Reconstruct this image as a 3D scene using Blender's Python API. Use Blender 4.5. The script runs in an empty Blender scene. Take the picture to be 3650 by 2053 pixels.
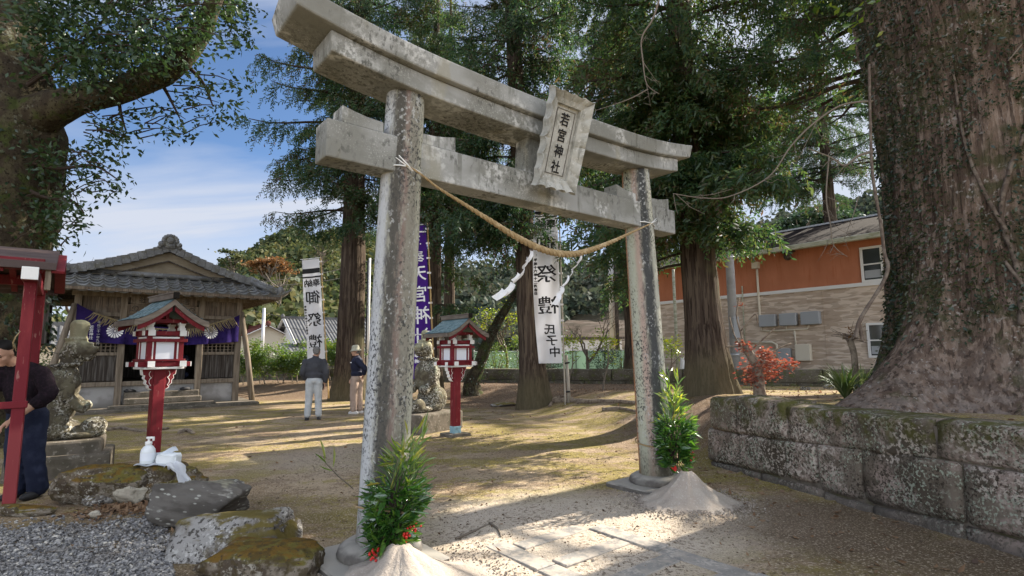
import bpy, math, random
import numpy as np
from mathutils import Vector, Matrix, noise
random.seed(11)
rng = np.random.default_rng(11)
SC = bpy.context.scene
COL = SC.collection
PI = math.pi

# ------------------------------------------------------------------ camera
F_PX = 1940.0
PITCH = math.atan((1262 - 1026.5) / F_PX)
ROLL = -0.009
cam_d = bpy.data.cameras.new('camera')
cam_d.sensor_width = 36.0
cam_d.lens = 36.0 * F_PX / 3650.0
cam_d.clip_start = 0.05
cam_d.clip_end = 4000
cam = bpy.data.objects.new('camera', cam_d)
COL.objects.link(cam)
CAM_R = Matrix.Rotation(PI / 2 + PITCH, 3, 'X') @ Matrix.Rotation(ROLL, 3, 'Z')
cam.matrix_world = Matrix.Translation((0, 0, 1.5)) @ CAM_R.to_4x4()
SC.camera = cam

# ------------------------------------------------------------------ world, sun, exposure
SUN_AZ = math.atan2(0.80, 0.60)       # measured from +Y towards +X
SUN_EL = math.radians(33)
SKY_STRENGTH = 0.06
SUN_STRENGTH = 4.8
EXPOSURE = 1.6
W = bpy.data.worlds.new('World')
SC.world = W
W.use_nodes = True
nt = W.node_tree
nt.nodes.clear()
def wn(t, **k):
    n = nt.nodes.new(t)
    for a, b in k.items():
        setattr(n, a, b)
    return n
sky = wn('ShaderNodeTexSky', sky_type='NISHITA', sun_disc=False, sun_elevation=SUN_EL, sun_rotation=SUN_AZ)
sky.air_density = 0.8; sky.dust_density = 0.05; sky.ozone_density = 4.0
tc = wn('ShaderNodeTexCoord')
sep = wn('ShaderNodeSeparateXYZ')
nt.links.new(tc.outputs['Generated'], sep.inputs[0])
zz = wn('ShaderNodeMath', operation='ADD'); zz.inputs[1].default_value = 0.22
nt.links.new(sep.outputs['Z'], zz.inputs[0])
zm = wn('ShaderNodeMath', operation='MAXIMUM'); zm.inputs[1].default_value = 0.05
nt.links.new(zz.outputs[0], zm.inputs[0])
dv = wn('ShaderNodeVectorMath', operation='DIVIDE')
nt.links.new(tc.outputs['Generated'], dv.inputs[0])
cmb = wn('ShaderNodeCombineXYZ')
for i in range(3):
    nt.links.new(zm.outputs[0], cmb.inputs[i])
nt.links.new(cmb.outputs[0], dv.inputs[1])
mp = wn('ShaderNodeMapping')
mp.inputs['Location'].default_value = (4.9, 3.98, 0)
mp.inputs['Rotation'].default_value = (0, 0, math.radians(20))
mp.inputs['Scale'].default_value = (0.55, 1.5, 0.3)
nt.links.new(dv.outputs[0], mp.inputs['Vector'])
n1 = wn('ShaderNodeTexNoise'); n1.inputs['Scale'].default_value = 1.15; n1.inputs['Detail'].default_value = 9
n1.inputs['Roughness'].default_value = 0.52; n1.inputs['Distortion'].default_value = 0.5
nt.links.new(mp.outputs[0], n1.inputs['Vector'])
r1 = wn('ShaderNodeValToRGB')
r1.color_ramp.elements[0].position = 0.40; r1.color_ramp.elements[0].color = (0, 0, 0, 1)
r1.color_ramp.elements[1].position = 0.62; r1.color_ramp.elements[1].color = (1, 1, 1, 1)
nt.links.new(n1.outputs['Fac'], r1.inputs[0])
# more veil towards the sun side and towards the horizon
sund = wn('ShaderNodeVectorMath', operation='DOT_PRODUCT')
sund.inputs[1].default_value = (math.sin(SUN_AZ) * math.cos(SUN_EL), math.cos(SUN_AZ) * math.cos(SUN_EL), math.sin(SUN_EL))
nt.links.new(tc.outputs['Generated'], sund.inputs[0])
mr = wn('ShaderNodeMapRange'); mr.inputs[1].default_value = 0.45; mr.inputs[2].default_value = 0.90
mr.inputs[3].default_value = 0.0; mr.inputs[4].default_value = 1.0
nt.links.new(sund.outputs['Value'], mr.inputs[0])
mh = wn('ShaderNodeMapRange'); mh.inputs[1].default_value = 0.33; mh.inputs[2].default_value = 0.14
mh.inputs[3].default_value = 0.0; mh.inputs[4].default_value = 0.85
nt.links.new(sep.outputs['Z'], mh.inputs[0])
ad = wn('ShaderNodeMath', operation='MAXIMUM')
nt.links.new(r1.outputs[0], ad.inputs[0]); nt.links.new(mr.outputs[0], ad.inputs[1])
ad2 = wn('ShaderNodeMath', operation='MAXIMUM')
nt.links.new(ad.outputs[0], ad2.inputs[0]); nt.links.new(mh.outputs[0], ad2.inputs[1])
sc_ = wn('ShaderNodeMath', operation='MULTIPLY'); sc_.inputs[1].default_value = 0.95
nt.links.new(ad2.outputs[0], sc_.inputs[0])
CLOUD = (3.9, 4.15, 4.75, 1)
# fill light added: unseen sky overhead and behind the photographer brightened beyond the sky ahead
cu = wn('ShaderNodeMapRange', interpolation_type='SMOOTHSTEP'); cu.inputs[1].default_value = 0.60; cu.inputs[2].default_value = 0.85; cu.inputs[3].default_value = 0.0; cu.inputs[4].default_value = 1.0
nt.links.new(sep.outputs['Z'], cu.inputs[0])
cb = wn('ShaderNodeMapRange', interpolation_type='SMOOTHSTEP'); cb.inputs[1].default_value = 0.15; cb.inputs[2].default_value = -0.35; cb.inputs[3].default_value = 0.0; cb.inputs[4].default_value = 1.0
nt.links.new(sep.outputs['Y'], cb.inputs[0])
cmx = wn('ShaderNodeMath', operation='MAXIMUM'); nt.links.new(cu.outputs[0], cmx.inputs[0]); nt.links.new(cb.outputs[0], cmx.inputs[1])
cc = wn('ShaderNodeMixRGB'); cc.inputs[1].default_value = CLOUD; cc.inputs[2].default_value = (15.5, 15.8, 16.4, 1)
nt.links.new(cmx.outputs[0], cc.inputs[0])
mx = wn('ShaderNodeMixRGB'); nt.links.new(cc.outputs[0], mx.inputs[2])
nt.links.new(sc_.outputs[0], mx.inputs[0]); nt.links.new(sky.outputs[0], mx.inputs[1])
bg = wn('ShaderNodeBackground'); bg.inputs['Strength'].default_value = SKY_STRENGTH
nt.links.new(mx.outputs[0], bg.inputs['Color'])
wo = wn('ShaderNodeOutputWorld')
nt.links.new(bg.outputs[0], wo.inputs['Surface'])

sun_d = bpy.data.lights.new('sun', 'SUN')
sun_d.energy = SUN_STRENGTH; sun_d.angle = math.radians(0.5); sun_d.color = (1.0, 0.90, 0.76)
sun = bpy.data.objects.new('sun', sun_d); COL.objects.link(sun)
SUN_DIR = Vector((math.sin(SUN_AZ) * math.cos(SUN_EL), math.cos(SUN_AZ) * math.cos(SUN_EL), math.sin(SUN_EL)))
sun.rotation_euler = SUN_DIR.to_track_quat('Z', 'Y').to_euler()
sun.location = SUN_DIR * 60

SC.render.engine = 'CYCLES'
SC.view_settings.view_transform = 'Standard'
SC.view_settings.look = 'None'
SC.view_settings.exposure = EXPOSURE
SC.view_settings.gamma = 1.0
SC.cycles.max_bounces = 7
SC.cycles.diffuse_bounces = 4
SC.cycles.transparent_max_bounces = 6
SC.cycles.use_denoising = True
SC.cycles.sample_clamp_indirect = 4.0

# ------------------------------------------------------------------ survey of the site: sight line -> real point
def ray(px, py):
    return CAM_R @ Vector(((px - 1825) / F_PX, -(py - 1026.5) / F_PX, -1.0))
def G(px, py, z=0.0):                 # point of the sight line at height z
    d = ray(px, py)
    return Vector((0, 0, 1.5)) + d * ((z - 1.5) / d.z)
def D(px, py, y):                     # point of the sight line at distance y
    d = ray(px, py)
    return Vector((0, 0, 1.5)) + d * (y / d.y)
UX = Vector((0.774, 0.633, 0.0)).normalized()      # along the gate's beam (and the hall's front)
NX = Vector((UX.y, -UX.x, 0.0))                    # out of its front
ANG = math.atan2(UX.y, UX.x)
T0 = Vector((-1.0, 4.261, 0.0))                    # foot of the gate's near pillar
def TF(u, w, z=0.0):                  # gate frame -> world
    return T0 + UX * u + NX * w + Vector((0, 0, z))
def plane_hit(px, py, o, n):
    d = ray(px, py); c = Vector((0, 0, 1.5))
    return c + d * ((o - c).dot(n) / d.dot(n))
def TP(px, py, v=0.0):                # sight line met with the gate's plane -> (u, z)
    p = plane_hit(px, py, T0 + NX * v, NX)
    return ((p - T0).dot(UX), p.z)
def sstep(a, b, x):
    t = min(1.0, max(0.0, (x - a) / (b - a)))
    return t * t * (3 - 2 * t)

# ------------------------------------------------------------------ ground height
WA = Vector((2.65, 7.52, 0)); WDIR = Vector((0.295, -0.955, 0)).normalized(); WN = Vector((-WDIR.y, WDIR.x, 0))  # WN points into the terrace
FW1 = Vector((-14.6, 27.8, 0)); FW2 = Vector((12.6, 16.2, 0))
FWD = (FW2 - FW1).normalized(); FWN = Vector((FWD.y, -FWD.x, 0))   # towards the camera
def H(x, y):
    p = Vector((x, y, 0)) - WA
    s = p.dot(WDIR); t = p.dot(WN)
    T = min(0.86, max(0.3, 0.86 - 0.0485 * (y - 7.0)))
    b = min(2.2, max(0.0, -s))
    m = sstep(0.16 - 0.25 * b, 0.36 + 1.0 * b, t)
    q = (Vector((x, y, 0)) - FW1).dot(FWN)
    rise = 0.40 * sstep(4.6, 0.8, q) * sstep(-16, -11, x) if q > -3 else 0.40 * sstep(-16, -11, x)
    z = max(m * T, rise)
    z += 0.018 * noise.noise(Vector((x * 0.9, y * 0.9, 3.1))) + 0.010 * noise.noise(Vector((x * 2.7, y * 2.7, 1.0)))
    return z
def GH(px, py):                       # sight line met with the uneven ground
    z = 0.0
    for _ in range(12):
        p = G(px, py, z); z = 0.5 * z + 0.5 * H(p.x, p.y)
    p = G(px, py, z)
    return Vector((p.x, p.y, H(p.x, p.y)))

# ------------------------------------------------------------------ mesh helpers
class MB:
    def __init__(s): s.v = []; s.f = []
    def add(s, V, Fs):
        o = len(s.v); s.v.extend([tuple(p) for p in V]); s.f.extend([tuple(i + o for i in f) for f in Fs]); return s
    def box(s, c, d, rot=None):
        V = [Vector((x * d[0] / 2, y * d[1] / 2, z * d[2] / 2)) for x in (-1, 1) for y in (-1, 1) for z in (-1, 1)]
        if rot is not None: V = [rot @ p for p in V]
        return s.add([p + Vector(c) for p in V], [(0, 1, 3, 2), (4, 6, 7, 5), (0, 4, 5, 1), (2, 3, 7, 6), (0, 2, 6, 4), (1, 5, 7, 3)])
    def beam(s, a, b, w, h, up=(0, 0, 1)):     # a box along a line
        a = Vector(a); b = Vector(b); x = (b - a); L = x.length; x.normalize()
        y = Vector(up).cross(x).normalized(); z = x.cross(y)
        return s.box((a + b) / 2, (L, w, h), Matrix((x, y, z)).transposed())
    def prism(s, poly, fn0, fn1):              # poly: list of 2D; fn maps (a,b)->3D for each cap
        n = len(poly)
        V = [fn0(*p) for p in poly] + [fn1(*p) for p in poly]
        return s.add(V, [tuple(range(n - 1, -1, -1)), tuple(range(n, 2 * n))] + [(i, (i + 1) % n, n + (i + 1) % n, n + i) for i in range(n)])
    def tube(s, pts, rad, n=8, ell=1.0, rough=0.0, freq=3.0, cap=True, close=False):
        pts = [Vector(p) for p in pts]; m = len(pts)
        if not hasattr(rad, '__len__'): rad = [rad] * m
        V = []; up = None
        for i, p in enumerate(pts):
            t = (pts[min(i + 1, m - 1)] - pts[max(i - 1, 0)])
            t = t.normalized() if t.length > 1e-9 else Vector((0, 0, 1))
            if up is None:
                up = Vector((1, 0, 0)) if abs(t.x) < 0.8 else Vector((0, 1, 0))
            x = (up - t * up.dot(t)).normalized(); y = t.cross(x); up = x
            for k in range(n):
                a = 2 * PI * k / n
                r = rad[i]
                d = x * math.cos(a) + y * math.sin(a) * ell
                if rough: r *= 1 + rough * noise.noise((p + d * r) * freq)
                V.append(p + d * r)
        Fs = [(i * n + k, i * n + (k + 1) % n, (i + 1) * n + (k + 1) % n, (i + 1) * n + k) for i in range(m - 1) for k in range(n)]
        if cap: Fs += [tuple(range(n - 1, -1, -1)), tuple((m - 1) * n + k for k in range(n))]
        return s.add(V, Fs)
    def lathe(s, prof, n=16, c=(0, 0, 0)):
        c = Vector(c); m = len(prof)
        V = [c + Vector((r * math.cos(2 * PI * k / n), r * math.sin(2 * PI * k / n), z)) for r, z in prof for k in range(n)]
        Fs = [(i * n + k, i * n + (k + 1) % n, (i + 1) * n + (k + 1) % n, (i + 1) * n + k) for i in range(m - 1) for k in range(n)]
        Fs += [tuple(range(n - 1, -1, -1)), tuple((m - 1) * n + k for k in range(n))]
        return s.add(V, Fs)
    def grid(s, fn, nu, nv):
        V = [fn(i / nu, j / nv) for j in range(nv + 1) for i in range(nu + 1)]
        return s.add(V, [(j * (nu + 1) + i, j * (nu + 1) + i + 1, (j + 1) * (nu + 1) + i + 1, (j + 1) * (nu + 1) + i) for j in range(nv) for i in range(nu)])
    def ball(s, c, r, nu=12, nv=8, rot=None):
        if not hasattr(r, '__len__'): r = (r, r, r)
        c = Vector(c); V = []
        for j in range(nv + 1):
            th = PI * j / nv
            for i in range(nu):
                ph = 2 * PI * i / nu
                p = Vector((r[0] * math.sin(th) * math.cos(ph), r[1] * math.sin(th) * math.sin(ph), r[2] * math.cos(th)))
                V.append(c + (rot @ p if rot is not None else p))
        return s.add(V, [(j * nu + i, (j + 1) * nu + i, (j + 1) * nu + (i + 1) % nu, j * nu + (i + 1) % nu) for j in range(nv) for i in range(nu)])
    def sheet(s, fn, nu, nv, th):              # a thin cloth or tile with thickness: fn(u,v)->(p, normal)
        A = [[fn(i / nu, j / nv) for i in range(nu + 1)] for j in range(nv + 1)]
        s.grid(lambda u, v: A[round(v * nv)][round(u * nu)][0], nu, nv)
        s.grid(lambda u, v: A[round(v * nv)][round((1 - u) * nu)][0] - A[round(v * nv)][round((1 - u) * nu)][1] * th, nu, nv)
        return s
    def build(s, name, m, parent=None, smooth=False, bevel=0.0, loc=None, seg=1):
        me = bpy.data.meshes.new(name); me.from_pydata(s.v, [], s.f); me.update()
        return link_mesh(name, me, m, parent, smooth, bevel, loc, seg)
def link_mesh(name, me, m, parent=None, smooth=False, bevel=0.0, loc=None, seg=1):
    if m is not None: me.materials.append(m)
    if smooth: me.polygons.foreach_set('use_smooth', [True] * len(me.polygons))
    o = bpy.data.objects.new(name, me); COL.objects.link(o)
    if parent is not None: o.parent = parent
    if loc is not None: o.location = loc
    if bevel:
        b = o.modifiers.new('bevel', 'BEVEL'); b.width = bevel; b.segments = seg; b.limit_method = 'ANGLE'
    return o
def np_mesh(name, V, Fc, m, parent=None, smooth=False, loc=None):
    V = np.asarray(V, np.float32).reshape(-1, 3); Fc = np.asarray(Fc, np.int32); k = Fc.shape[1]
    me = bpy.data.meshes.new(name)
    me.vertices.add(len(V)); me.vertices.foreach_set('co', V.ravel())
    me.loops.add(Fc.size); me.loops.foreach_set('vertex_index', Fc.ravel())
    me.polygons.add(len(Fc)); me.polygons.foreach_set('loop_start', np.arange(0, Fc.size, k, dtype=np.int32))
    me.update(calc_edges=True)
    return link_mesh(name, me, m, parent, smooth, 0, loc)
TMP = bpy.data.scenes.new('workbench')
def evaluated(o):
    TMP.collection.objects.link(o)
    with bpy.context.temp_override(scene=TMP, view_layer=TMP.view_layers[0]):
        dg = bpy.context.evaluated_depsgraph_get(); dg.update()
        me = bpy.data.meshes.new_from_object(o.evaluated_get(dg))
    return me
def remesh(mb, name, m, parent=None, voxel=0.01, smooth_it=4, loc=None, disp=None):
    """fuse overlapping closed shapes into one continuous surface"""
    me = bpy.data.meshes.new('tmp'); me.from_pydata(mb.v, [], mb.f); me.update()
    o = bpy.data.objects.new('tmp', me)
    r = o.modifiers.new('r', 'REMESH'); r.mode = 'VOXEL'; r.voxel_size = voxel
    if smooth_it:
        k = o.modifiers.new('s', 'SMOOTH'); k.iterations = smooth_it; k.factor = 0.5
    me2 = evaluated(o)
    bpy.data.objects.remove(o); bpy.data.meshes.remove(me)
    me2.name = name; me2.materials.clear()
    if disp is not None:
        nm = [v.normal.copy() for v in me2.vertices]
        for v, n_ in zip(me2.vertices, nm):
            v.co = v.co + n_ * disp(v.co.copy())
        me2.update()
    return link_mesh(name, me2, m, parent, True, 0, loc)
def empty(name, loc=(0, 0, 0), rz=0.0):
    o = bpy.data.objects.new(name, None); COL.objects.link(o)
    o.location = loc; o.rotation_euler = (0, 0, rz); o.empty_display_size = 0.1
    return o
def tag(o, label, cat, group=None):
    o['label'] = label; o['category'] = cat
    if group: o['group'] = group
    return o
def thing(name, label, cat, loc=(0, 0, 0), rz=0.0, group=None):
    return tag(empty(name, loc, rz), label, cat, group)
def struct(o):
    o['kind'] = 'structure'; return o
def stuff(o, label=None, cat=None):
    o['kind'] = 'stuff'
    if label: o['label'] = label
    if cat: o['category'] = cat
    return o
def copy_tree(o, parent=None):
    c = o.copy(); COL.objects.link(c); c.parent = parent
    for ch in list(o.children): copy_tree(ch, c)
    return c
# ---- leaves: many small faces placed by arrays
def bases(dirs, roll=None):
    d = np.asarray(dirs, float); d = d / np.maximum(np.linalg.norm(d, axis=1, keepdims=True), 1e-9)
    r = rng.normal(size=d.shape) if roll is None else np.asarray(roll, float)
    y = np.cross(d, r); y /= np.maximum(np.linalg.norm(y, axis=1, keepdims=True), 1e-9)
    z = np.cross(d, y)
    return np.stack([d, y, z], axis=2)
def scatter(TV, TFc, P, Rm, S):
    TV = np.asarray(TV, float); TFc = np.asarray(TFc, np.int32); P = np.asarray(P, float); n = len(P); k = len(TV)
    S = np.asarray(S, float).reshape(n, 1, 1) * np.ones((n, 1, 1))
    V = np.einsum('nij,kj->nki', Rm, TV) * S + P[:, None, :]
    Fc = TFc[None] + (np.arange(n, dtype=np.int32) * k)[:, None, None]
    return V.reshape(-1, 3), Fc.reshape(-1, TFc.shape[1])
LEAF_V = [(0, 0, 0), (.42, .24, .05), (1, 0, -.06), (.42, -.24, .05)]
LEAF_F = [(0, 2, 1), (0, 3, 2)]
BLADE_V = [(0, 0, 0), (.3, .055, .03), (.65, .05, .02), (1, 0, -.1), (.65, -.05, .02), (.3, -.055, .03)]
BLADE_F = [(0, 3, 1), (1, 3, 2), (0, 5, 3), (5, 4, 3)]
def make_sprig(nb=14, seed=1, wd=.038):
    r = np.random.default_rng(seed); V = []; Fc = []
    for i in range(nb):
        t = i / (nb - 1); a = 2.4 * i + r.uniform(-.4, .4)
        p = np.array([t, 0, -0.16 * t * t])
        L = 0.34 * (1 - 0.45 * t) * r.uniform(.8, 1.2)
        d = np.array([.85, .75 * math.cos(a), .75 * math.sin(a)]); d /= np.linalg.norm(d)
        s = np.cross(d, [0.3, math.sin(a), -math.cos(a)]); s /= np.linalg.norm(s)
        o = len(V); w = wd
        V += [p - s * w * .6, p + s * w * .6, p + d * L * .55 + s * w, p + d * L, p + d * L * .55 - s * w]
        Fc += [(o, o + 1, o + 2), (o, o + 2, o + 4), (o + 4, o + 2, o + 3)]
    return np.array(V), np.array(Fc)
SPRIG_V, SPRIG_F = make_sprig(12)
# gaps between the crowns that let the sun through to the ground
SUN_GAPS = [(G(px, py, z), r) for px, py, z, r in ((1560, 2010, 0, .55), (1720, 1965, 0, .6), (1900, 1940, 0, .6), (2080, 1910, 0, .55), (1520, 1960, .15, .5), (2000, 1650, 0, 1.1), (2200, 1640, 0, .9), (1760, 1690, 0, .9), (2120, 1500, 0, .9), (1700, 1620, 0, .7), (1850, 1760, 0, .6), (2300, 1560, 0, .6), (1000, 1540, 0, .8), (1330, 1570, 0, .7), (500, 1600, 0, .5),
    (2150, 1570, 0, .9), (1900, 1560, 0, .8), (1640, 1740, 0, .5), (1680, 1800, 0, .4), (2050, 1740, 0, .5), (1230, 1730, 0, .4), (1150, 1560, 0, .7), (900, 1500, 0, .8), (1350, 1500, 0, .8), (700, 1550, 0, .6), (600, 1500, 0, .6), (1150, 1450, 0, 1.0), (2850, 1405, .75, .6), (2750, 1400, .7, .5), (720, 1730, .4, .35), (480, 1740, .2, .25), (1000, 1870, .3, .25))]
def sunny(P):
    P = np.asarray(P, float); keep = np.ones(len(P), bool); s = np.array(SUN_DIR)
    for g, r in SUN_GAPS:
        d = P - np.array(g); t = d @ s
        keep &= np.linalg.norm(d - t[:, None] * s, axis=1) > r * (.75 + .5 * rng.random(len(P)))
    return keep
# ---- lettering: the Blender font's own glyphs, stacked downwards, as flat meshes
GL = {}
def glyphs(ch, size):
    if ch not in GL: GL[ch] = glyph1(ch)
    return GL[ch][0] * size, GL[ch][1]
def glyph1(ch, size=1.0):
    c = bpy.data.curves.new('glyph', 'FONT'); c.body = ch; c.size = size; c.resolution_u = 3
    c.align_x = 'CENTER'; c.align_y = 'CENTER'
    o = bpy.data.objects.new('glyph', c)
    me = evaluated(o)
    V = np.array([v.co[:] for v in me.vertices]).reshape(-1, 3)
    Fs = [tuple(p.vertices) for p in me.polygons]
    bpy.data.objects.remove(o); bpy.data.curves.remove(c); bpy.data.meshes.remove(me)
    if len(V):
        V[:, :2] -= (V[:, :2].max(0) + V[:, :2].min(0)) / 2
    return V, Fs
def lettering(mb, items, fn, mirror=False, bold=0.0):
    """items: (char, x, y, size[, xscale, yscale]) in cloth coordinates; fn(x,y) -> 3D point"""
    for it in items:
        ch, x, y, sz = it[:4]; sx = it[4] if len(it) > 4 else 1.0; sy = it[5] if len(it) > 5 else 1.0
        V, Fs = glyphs(ch, sz)
        offs = [(0, 0)] if not bold else [(bold * a, bold * b) for a, b in ((-1, 0), (1, 0), (0, 1), (0, -1))]
        for k, (ox, oy) in enumerate(offs):
            mb.add([fn(x + (-(p[0] * sx + ox) if mirror else p[0] * sx + ox), y + p[1] * sy + oy, k) for p in V], Fs)
# ------------------------------------------------------------------ materials
MATS = {}
def mat(name, base, rough=0.85, layers=(), bump=None, spec=0.25, metal=0.0, emit=None, coord='Object'):
    """layers: dicts k=noise|voro|wave|up|z|near|island, s=scale, lo, hi, c=colour, a=amount, d=detail, m=distortion"""
    m = bpy.data.materials.new(name); m.use_nodes = True
    t = m.node_tree; N = t.nodes; Lk = t.links
    bs = N['Principled BSDF']
    bs.inputs['Roughness'].default_value = rough
    bs.inputs['Metallic'].default_value = metal
    bs.inputs['Specular IOR Level'].default_value = spec if rough < .85 else min(spec, .06)
    tcn = N.new('ShaderNodeTexCoord'); co = tcn.outputs[coord]
    geo = N.new('ShaderNodeNewGeometry')
    def scaled(s, loc=(0, 0, 0)):
        mpn = N.new('ShaderNodeMapping'); Lk.new(co, mpn.inputs['Vector'])
        mpn.inputs['Scale'].default_value = s if hasattr(s, '__len__') else (s, s, s)
        mpn.inputs['Location'].default_value = loc
        return mpn.outputs[0]
    def noi(s, d=5, dist=0.0, r=0.55, loc=(0, 0, 0)):
        n = N.new('ShaderNodeTexNoise'); n.inputs['Scale'].default_value = 1.0; n.inputs['Detail'].default_value = d
        n.inputs['Roughness'].default_value = r; n.inputs['Distortion'].default_value = dist
        Lk.new(scaled(s, loc), n.inputs['Vector']); return n.outputs['Fac']
    def mrange(v, lo, hi, a=0.0, b=1.0):
        n = N.new('ShaderNodeMapRange'); n.interpolation_type = 'SMOOTHSTEP'
        n.inputs[1].default_value = lo; n.inputs[2].default_value = hi; n.inputs[3].default_value = a; n.inputs[4].default_value = b
        Lk.new(v, n.inputs[0]); return n.outputs[0]
    def mth(op, a, b):
        n = N.new('ShaderNodeMath'); n.operation = op
        for i, q in enumerate((a, b)):
            if hasattr(q, 'is_linked'): Lk.new(q, n.inputs[i])
            else: n.inputs[i].default_value = q
        return n.outputs[0]
    cur = None; heights = []
    for i, L in enumerate(layers):
        k = L.get('k', 'noise'); s = L.get('s', 4.0); loc = (3.7 * i, 1.3 * i, 0.7 * i)
        lo = L.get('lo', .45); hi = L.get('hi', .6)
        if k == 'noise': v = noi(s, L.get('d', 5), L.get('m', 0.0), L.get('r', .55), loc)
        elif k == 'voro':
            n = N.new('ShaderNodeTexVoronoi'); n.inputs['Scale'].default_value = 1.0; n.feature = L.get('feat', 'F1')
            Lk.new(scaled(s, loc), n.inputs['Vector']); v = n.outputs['Distance']
        elif k == 'cell':
            n = N.new('ShaderNodeTexVoronoi'); n.inputs['Scale'].default_value = 1.0
            Lk.new(scaled(s, loc), n.inputs['Vector'])
            sp = N.new('ShaderNodeSeparateColor'); Lk.new(n.outputs['Color'], sp.inputs[0]); v = sp.outputs[0]
        elif k == 'wave':
            n = N.new('ShaderNodeTexWave'); n.inputs['Scale'].default_value = 1.0; n.bands_direction = L.get('dir', 'X')
            n.inputs['Distortion'].default_value = L.get('m', 0.0); n.inputs['Detail'].default_value = 2
            Lk.new(scaled(s), n.inputs['Vector']); v = n.outputs['Fac']
        elif k == 'up':
            sp = N.new('ShaderNodeSeparateXYZ'); Lk.new(geo.outputs['Normal'], sp.inputs[0])
            v = mth('ADD', sp.outputs['Z'], mth('MULTIPLY', mth('SUBTRACT', noi(s), .5), L.get('n', 1.2)))
        elif k in ('x', 'y', 'z'):
            sp = N.new('ShaderNodeSeparateXYZ'); Lk.new(co, sp.inputs[0])
            v = mth('ADD', sp.outputs[k.upper()], mth('MULTIPLY', mth('SUBTRACT', noi(s), .5), L.get('n', .5)))
        elif k == 'az':        # angle round the object's axis, turns 0..1, with a ragged edge
            sp = N.new('ShaderNodeSeparateXYZ'); Lk.new(co, sp.inputs[0])
            n = N.new('ShaderNodeMath'); n.operation = 'ARCTAN2'; Lk.new(sp.outputs['Y'], n.inputs[0]); Lk.new(sp.outputs['X'], n.inputs[1])
            v = mth('MULTIPLY', mth('SUBTRACT', n.outputs[0], L['at']), 1.0)
            v = mth('ABSOLUTE', mth('SUBTRACT', mth('MODULO', mth('ADD', v, 3 * PI), 2 * PI), PI), 0)
            v = mth('ADD', v, mth('MULTIPLY', mth('SUBTRACT', noi(s, 8, 0, .7), .5), L.get('n', .9)))
        elif k == 'near':
            n = N.new('ShaderNodeVectorMath'); n.operation = 'DISTANCE'; Lk.new(co, n.inputs[0]); n.inputs[1].default_value = L['p']
            v = mth('ADD', n.outputs['Value'], mth('MULTIPLY', mth('SUBTRACT', noi(s), .5), L.get('n', 1.5)))
        elif k == 'island':
            v = geo.outputs['Random Per Island']
        f = mrange(v, lo, hi, 0.0, L.get('a', 1.0)) if lo < hi else mrange(v, hi, lo, L.get('a', 1.0), 0.0)
        if 'x' in L:           # broken up by a second noise
            f = mth('MULTIPLY', f, mrange(noi(L['x'], 6, 0, .65, (9, 2, 5)), L.get('xlo', .42), L.get('xhi', .58)))
        mxn = N.new('ShaderNodeMixRGB'); Lk.new(f, mxn.inputs[0])
        if cur is None: mxn.inputs[1].default_value = (*base, 1)
        else: Lk.new(cur, mxn.inputs[1])
        mxn.inputs[2].default_value = (*L['c'], 1)
        if L.get('b'): mxn.blend_type = L['b']
        cur = mxn.outputs[0]
    if cur is None: bs.inputs['Base Color'].default_value = (*base, 1)
    else: Lk.new(cur, bs.inputs['Base Color'])
    if bump:
        prev = None
        for (s, d, st) in (bump if isinstance(bump, list) else [bump]):
            b = N.new('ShaderNodeBump'); b.inputs['Strength'].default_value = st; b.inputs['Distance'].default_value = d
            Lk.new(noi(s, 6, 0, .65), b.inputs['Height'])
            if prev is not None: Lk.new(prev, b.inputs['Normal'])
            prev = b.outputs[0]
        Lk.new(prev, bs.inputs['Normal'])
    if emit:
        bs.inputs['Emission Color'].default_value = (*emit[0], 1); bs.inputs['Emission Strength'].default_value = emit[1]
    MATS[name] = m
    return m
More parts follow.
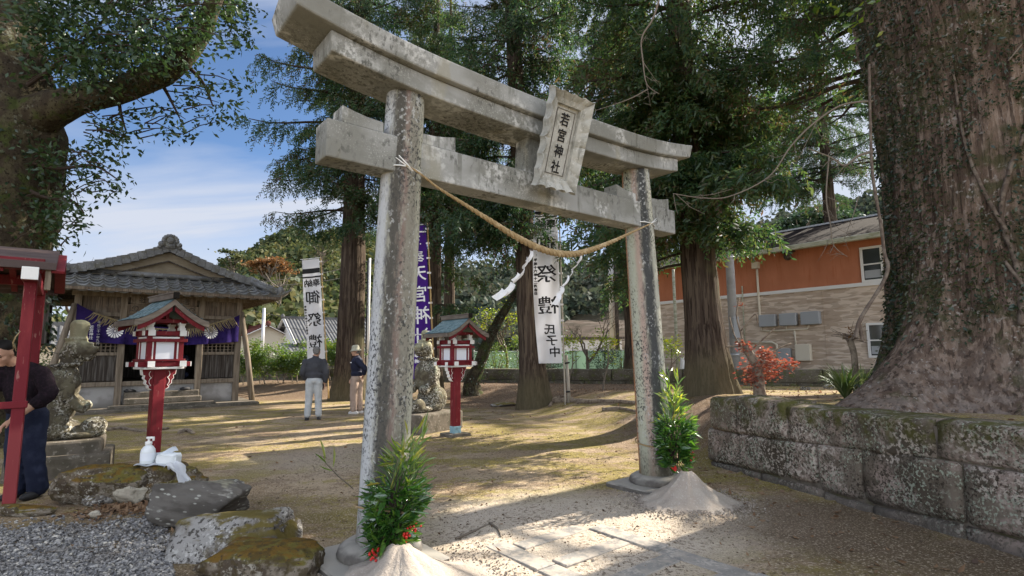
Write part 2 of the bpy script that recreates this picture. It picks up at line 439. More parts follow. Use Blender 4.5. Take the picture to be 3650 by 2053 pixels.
def leafmat(name, cols, trans=0.45, gloss=0.05, sc=0.6, rough=0.45):
    """cols: colours drawn per leaf (and in clumps)"""
    m = bpy.data.materials.new(name); m.use_nodes = True
    t = m.node_tree; N = t.nodes; Lk = t.links; N.clear()
    geo = N.new('ShaderNodeNewGeometry'); tcn = N.new('ShaderNodeTexCoord')
    no = N.new('ShaderNodeTexNoise'); no.inputs['Scale'].default_value = sc; no.inputs['Detail'].default_value = 3
    Lk.new(tcn.outputs['Object'], no.inputs['Vector'])
    a = N.new('ShaderNodeMath'); a.operation = 'MULTIPLY_ADD'; a.inputs[1].default_value = 1.6; a.inputs[2].default_value = -0.3
    Lk.new(no.outputs['Fac'], a.inputs[0])
    b = N.new('ShaderNodeMath'); b.operation = 'MULTIPLY_ADD'; b.inputs[1].default_value = 0.55
    Lk.new(geo.outputs['Random Per Island'], b.inputs[0])
    c = N.new('ShaderNodeMath'); c.operation = 'MULTIPLY'; c.inputs[1].default_value = 0.62
    Lk.new(a.outputs[0], c.inputs[0]); Lk.new(c.outputs[0], b.inputs[2])
    r = N.new('ShaderNodeValToRGB'); e = r.color_ramp.elements
    while len(e) < len(cols): e.new(0.5)
    for i, cc in enumerate(cols):
        e[i].position = i / max(1, len(cols) - 1) * 0.84 + 0.08; e[i].color = (*cc, 1)
    Lk.new(b.outputs[0], r.inputs[0])
    df = N.new('ShaderNodeBsdfDiffuse'); tr = N.new('ShaderNodeBsdfTranslucent'); gl = N.new('ShaderNodeBsdfGlossy')
    gl.inputs['Roughness'].default_value = rough; gl.inputs['Color'].default_value = (.75, .8, .85, 1)
    hs = N.new('ShaderNodeHueSaturation'); hs.inputs['Value'].default_value = 1.5; hs.inputs['Hue'].default_value = 0.487; hs.inputs['Saturation'].default_value = 1.1
    Lk.new(r.outputs[0], df.inputs[0]); Lk.new(r.outputs[0], hs.inputs['Color']); Lk.new(hs.outputs[0], tr.inputs[0])
    m1 = N.new('ShaderNodeMixShader'); m1.inputs[0].default_value = trans; Lk.new(df.outputs[0], m1.inputs[1]); Lk.new(tr.outputs[0], m1.inputs[2])
    m2 = N.new('ShaderNodeMixShader'); m2.inputs[0].default_value = gloss; Lk.new(m1.outputs[0], m2.inputs[1]); Lk.new(gl.outputs[0], m2.inputs[2])
    o = N.new('ShaderNodeOutputMaterial'); Lk.new(m2.outputs[0], o.inputs['Surface'])
    MATS[name] = m
    return m
def clothmat(name, base, trans=0.35):
    m = bpy.data.materials.new(name); m.use_nodes = True
    N = m.node_tree.nodes; Lk = m.node_tree.links; bs = N['Principled BSDF']
    bs.inputs['Base Color'].default_value = (*base, 1); bs.inputs['Roughness'].default_value = .8; bs.inputs['Specular IOR Level'].default_value = .1
    tr = N.new('ShaderNodeBsdfTranslucent'); tr.inputs[0].default_value = (*base, 1)
    mxn = N.new('ShaderNodeMixShader'); mxn.inputs[0].default_value = trans
    Lk.new(bs.outputs[0], mxn.inputs[1]); Lk.new(tr.outputs[0], mxn.inputs[2]); Lk.new(mxn.outputs[0], N['Material Output'].inputs['Surface'])
    MATS[name] = m
    return m

GREY = (.36, .34, .29)
m_torii = mat('weathered granite', (.325, .328, .315), .9, [
    dict(k='noise', s=(.9, .9, 1.6), lo=.42, hi=.58, c=(.20, .20, .178), a=.9),
    dict(k='noise', s=2.2, lo=.50, hi=.62, c=(.58, .58, .56), a=.8, x=18.0),
    dict(k='noise', s=(3.0, 3.0, 1.0), lo=.56, hi=.66, c=(.30, .275, .19), a=.4),
    dict(k='noise', s=(26, 26, 14), lo=.50, hi=.62, c=(.10, .10, .09), a=.85, x=1.6, xlo=.44, xhi=.58, d=8),
    dict(k='noise', s=(16, 16, 1.5), lo=.54, hi=.64, c=(.13, .13, .11), a=.7, x=1.3),
    dict(k='noise', s=80, lo=.55, hi=.66, c=(.66, .66, .62), a=.35, x=1.5),
    dict(k='up', s=5, lo=.75, hi=1.1, c=(.12, .13, .07), a=.9)],
    bump=[(38, .004, .6), (7, .01, .4)])
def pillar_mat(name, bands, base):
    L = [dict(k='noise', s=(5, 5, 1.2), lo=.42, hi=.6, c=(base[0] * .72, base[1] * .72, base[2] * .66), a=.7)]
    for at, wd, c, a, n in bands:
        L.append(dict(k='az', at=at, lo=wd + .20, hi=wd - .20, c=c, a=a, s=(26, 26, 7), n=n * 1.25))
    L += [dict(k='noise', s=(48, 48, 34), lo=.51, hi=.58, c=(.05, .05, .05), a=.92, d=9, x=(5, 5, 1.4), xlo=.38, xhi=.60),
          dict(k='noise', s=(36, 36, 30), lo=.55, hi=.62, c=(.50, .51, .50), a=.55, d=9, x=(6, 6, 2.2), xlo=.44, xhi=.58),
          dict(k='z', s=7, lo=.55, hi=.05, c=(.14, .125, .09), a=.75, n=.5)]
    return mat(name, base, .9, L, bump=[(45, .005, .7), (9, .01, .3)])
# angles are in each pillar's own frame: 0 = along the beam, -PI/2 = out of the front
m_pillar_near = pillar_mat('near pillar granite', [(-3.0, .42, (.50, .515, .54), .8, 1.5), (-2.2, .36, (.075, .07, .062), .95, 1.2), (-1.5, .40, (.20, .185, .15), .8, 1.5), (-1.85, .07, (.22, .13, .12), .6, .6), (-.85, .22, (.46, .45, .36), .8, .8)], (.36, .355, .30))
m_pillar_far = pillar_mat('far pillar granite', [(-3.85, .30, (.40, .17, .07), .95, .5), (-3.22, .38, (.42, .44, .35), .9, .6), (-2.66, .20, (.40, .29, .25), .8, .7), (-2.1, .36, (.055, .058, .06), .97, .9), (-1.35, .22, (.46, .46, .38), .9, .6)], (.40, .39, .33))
m_plaque = mat('pale carved stone', (.43, .43, .40), .9, [dict(k='noise', s=9, lo=.45, hi=.65, c=(.28, .28, .25), a=.8), dict(k='noise', s=40, lo=.58, hi=.68, c=(.62, .62, .6), a=.6), dict(k='noise', s=(20, 20, 5), lo=.58, hi=.68, c=(.16, .16, .14), a=.6)], bump=(50, .003, .6))
m_ink = mat('black paint', (.015, .015, .016), .7)
m_darkstone = mat('dark wet stone', (.11, .10, .09), .7, [dict(k='noise', s=8, lo=.45, hi=.65, c=(.19, .18, .16), a=.8), dict(k='up', s=6, lo=.5, hi=.95, c=(.36, .34, .30), a=.8)], bump=(30, .004, .5))
m_block = mat('lichened retaining stone', (.15, .125, .10), .92, [
    dict(k='noise', s=2.2, lo=.40, hi=.58, c=(.075, .062, .048), a=.95),
    dict(k='noise', s=1.7, lo=.46, hi=.56, c=(.29, .23, .20), a=.85, x=22.0, xlo=.42, xhi=.52),
    dict(k='noise', s=30, lo=.50, hi=.57, c=(.46, .41, .36), a=.85, d=9, x=1.7, xlo=.44, xhi=.58),
    dict(k='noise', s=42, lo=.53, hi=.60, c=(.30, .34, .27), a=.9, d=8, x=3.3, xlo=.44, xhi=.56),
    dict(k='noise', s=48, lo=.52, hi=.59, c=(.032, .026, .020), a=.85, d=9, x=5, xlo=.40, xhi=.54),
    dict(k='z', s=5, lo=.62, hi=.98, c=(.075, .075, .022), a=.95, n=1.1, x=6, xlo=.40, xhi=.56),
    dict(k='z', s=4, lo=.18, hi=-.02, c=(.10, .09, .08), a=.8, n=.4)],
    bump=[(14, .02, .7), (50, .006, .7)])
m_mortar = mat('grey mortar', (.155, .135, .112), .95, [dict(k='noise', s=9, lo=.4, hi=.65, c=(.085, .072, .058), a=.85), dict(k='noise', s=3, lo=.5, hi=.6, c=(.07, .07, .03), a=.6)], bump=(25, .02, .8))
m_rock = mat('mossy garden rock', (.12, .095, .068), .9, [
    dict(k='noise', s=2.5, lo=.42, hi=.6, c=(.24, .21, .17), a=.8),
    dict(k='noise', s=5, lo=.48, hi=.56, c=(.06, .045, .032), a=.85),
    dict(k='noise', s=34, lo=.53, hi=.60, c=(.36, .34, .29), a=.8, d=8, x=3.5),
    dict(k='up', s=4.0, lo=.45, hi=.85, c=(.115, .10, .026), a=.95, n=2.6),
    dict(k='up', s=9, lo=.6, hi=1.0, c=(.13, .07, .016), a=.8, n=2.6),
    dict(k='noise', s=16, lo=.50, hi=.60, c=(.06, .045, .02), a=.7, d=9),
    dict(k='noise', s=45, lo=.58, hi=.66, c=(.04, .035, .03), a=.8)], bump=[(6, .03, .5), (30, .01, .8)])
m_rock_grey = mat('grey lichened rock', (.27, .26, .245), .9, [
    dict(k='noise', s=4, lo=.42, hi=.56, c=(.12, .105, .09), a=.95), dict(k='noise', s=40, lo=.50, hi=.58, c=(.46, .45, .42), a=.85, d=9, x=4.0), dict(k='noise', s=30, lo=.54, hi=.60, c=(.05, .045, .04), a=.9, d=8),
    dict(k='up', s=4.0, lo=.55, hi=.9, c=(.12, .095, .028), a=.95, n=2.4)], bump=[(8, .02, .6), (40, .006, .7)])
m_rock_pale = mat('pale tan rock', (.40, .37, .30), .9, [dict(k='noise', s=5, lo=.45, hi=.62, c=(.28, .25, .2), a=.8), dict(k='noise', s=30, lo=.58, hi=.66, c=(.12, .11, .10), a=.6)], bump=[(10, .01, .5), (50, .003, .5)])
m_rock_spot = mat('slanting rock with pale lichen spots', (.13, .12, .108), .9, [
    dict(k='noise', s=(3, 3, 9), lo=.42, hi=.6, c=(.075, .068, .06), a=.9), dict(k='voro', s=(11, 11, 26), lo=.25, hi=.14, c=(.36, .36, .32), a=.9, x=5.0, xlo=.36, xhi=.50),
    dict(k='noise', s=(4, 4, 20), lo=.58, hi=.64, c=(.36, .35, .31), a=.7, x=5.0), dict(k='up', s=4, lo=.85, hi=1.2, c=(.42, .40, .28), a=.8, n=.9)], bump=[((4, 4, 14), .02, .6), (40, .005, .6)])
m_statue = mat('lichened statue stone', (.095, .083, .062), .95, [
    dict(k='noise', s=6, lo=.42, hi=.56, c=(.16, .145, .10), a=.9), dict(k='noise', s=34, lo=.49, hi=.57, c=(.48, .47, .42), a=.9, d=8, x=3.0, xlo=.44, xhi=.54),
    dict(k='noise', s=4, lo=.56, hi=.64, c=(.27, .30, .24), a=.7, x=26.0), dict(k='noise', s=26, lo=.54, hi=.60, c=(.025, .022, .018), a=.92, d=9, x=3, xlo=.42, xhi=.54),
    dict(k='z', s=5, lo=1.55, hi=1.75, c=(.34, .33, .22), a=.8, n=.6)], bump=[(14, .02, .8), (50, .006, .8)])
m_base = mat('brown plinth stone', (.16, .14, .115), .95, [dict(k='noise', s=5, lo=.42, hi=.62, c=(.10, .09, .07), a=.9), dict(k='noise', s=22, lo=.58, hi=.66, c=(.28, .26, .22), a=.7)], bump=[(12, .012, .6), (50, .004, .6)])
m_sand = mat('pale heaped sand', (.37, .32, .272), 1.0, [dict(k='noise', s=6, lo=.42, hi=.64, c=(.40, .36, .31), a=.7), dict(k='noise', s=55, lo=.56, hi=.66, c=(.50, .45, .40), a=.6), dict(k='noise', s=80, lo=.6, hi=.68, c=(.24, .21, .18), a=.6)], bump=[(11, .02, .7), (70, .006, .8)])
m_red = mat('red lacquer', (.165, .011, .018), .55, [dict(k='noise', s=(6, 6, 1.5), lo=.45, hi=.65, c=(.145, .010, .015), a=.85), dict(k='noise', s=(30, 30, 10), lo=.63, hi=.68, c=(.33, .14, .12), a=.7), dict(k='noise', s=(14, 14, 2), lo=.52, hi=.64, c=(.11, .012, .014), a=.7)], spec=.25)
m_red_old = mat('faded red paint', (.155, .013, .021), .6, [dict(k='noise', s=(5, 5, 1.2), lo=.45, hi=.65, c=(.26, .035, .04), a=.8), dict(k='noise', s=(40, 40, 6), lo=.64, hi=.69, c=(.36, .20, .17), a=.6), dict(k='z', s=5, lo=.85, hi=.75, c=(.26, .05, .053), a=.7, n=.2)], spec=.2)
m_white = mat('white paint', (.80, .80, .78), .6, [dict(k='noise', s=8, lo=.5, hi=.7, c=(.66, .65, .62), a=.6)])
m_paper = mat('white lantern panel', (.78, .82, .88), .5)
m_copper = mat('blue green copper roofing', (.115, .185, .205), .5, [dict(k='noise', s=9, lo=.42, hi=.6, c=(.19, .265, .28), a=.8), dict(k='noise', s=30, lo=.58, hi=.66, c=(.08, .13, .14), a=.7)], spec=.4)
m_roofedge = mat('brown roof edge', (.14, .115, .095), .7, [dict(k='noise', s=(4, 4, 20), lo=.45, hi=.6, c=(.20, .17, .14), a=.7)])
m_bluefoot = mat('pale blue painted metal', (.25, .42, .48), .5, [dict(k='noise', s=15, lo=.5, hi=.62, c=(.16, .24, .26), a=.7)])
m_brownroof = mat('brown sheet roof', (.070, .048, .044), .55, [dict(k='noise', s=(2, 9, 2), lo=.45, hi=.62, c=(.105, .075, .068), a=.8)], spec=.25)
m_wood = mat('weathered grey boards', (.16, .125, .095), .9, [
    dict(k='cell', s=(6.5, 6.5, .05), lo=.2, hi=.8, c=(.24, .195, .15), a=.8), dict(k='noise', s=(25, 25, 1.6), lo=.42, hi=.62, c=(.09, .07, .055), a=.8), dict(k='noise', s=3, lo=.5, hi=.7, c=(.27, .24, .20), a=.6)], bump=((30, 30, 2), .006, .5))
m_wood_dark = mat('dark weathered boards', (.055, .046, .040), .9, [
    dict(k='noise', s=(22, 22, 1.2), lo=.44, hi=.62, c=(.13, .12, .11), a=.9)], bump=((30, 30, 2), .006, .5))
m_log = mat('grey log', (.24, .20, .155), .9, [dict(k='noise', s=(18, 18, 1.5), lo=.42, hi=.62, c=(.13, .105, .08), a=.8)], bump=((20, 20, 2), .008, .6))
m_plaster = mat('stained grey plaster', (.36, .355, .35), .95, [dict(k='noise', s=2.5, lo=.42, hi=.65, c=(.23, .22, .21), a=.8), dict(k='z', s=3, lo=.3, hi=.1, c=(.16, .15, .13), a=.8, n=.2)])
m_gable = mat('ochre gable boards', (.235, .20, .145), .9, [dict(k='noise', s=2, lo=.42, hi=.65, c=(.17, .14, .10), a=.8), dict(k='noise', s=(3, 3, 25), lo=.5, hi=.65, c=(.28, .245, .19), a=.5)])
m_tile = mat('grey clay roof tile', (.115, .117, .118), .55, [dict(k='noise', s=3, lo=.42, hi=.62, c=(.19, .193, .195), a=.8), dict(k='noise', s=7, lo=.52, hi=.62, c=(.10, .095, .07), a=.8), dict(k='noise', s=26, lo=.6, hi=.68, c=(.36, .36, .35), a=.6)], spec=.45, bump=(20, .004, .4))
m_tile_far = mat('grey house roof tile', (.085, .088, .094), .7, [dict(k='noise', s=1.5, lo=.45, hi=.6, c=(.12, .123, .127), a=.8)], spec=.15)
m_dark = mat('near black trim', (.018, .016, .014), .95)  # near black colour of the lantern ridge ends and gable pendants
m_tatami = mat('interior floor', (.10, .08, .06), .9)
m_purple = mat('purple cloth', (.030, .018, .100), .9, [dict(k='noise', s=5, lo=.45, hi=.65, c=(.014, .009, .05), a=.7)])
m_purple_flag = clothmat('violet banner cloth', (.075, .022, .24), .3)
m_white_cloth = clothmat('white banner cloth', (.78, .78, .80), .35)
m_wht = mat('white dye', (.78, .78, .80), .85)
m_straw = mat('rice straw', (.34, .25, .135), .9, [dict(k='noise', s=(60, 60, 60), lo=.45, hi=.62, c=(.30, .21, .11), a=.8), dict(k='noise', s=14, lo=.5, hi=.65, c=(.55, .44, .28), a=.6)], bump=(90, .003, .7))
m_straw_old = mat('old straw', (.30, .25, .15), .95, [dict(k='noise', s=20, lo=.45, hi=.62, c=(.18, .14, .08), a=.8)])
m_shide = clothmat('white folded paper', (.85, .85, .86), .3)
m_bamboo = mat('yellow bamboo pole', (.46, .31, .13), .5, [dict(k='noise', s=(20, 20, 3), lo=.45, hi=.62, c=(.34, .22, .09), a=.7)], spec=.4)
m_bamboo_grey = mat('grey bamboo pole', (.36, .33, .28), .6, [dict(k='noise', s=(20, 20, 3), lo=.45, hi=.62, c=(.24, .21, .17), a=.7)], spec=.35)
m_cedarbark = mat('cedar bark', (.058, .043, .034), .95, [
    dict(k='noise', s=(13, 13, .9), lo=.42, hi=.60, c=(.115, .09, .068), a=.9, d=6), dict(k='noise', s=(30, 30, 2), lo=.52, hi=.62, c=(.028, .02, .016), a=.9),
    dict(k='noise', s=.8, lo=.5, hi=.65, c=(.10, .10, .055), a=.6), dict(k='z', s=2, lo=1.2, hi=.3, c=(.12, .105, .06), a=.6, n=.8)], bump=[((16, 16, 1.2), .05, 1.0), (40, .01, .6)])
m_bigbark = mat('old deeply furrowed bark', (.185, .135, .105), .95, [
    dict(k='noise', s=(7, 7, .9), lo=.42, hi=.56, c=(.095, .067, .053), a=.8, d=7), dict(k='noise', s=(16, 16, 2.2), lo=.52, hi=.60, c=(.27, .21, .17), a=.8, d=8),
    dict(k='noise', s=(22, 22, 2.0), lo=.54, hi=.60, c=(.035, .025, .02), a=.7), dict(k='noise', s=1.2, lo=.47, hi=.58, c=(.06, .065, .03), a=.75, x=7.0),
    dict(k='z', s=2.5, lo=1.1, hi=.15, c=(.26, .22, .195), a=.6, n=1.2, x=9), dict(k='noise', s=22, lo=.57, hi=.66, c=(.40, .38, .35), a=.7, x=2.0)], bump=[((9, 9, 1.6), .09, 1.0), ((26, 26, 7), .03, .9), (60, .008, .6)])
m_mossbark = mat('dark mossy bark', (.045, .036, .026), .95, [
    dict(k='noise', s=(6, 6, 4), lo=.44, hi=.60, c=(.075, .066, .04), a=.85), dict(k='noise', s=14, lo=.53, hi=.60, c=(.17, .175, .14), a=.75, x=1.4, xlo=.5, xhi=.62),
    dict(k='noise', s=3, lo=.52, hi=.62, c=(.05, .065, .02), a=.8), dict(k='noise', s=20, lo=.56, hi=.64, c=(.02, .016, .012), a=.9)], bump=[(7, .05, .9), (30, .015, .8)])
m_twig = mat('bare grey twig', (.17, .145, .118), .9)
m_twig_dark = mat('dark twig', (.055, .042, .035), .95)
m_root = mat('exposed root', (.26, .215, .165), .95, [dict(k='noise', s=12, lo=.42, hi=.62, c=(.13, .10, .08), a=.9)], bump=(25, .008, .7))
m_vine = mat('woody vine', (.11, .085, .07), .95, [dict(k='noise', s=15, lo=.45, hi=.62, c=(.19, .16, .13), a=.8)], bump=(25, .008, .8))
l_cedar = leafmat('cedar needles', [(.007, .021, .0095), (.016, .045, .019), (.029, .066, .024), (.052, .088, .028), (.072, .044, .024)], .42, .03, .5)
l_cedar_lit = leafmat('sun-tinted cedar needles', [(.009, .028, .012), (.021, .055, .020), (.038, .080, .025), (.066, .10, .029), (.078, .05, .024)], .48, .03, .6)  # brighter copy of the needle colours, with sunlight painted in
l_camphor = leafmat('glossy dark evergreen leaves', [(.010, .024, .010), (.020, .045, .016), (.034, .066, .020), (.05, .08, .024)], .30, .04, 1.0, .4)
l_ivy = leafmat('climbing ivy leaves', [(.010, .022, .011), (.020, .038, .017), (.036, .055, .022), (.075, .08, .028)], .3, .05, 1.5, .4)
l_hedge = leafmat('sunny shrub leaves', [(.030, .070, .016), (.060, .125, .020), (.11, .19, .026), (.19, .23, .035)], .45, .07, 1.2, .35)
l_citrus = leafmat('yellow green citrus leaves', [(.05, .11, .015), (.12, .20, .02), (.22, .30, .03), (.36, .34, .02)], .5, .07, 1.5, .3)
l_darkbush = leafmat('dark shrub leaves', [(.010, .026, .012), (.020, .045, .018), (.035, .065, .022)], .3, .06, 1.2)
l_forest = leafmat('mixed hill wood leaves', [(.018, .036, .018), (.034, .055, .024), (.056, .074, .030), (.090, .098, .036), (.13, .12, .05)], .3, .02, .05, .6)
l_forest_dark = leafmat('shade-tinted hill wood leaves', [(.022, .036, .030), (.036, .052, .038), (.052, .066, .042), (.07, .07, .05)], .25, .02, .05, .6)  # duller copy of the hill leaf colours, with shade painted in
l_autumn = leafmat('orange autumn leaves', [(.11, .060, .026), (.17, .088, .036), (.22, .125, .05), (.13, .085, .04)], .3, .02, .2, .6)
l_maple = leafmat('red maple leaves', [(.20, .055, .045), (.27, .09, .06), (.33, .14, .075), (.23, .06, .05)], .3, .03, 3.0)
l_bamboo = leafmat('bamboo grass leaves', [(.045, .12, .02), (.09, .19, .03), (.18, .27, .05), (.40, .36, .06)], .5, .09, 8, .3)
l_bouquet = leafmat('cut evergreen leaves', [(.016, .060, .012), (.032, .105, .018), (.062, .16, .026), (.14, .25, .04)], .4, .13, 6, .25)
l_pine = leafmat('pine needles', [(.012, .05, .02), (.03, .09, .028), (.05, .12, .03)], .35, .06, 6)
l_grass = leafmat('long strap leaves', [(.03, .075, .02), (.07, .13, .03), (.15, .2, .05), (.3, .34, .2)], .4, .08, 4)
l_litter = leafmat('fallen leaves', [(.10, .055, .03), (.17, .10, .055), (.26, .17, .10), (.09, .06, .045)], .2, .02, 3, .7)
m_berry = mat('red berries', (.55, .02, .015), .3, spec=.5)
m_skin = mat('skin', (.50, .30, .21), .6, [dict(k='noise', s=12, lo=.45, hi=.65, c=(.42, .235, .16), a=.6)])
m_hair_grey = mat('short grey hair', (.13, .125, .12), .9, [dict(k='noise', s=60, lo=.45, hi=.6, c=(.24, .235, .23), a=.8)])
m_hair_black = mat('black hair', (.012, .011, .011), .7)
m_jacket_grey = mat('charcoal jacket', (.045, .048, .058), .75, [dict(k='noise', s=5, lo=.45, hi=.65, c=(.06, .063, .074), a=.7)], bump=(9, .012, .5))
m_jacket_navy = mat('navy jacket', (.012, .015, .035), .7, [dict(k='noise', s=5, lo=.45, hi=.65, c=(.018, .022, .05), a=.7)], bump=(9, .012, .5))
m_trouser_pale = mat('pale denim', (.48, .50, .51), .9, [dict(k='noise', s=6, lo=.45, hi=.65, c=(.38, .41, .44), a=.7)], bump=(12, .012, .5))
m_trouser_tan = mat('tan trousers', (.42, .32, .26), .9, [dict(k='noise', s=6, lo=.45, hi=.65, c=(.34, .26, .21), a=.7)], bump=(12, .012, .5))
m_jeans = mat('dark navy jeans', (.016, .020, .038), .85, [dict(k='noise', s=9, lo=.45, hi=.65, c=(.028, .034, .06), a=.8)], bump=(9, .015, .6))
m_sweater = mat('black sweater', (.014, .011, .014), .95, [dict(k='noise', s=40, lo=.45, hi=.62, c=(.03, .018, .026), a=.7)], bump=(60, .004, .5))
m_hat = mat('beige cloth hat', (.38, .37, .29), .9)
m_shoe_dark = mat('dark shoe', (.03, .03, .032), .6)
m_shoe_pale = mat('pale trainer', (.60, .58, .56), .7)
m_soil = mat('dug soil', (.10, .08, .065), 1.0, bump=(20, .01, .6))
m_plastic = mat('translucent white plastic', (.72, .76, .78), .3, spec=.5)
m_bag = clothmat('white plastic bag', (.80, .82, .85), .4)
m_steel = mat('galvanised steel', (.45, .46, .48), .45, metal=.5)
m_concrete = mat('concrete pole', (.36, .36, .36), .85, [dict(k='noise', s=4, lo=.45, hi=.65, c=(.28, .28, .28), a=.7)])
m_black = mat('black rubber', (.02, .02, .022), .6)
m_glass = mat('window glass', (.035, .042, .045), .08, spec=.8)
m_orange = mat('orange render', (.46, .185, .105), .85, [dict(k='noise', s=(1, 1, .6), lo=.45, hi=.65, c=(.40, .155, .085), a=.8), dict(k='noise', s=(14, 14, .8), lo=.55, hi=.7, c=(.34, .10, .04), a=.5)])
m_brick = mat('tan split brick cladding', (.44, .35, .275), .85, [dict(k='cell', s=(1.9, 1.9, 13), lo=.3, hi=.7, c=(.64, .54, .45), a=.9), dict(k='cell', s=(3.1, 3.1, 13.01), lo=.6, hi=.9, c=(.33, .26, .20), a=.6)])
m_trim = mat('white trim', (.70, .70, .69), .6)
m_gutter = mat('greenish gutter', (.42, .42, .33), .7, [dict(k='noise', s=(3, 3, 10), lo=.45, hi=.62, c=(.24, .25, .16), a=.8)])
m_shingle = mat('dark brown shingle', (.008, .0055, .0055), 1.0, [dict(k='cell', s=(3, 3, 9), lo=.2, hi=.8, c=(.018, .013, .0125), a=.8)], bump=((4, 4, 14), .02, .7))
m_meter = mat('grey meter cover', (.33, .35, .37), .5)
m_cream = mat('cream render', (.62, .57, .47), .85)
m_whitewall = mat('white render', (.60, .60, .60), .8)
m_redroof = mat('dull red tile', (.10, .038, .032), .9)
m_net = clothmat('green net', (.36, .47, .40), .6)
m_hill = mat('hill floor', (.055, .06, .035), 1.0, [dict(k='noise', s=.06, lo=.45, hi=.6, c=(.10, .085, .06), a=.8)])
m_slope = mat('cleared brown slope', (.075, .058, .046), 1.0, [dict(k='noise', s=.5, lo=.42, hi=.6, c=(.05, .042, .032), a=.9), dict(k='noise', s=(.3, .3, 3), lo=.52, hi=.62, c=(.12, .10, .085), a=.7)])
m_cone_o = mat('orange cone plastic', (.60, .06, .03), .5)
m_moss_wall = mat('mossy low wall stone', (.14, .125, .10), .95, [dict(k='noise', s=2, lo=.42, hi=.6, c=(.09, .08, .06), a=.9), dict(k='noise', s=5, lo=.5, hi=.62, c=(.11, .12, .05), a=.8), dict(k='noise', s=20, lo=.58, hi=.66, c=(.28, .27, .24), a=.6)], bump=[(7, .03, .7), (30, .008, .6)])
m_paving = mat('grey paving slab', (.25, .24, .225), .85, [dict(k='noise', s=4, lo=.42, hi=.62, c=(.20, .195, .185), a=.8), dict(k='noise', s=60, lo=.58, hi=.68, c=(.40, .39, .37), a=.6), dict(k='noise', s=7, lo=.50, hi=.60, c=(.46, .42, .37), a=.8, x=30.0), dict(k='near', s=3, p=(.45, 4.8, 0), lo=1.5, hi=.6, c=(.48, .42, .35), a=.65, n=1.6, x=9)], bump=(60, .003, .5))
# ------------------------------------------------------------------ ground, one sheet to the horizon
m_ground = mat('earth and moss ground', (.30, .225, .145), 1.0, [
    dict(k='noise', s=(.8, .5, .8), lo=.42, hi=.58, c=(.40, .315, .215), a=.85, d=7),
    dict(k='noise', s=(1.1, 1.9, 1), lo=.46, hi=.56, c=(.185, .13, .085), a=.85, d=9, x=5.0, xlo=.36, xhi=.56),
    dict(k='noise', s=(.34, .7, .4), lo=.45, hi=.54, c=(.215, .178, .050), a=.92, d=9, x=(1.4, 2.6, 1), xlo=.43, xhi=.54),
    dict(k='noise', s=(.9, 1.8, 1), lo=.49, hi=.55, c=(.25, .205, .062), a=.85, d=9, x=7.0, xlo=.45, xhi=.55),
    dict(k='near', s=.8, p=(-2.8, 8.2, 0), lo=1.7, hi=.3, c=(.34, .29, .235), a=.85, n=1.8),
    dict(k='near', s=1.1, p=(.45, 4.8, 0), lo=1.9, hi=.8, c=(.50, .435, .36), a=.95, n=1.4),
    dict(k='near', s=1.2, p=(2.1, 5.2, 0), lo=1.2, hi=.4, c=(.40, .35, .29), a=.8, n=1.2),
    dict(k='near', s=1.2, p=(2.9, 4.9, 0), lo=1.5, hi=.5, c=(.13, .095, .068), a=.9, n=1.6),  # brown earth beside the wall, darkened to paint in the shade
    dict(k='near', s=1.2, p=(3.3, 3.2, 0), lo=2.2, hi=.8, c=(.12, .09, .06), a=.9, n=1.6),  # painted foreground shade continues over the brown earth here
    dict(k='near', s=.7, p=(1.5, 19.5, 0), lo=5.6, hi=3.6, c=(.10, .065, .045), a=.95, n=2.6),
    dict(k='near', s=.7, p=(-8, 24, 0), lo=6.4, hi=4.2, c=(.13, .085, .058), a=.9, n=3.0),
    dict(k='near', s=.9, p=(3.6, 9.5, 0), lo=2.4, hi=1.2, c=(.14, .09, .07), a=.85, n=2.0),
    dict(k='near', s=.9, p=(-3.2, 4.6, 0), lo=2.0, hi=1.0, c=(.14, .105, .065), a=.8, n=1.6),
    dict(k='noise', s=22, lo=.52, hi=.60, c=(.12, .09, .06), a=.7, d=9, x=2.0, xlo=.42, xhi=.56),
    dict(k='noise', s=55, lo=.55, hi=.62, c=(.52, .44, .34), a=.6, d=6),
    dict(k='noise', s=75, lo=.57, hi=.63, c=(.07, .05, .035), a=.7, d=6)],
    bump=[(3.5, .06, .6), (16, .025, .8), (60, .008, .9)])
def axis(lo, hi, n, far):
    inner = np.linspace(lo, hi, n)
    k = np.array([2, 5, 10, 20, 40, 90, 200, 500, 1500.0])
    k = k[k <= far]
    return np.concatenate([lo - k[::-1], inner, hi + k])
gx = axis(-15, 14, 146, 1500); gy = axis(1.0, 30, 200, 1500)
gV = [(x, y, H(x, y) if (-17 < x < 17 and -2 < y < 33) else 0.38 * sstep(20, 30, y)) for y in gy for x in gx]
nxg = len(gx)
gF = [(j * nxg + i, j * nxg + i + 1, (j + 1) * nxg + i + 1, (j + 1) * nxg + i) for j in range(len(gy) - 1) for i in range(nxg - 1)]
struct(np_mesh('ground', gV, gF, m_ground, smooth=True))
# paving of the approach: two kerb strips with cross slabs between
pv = MB()
def slab(u0, u1, w0, w1):
    a = TF(0, 0); zc = 0.006 + 0.006 * random.random()
    c = TF((u0 + u1) / 2, (w0 + w1) / 2)
    pv.box((c.x, c.y, H(c.x, c.y) + zc - 0.04), (u1 - u0 - .008, w1 - w0 - .008, 0.08), Matrix.Rotation(ANG + random.uniform(-.006, .006), 3, 'Z'))
for k in range(7):
    slab(.74, .93, .30 + k * .62, .30 + (k + 1) * .62)
    slab(1.66, 1.84, .55 + k * .70, .55 + (k + 1) * .70)
for k in range(9):
    slab(.935, 1.655, .40 + k * .455, .40 + k * .455 + .165)
struct(pv.build('stone_path', m_paving, bevel=.006))
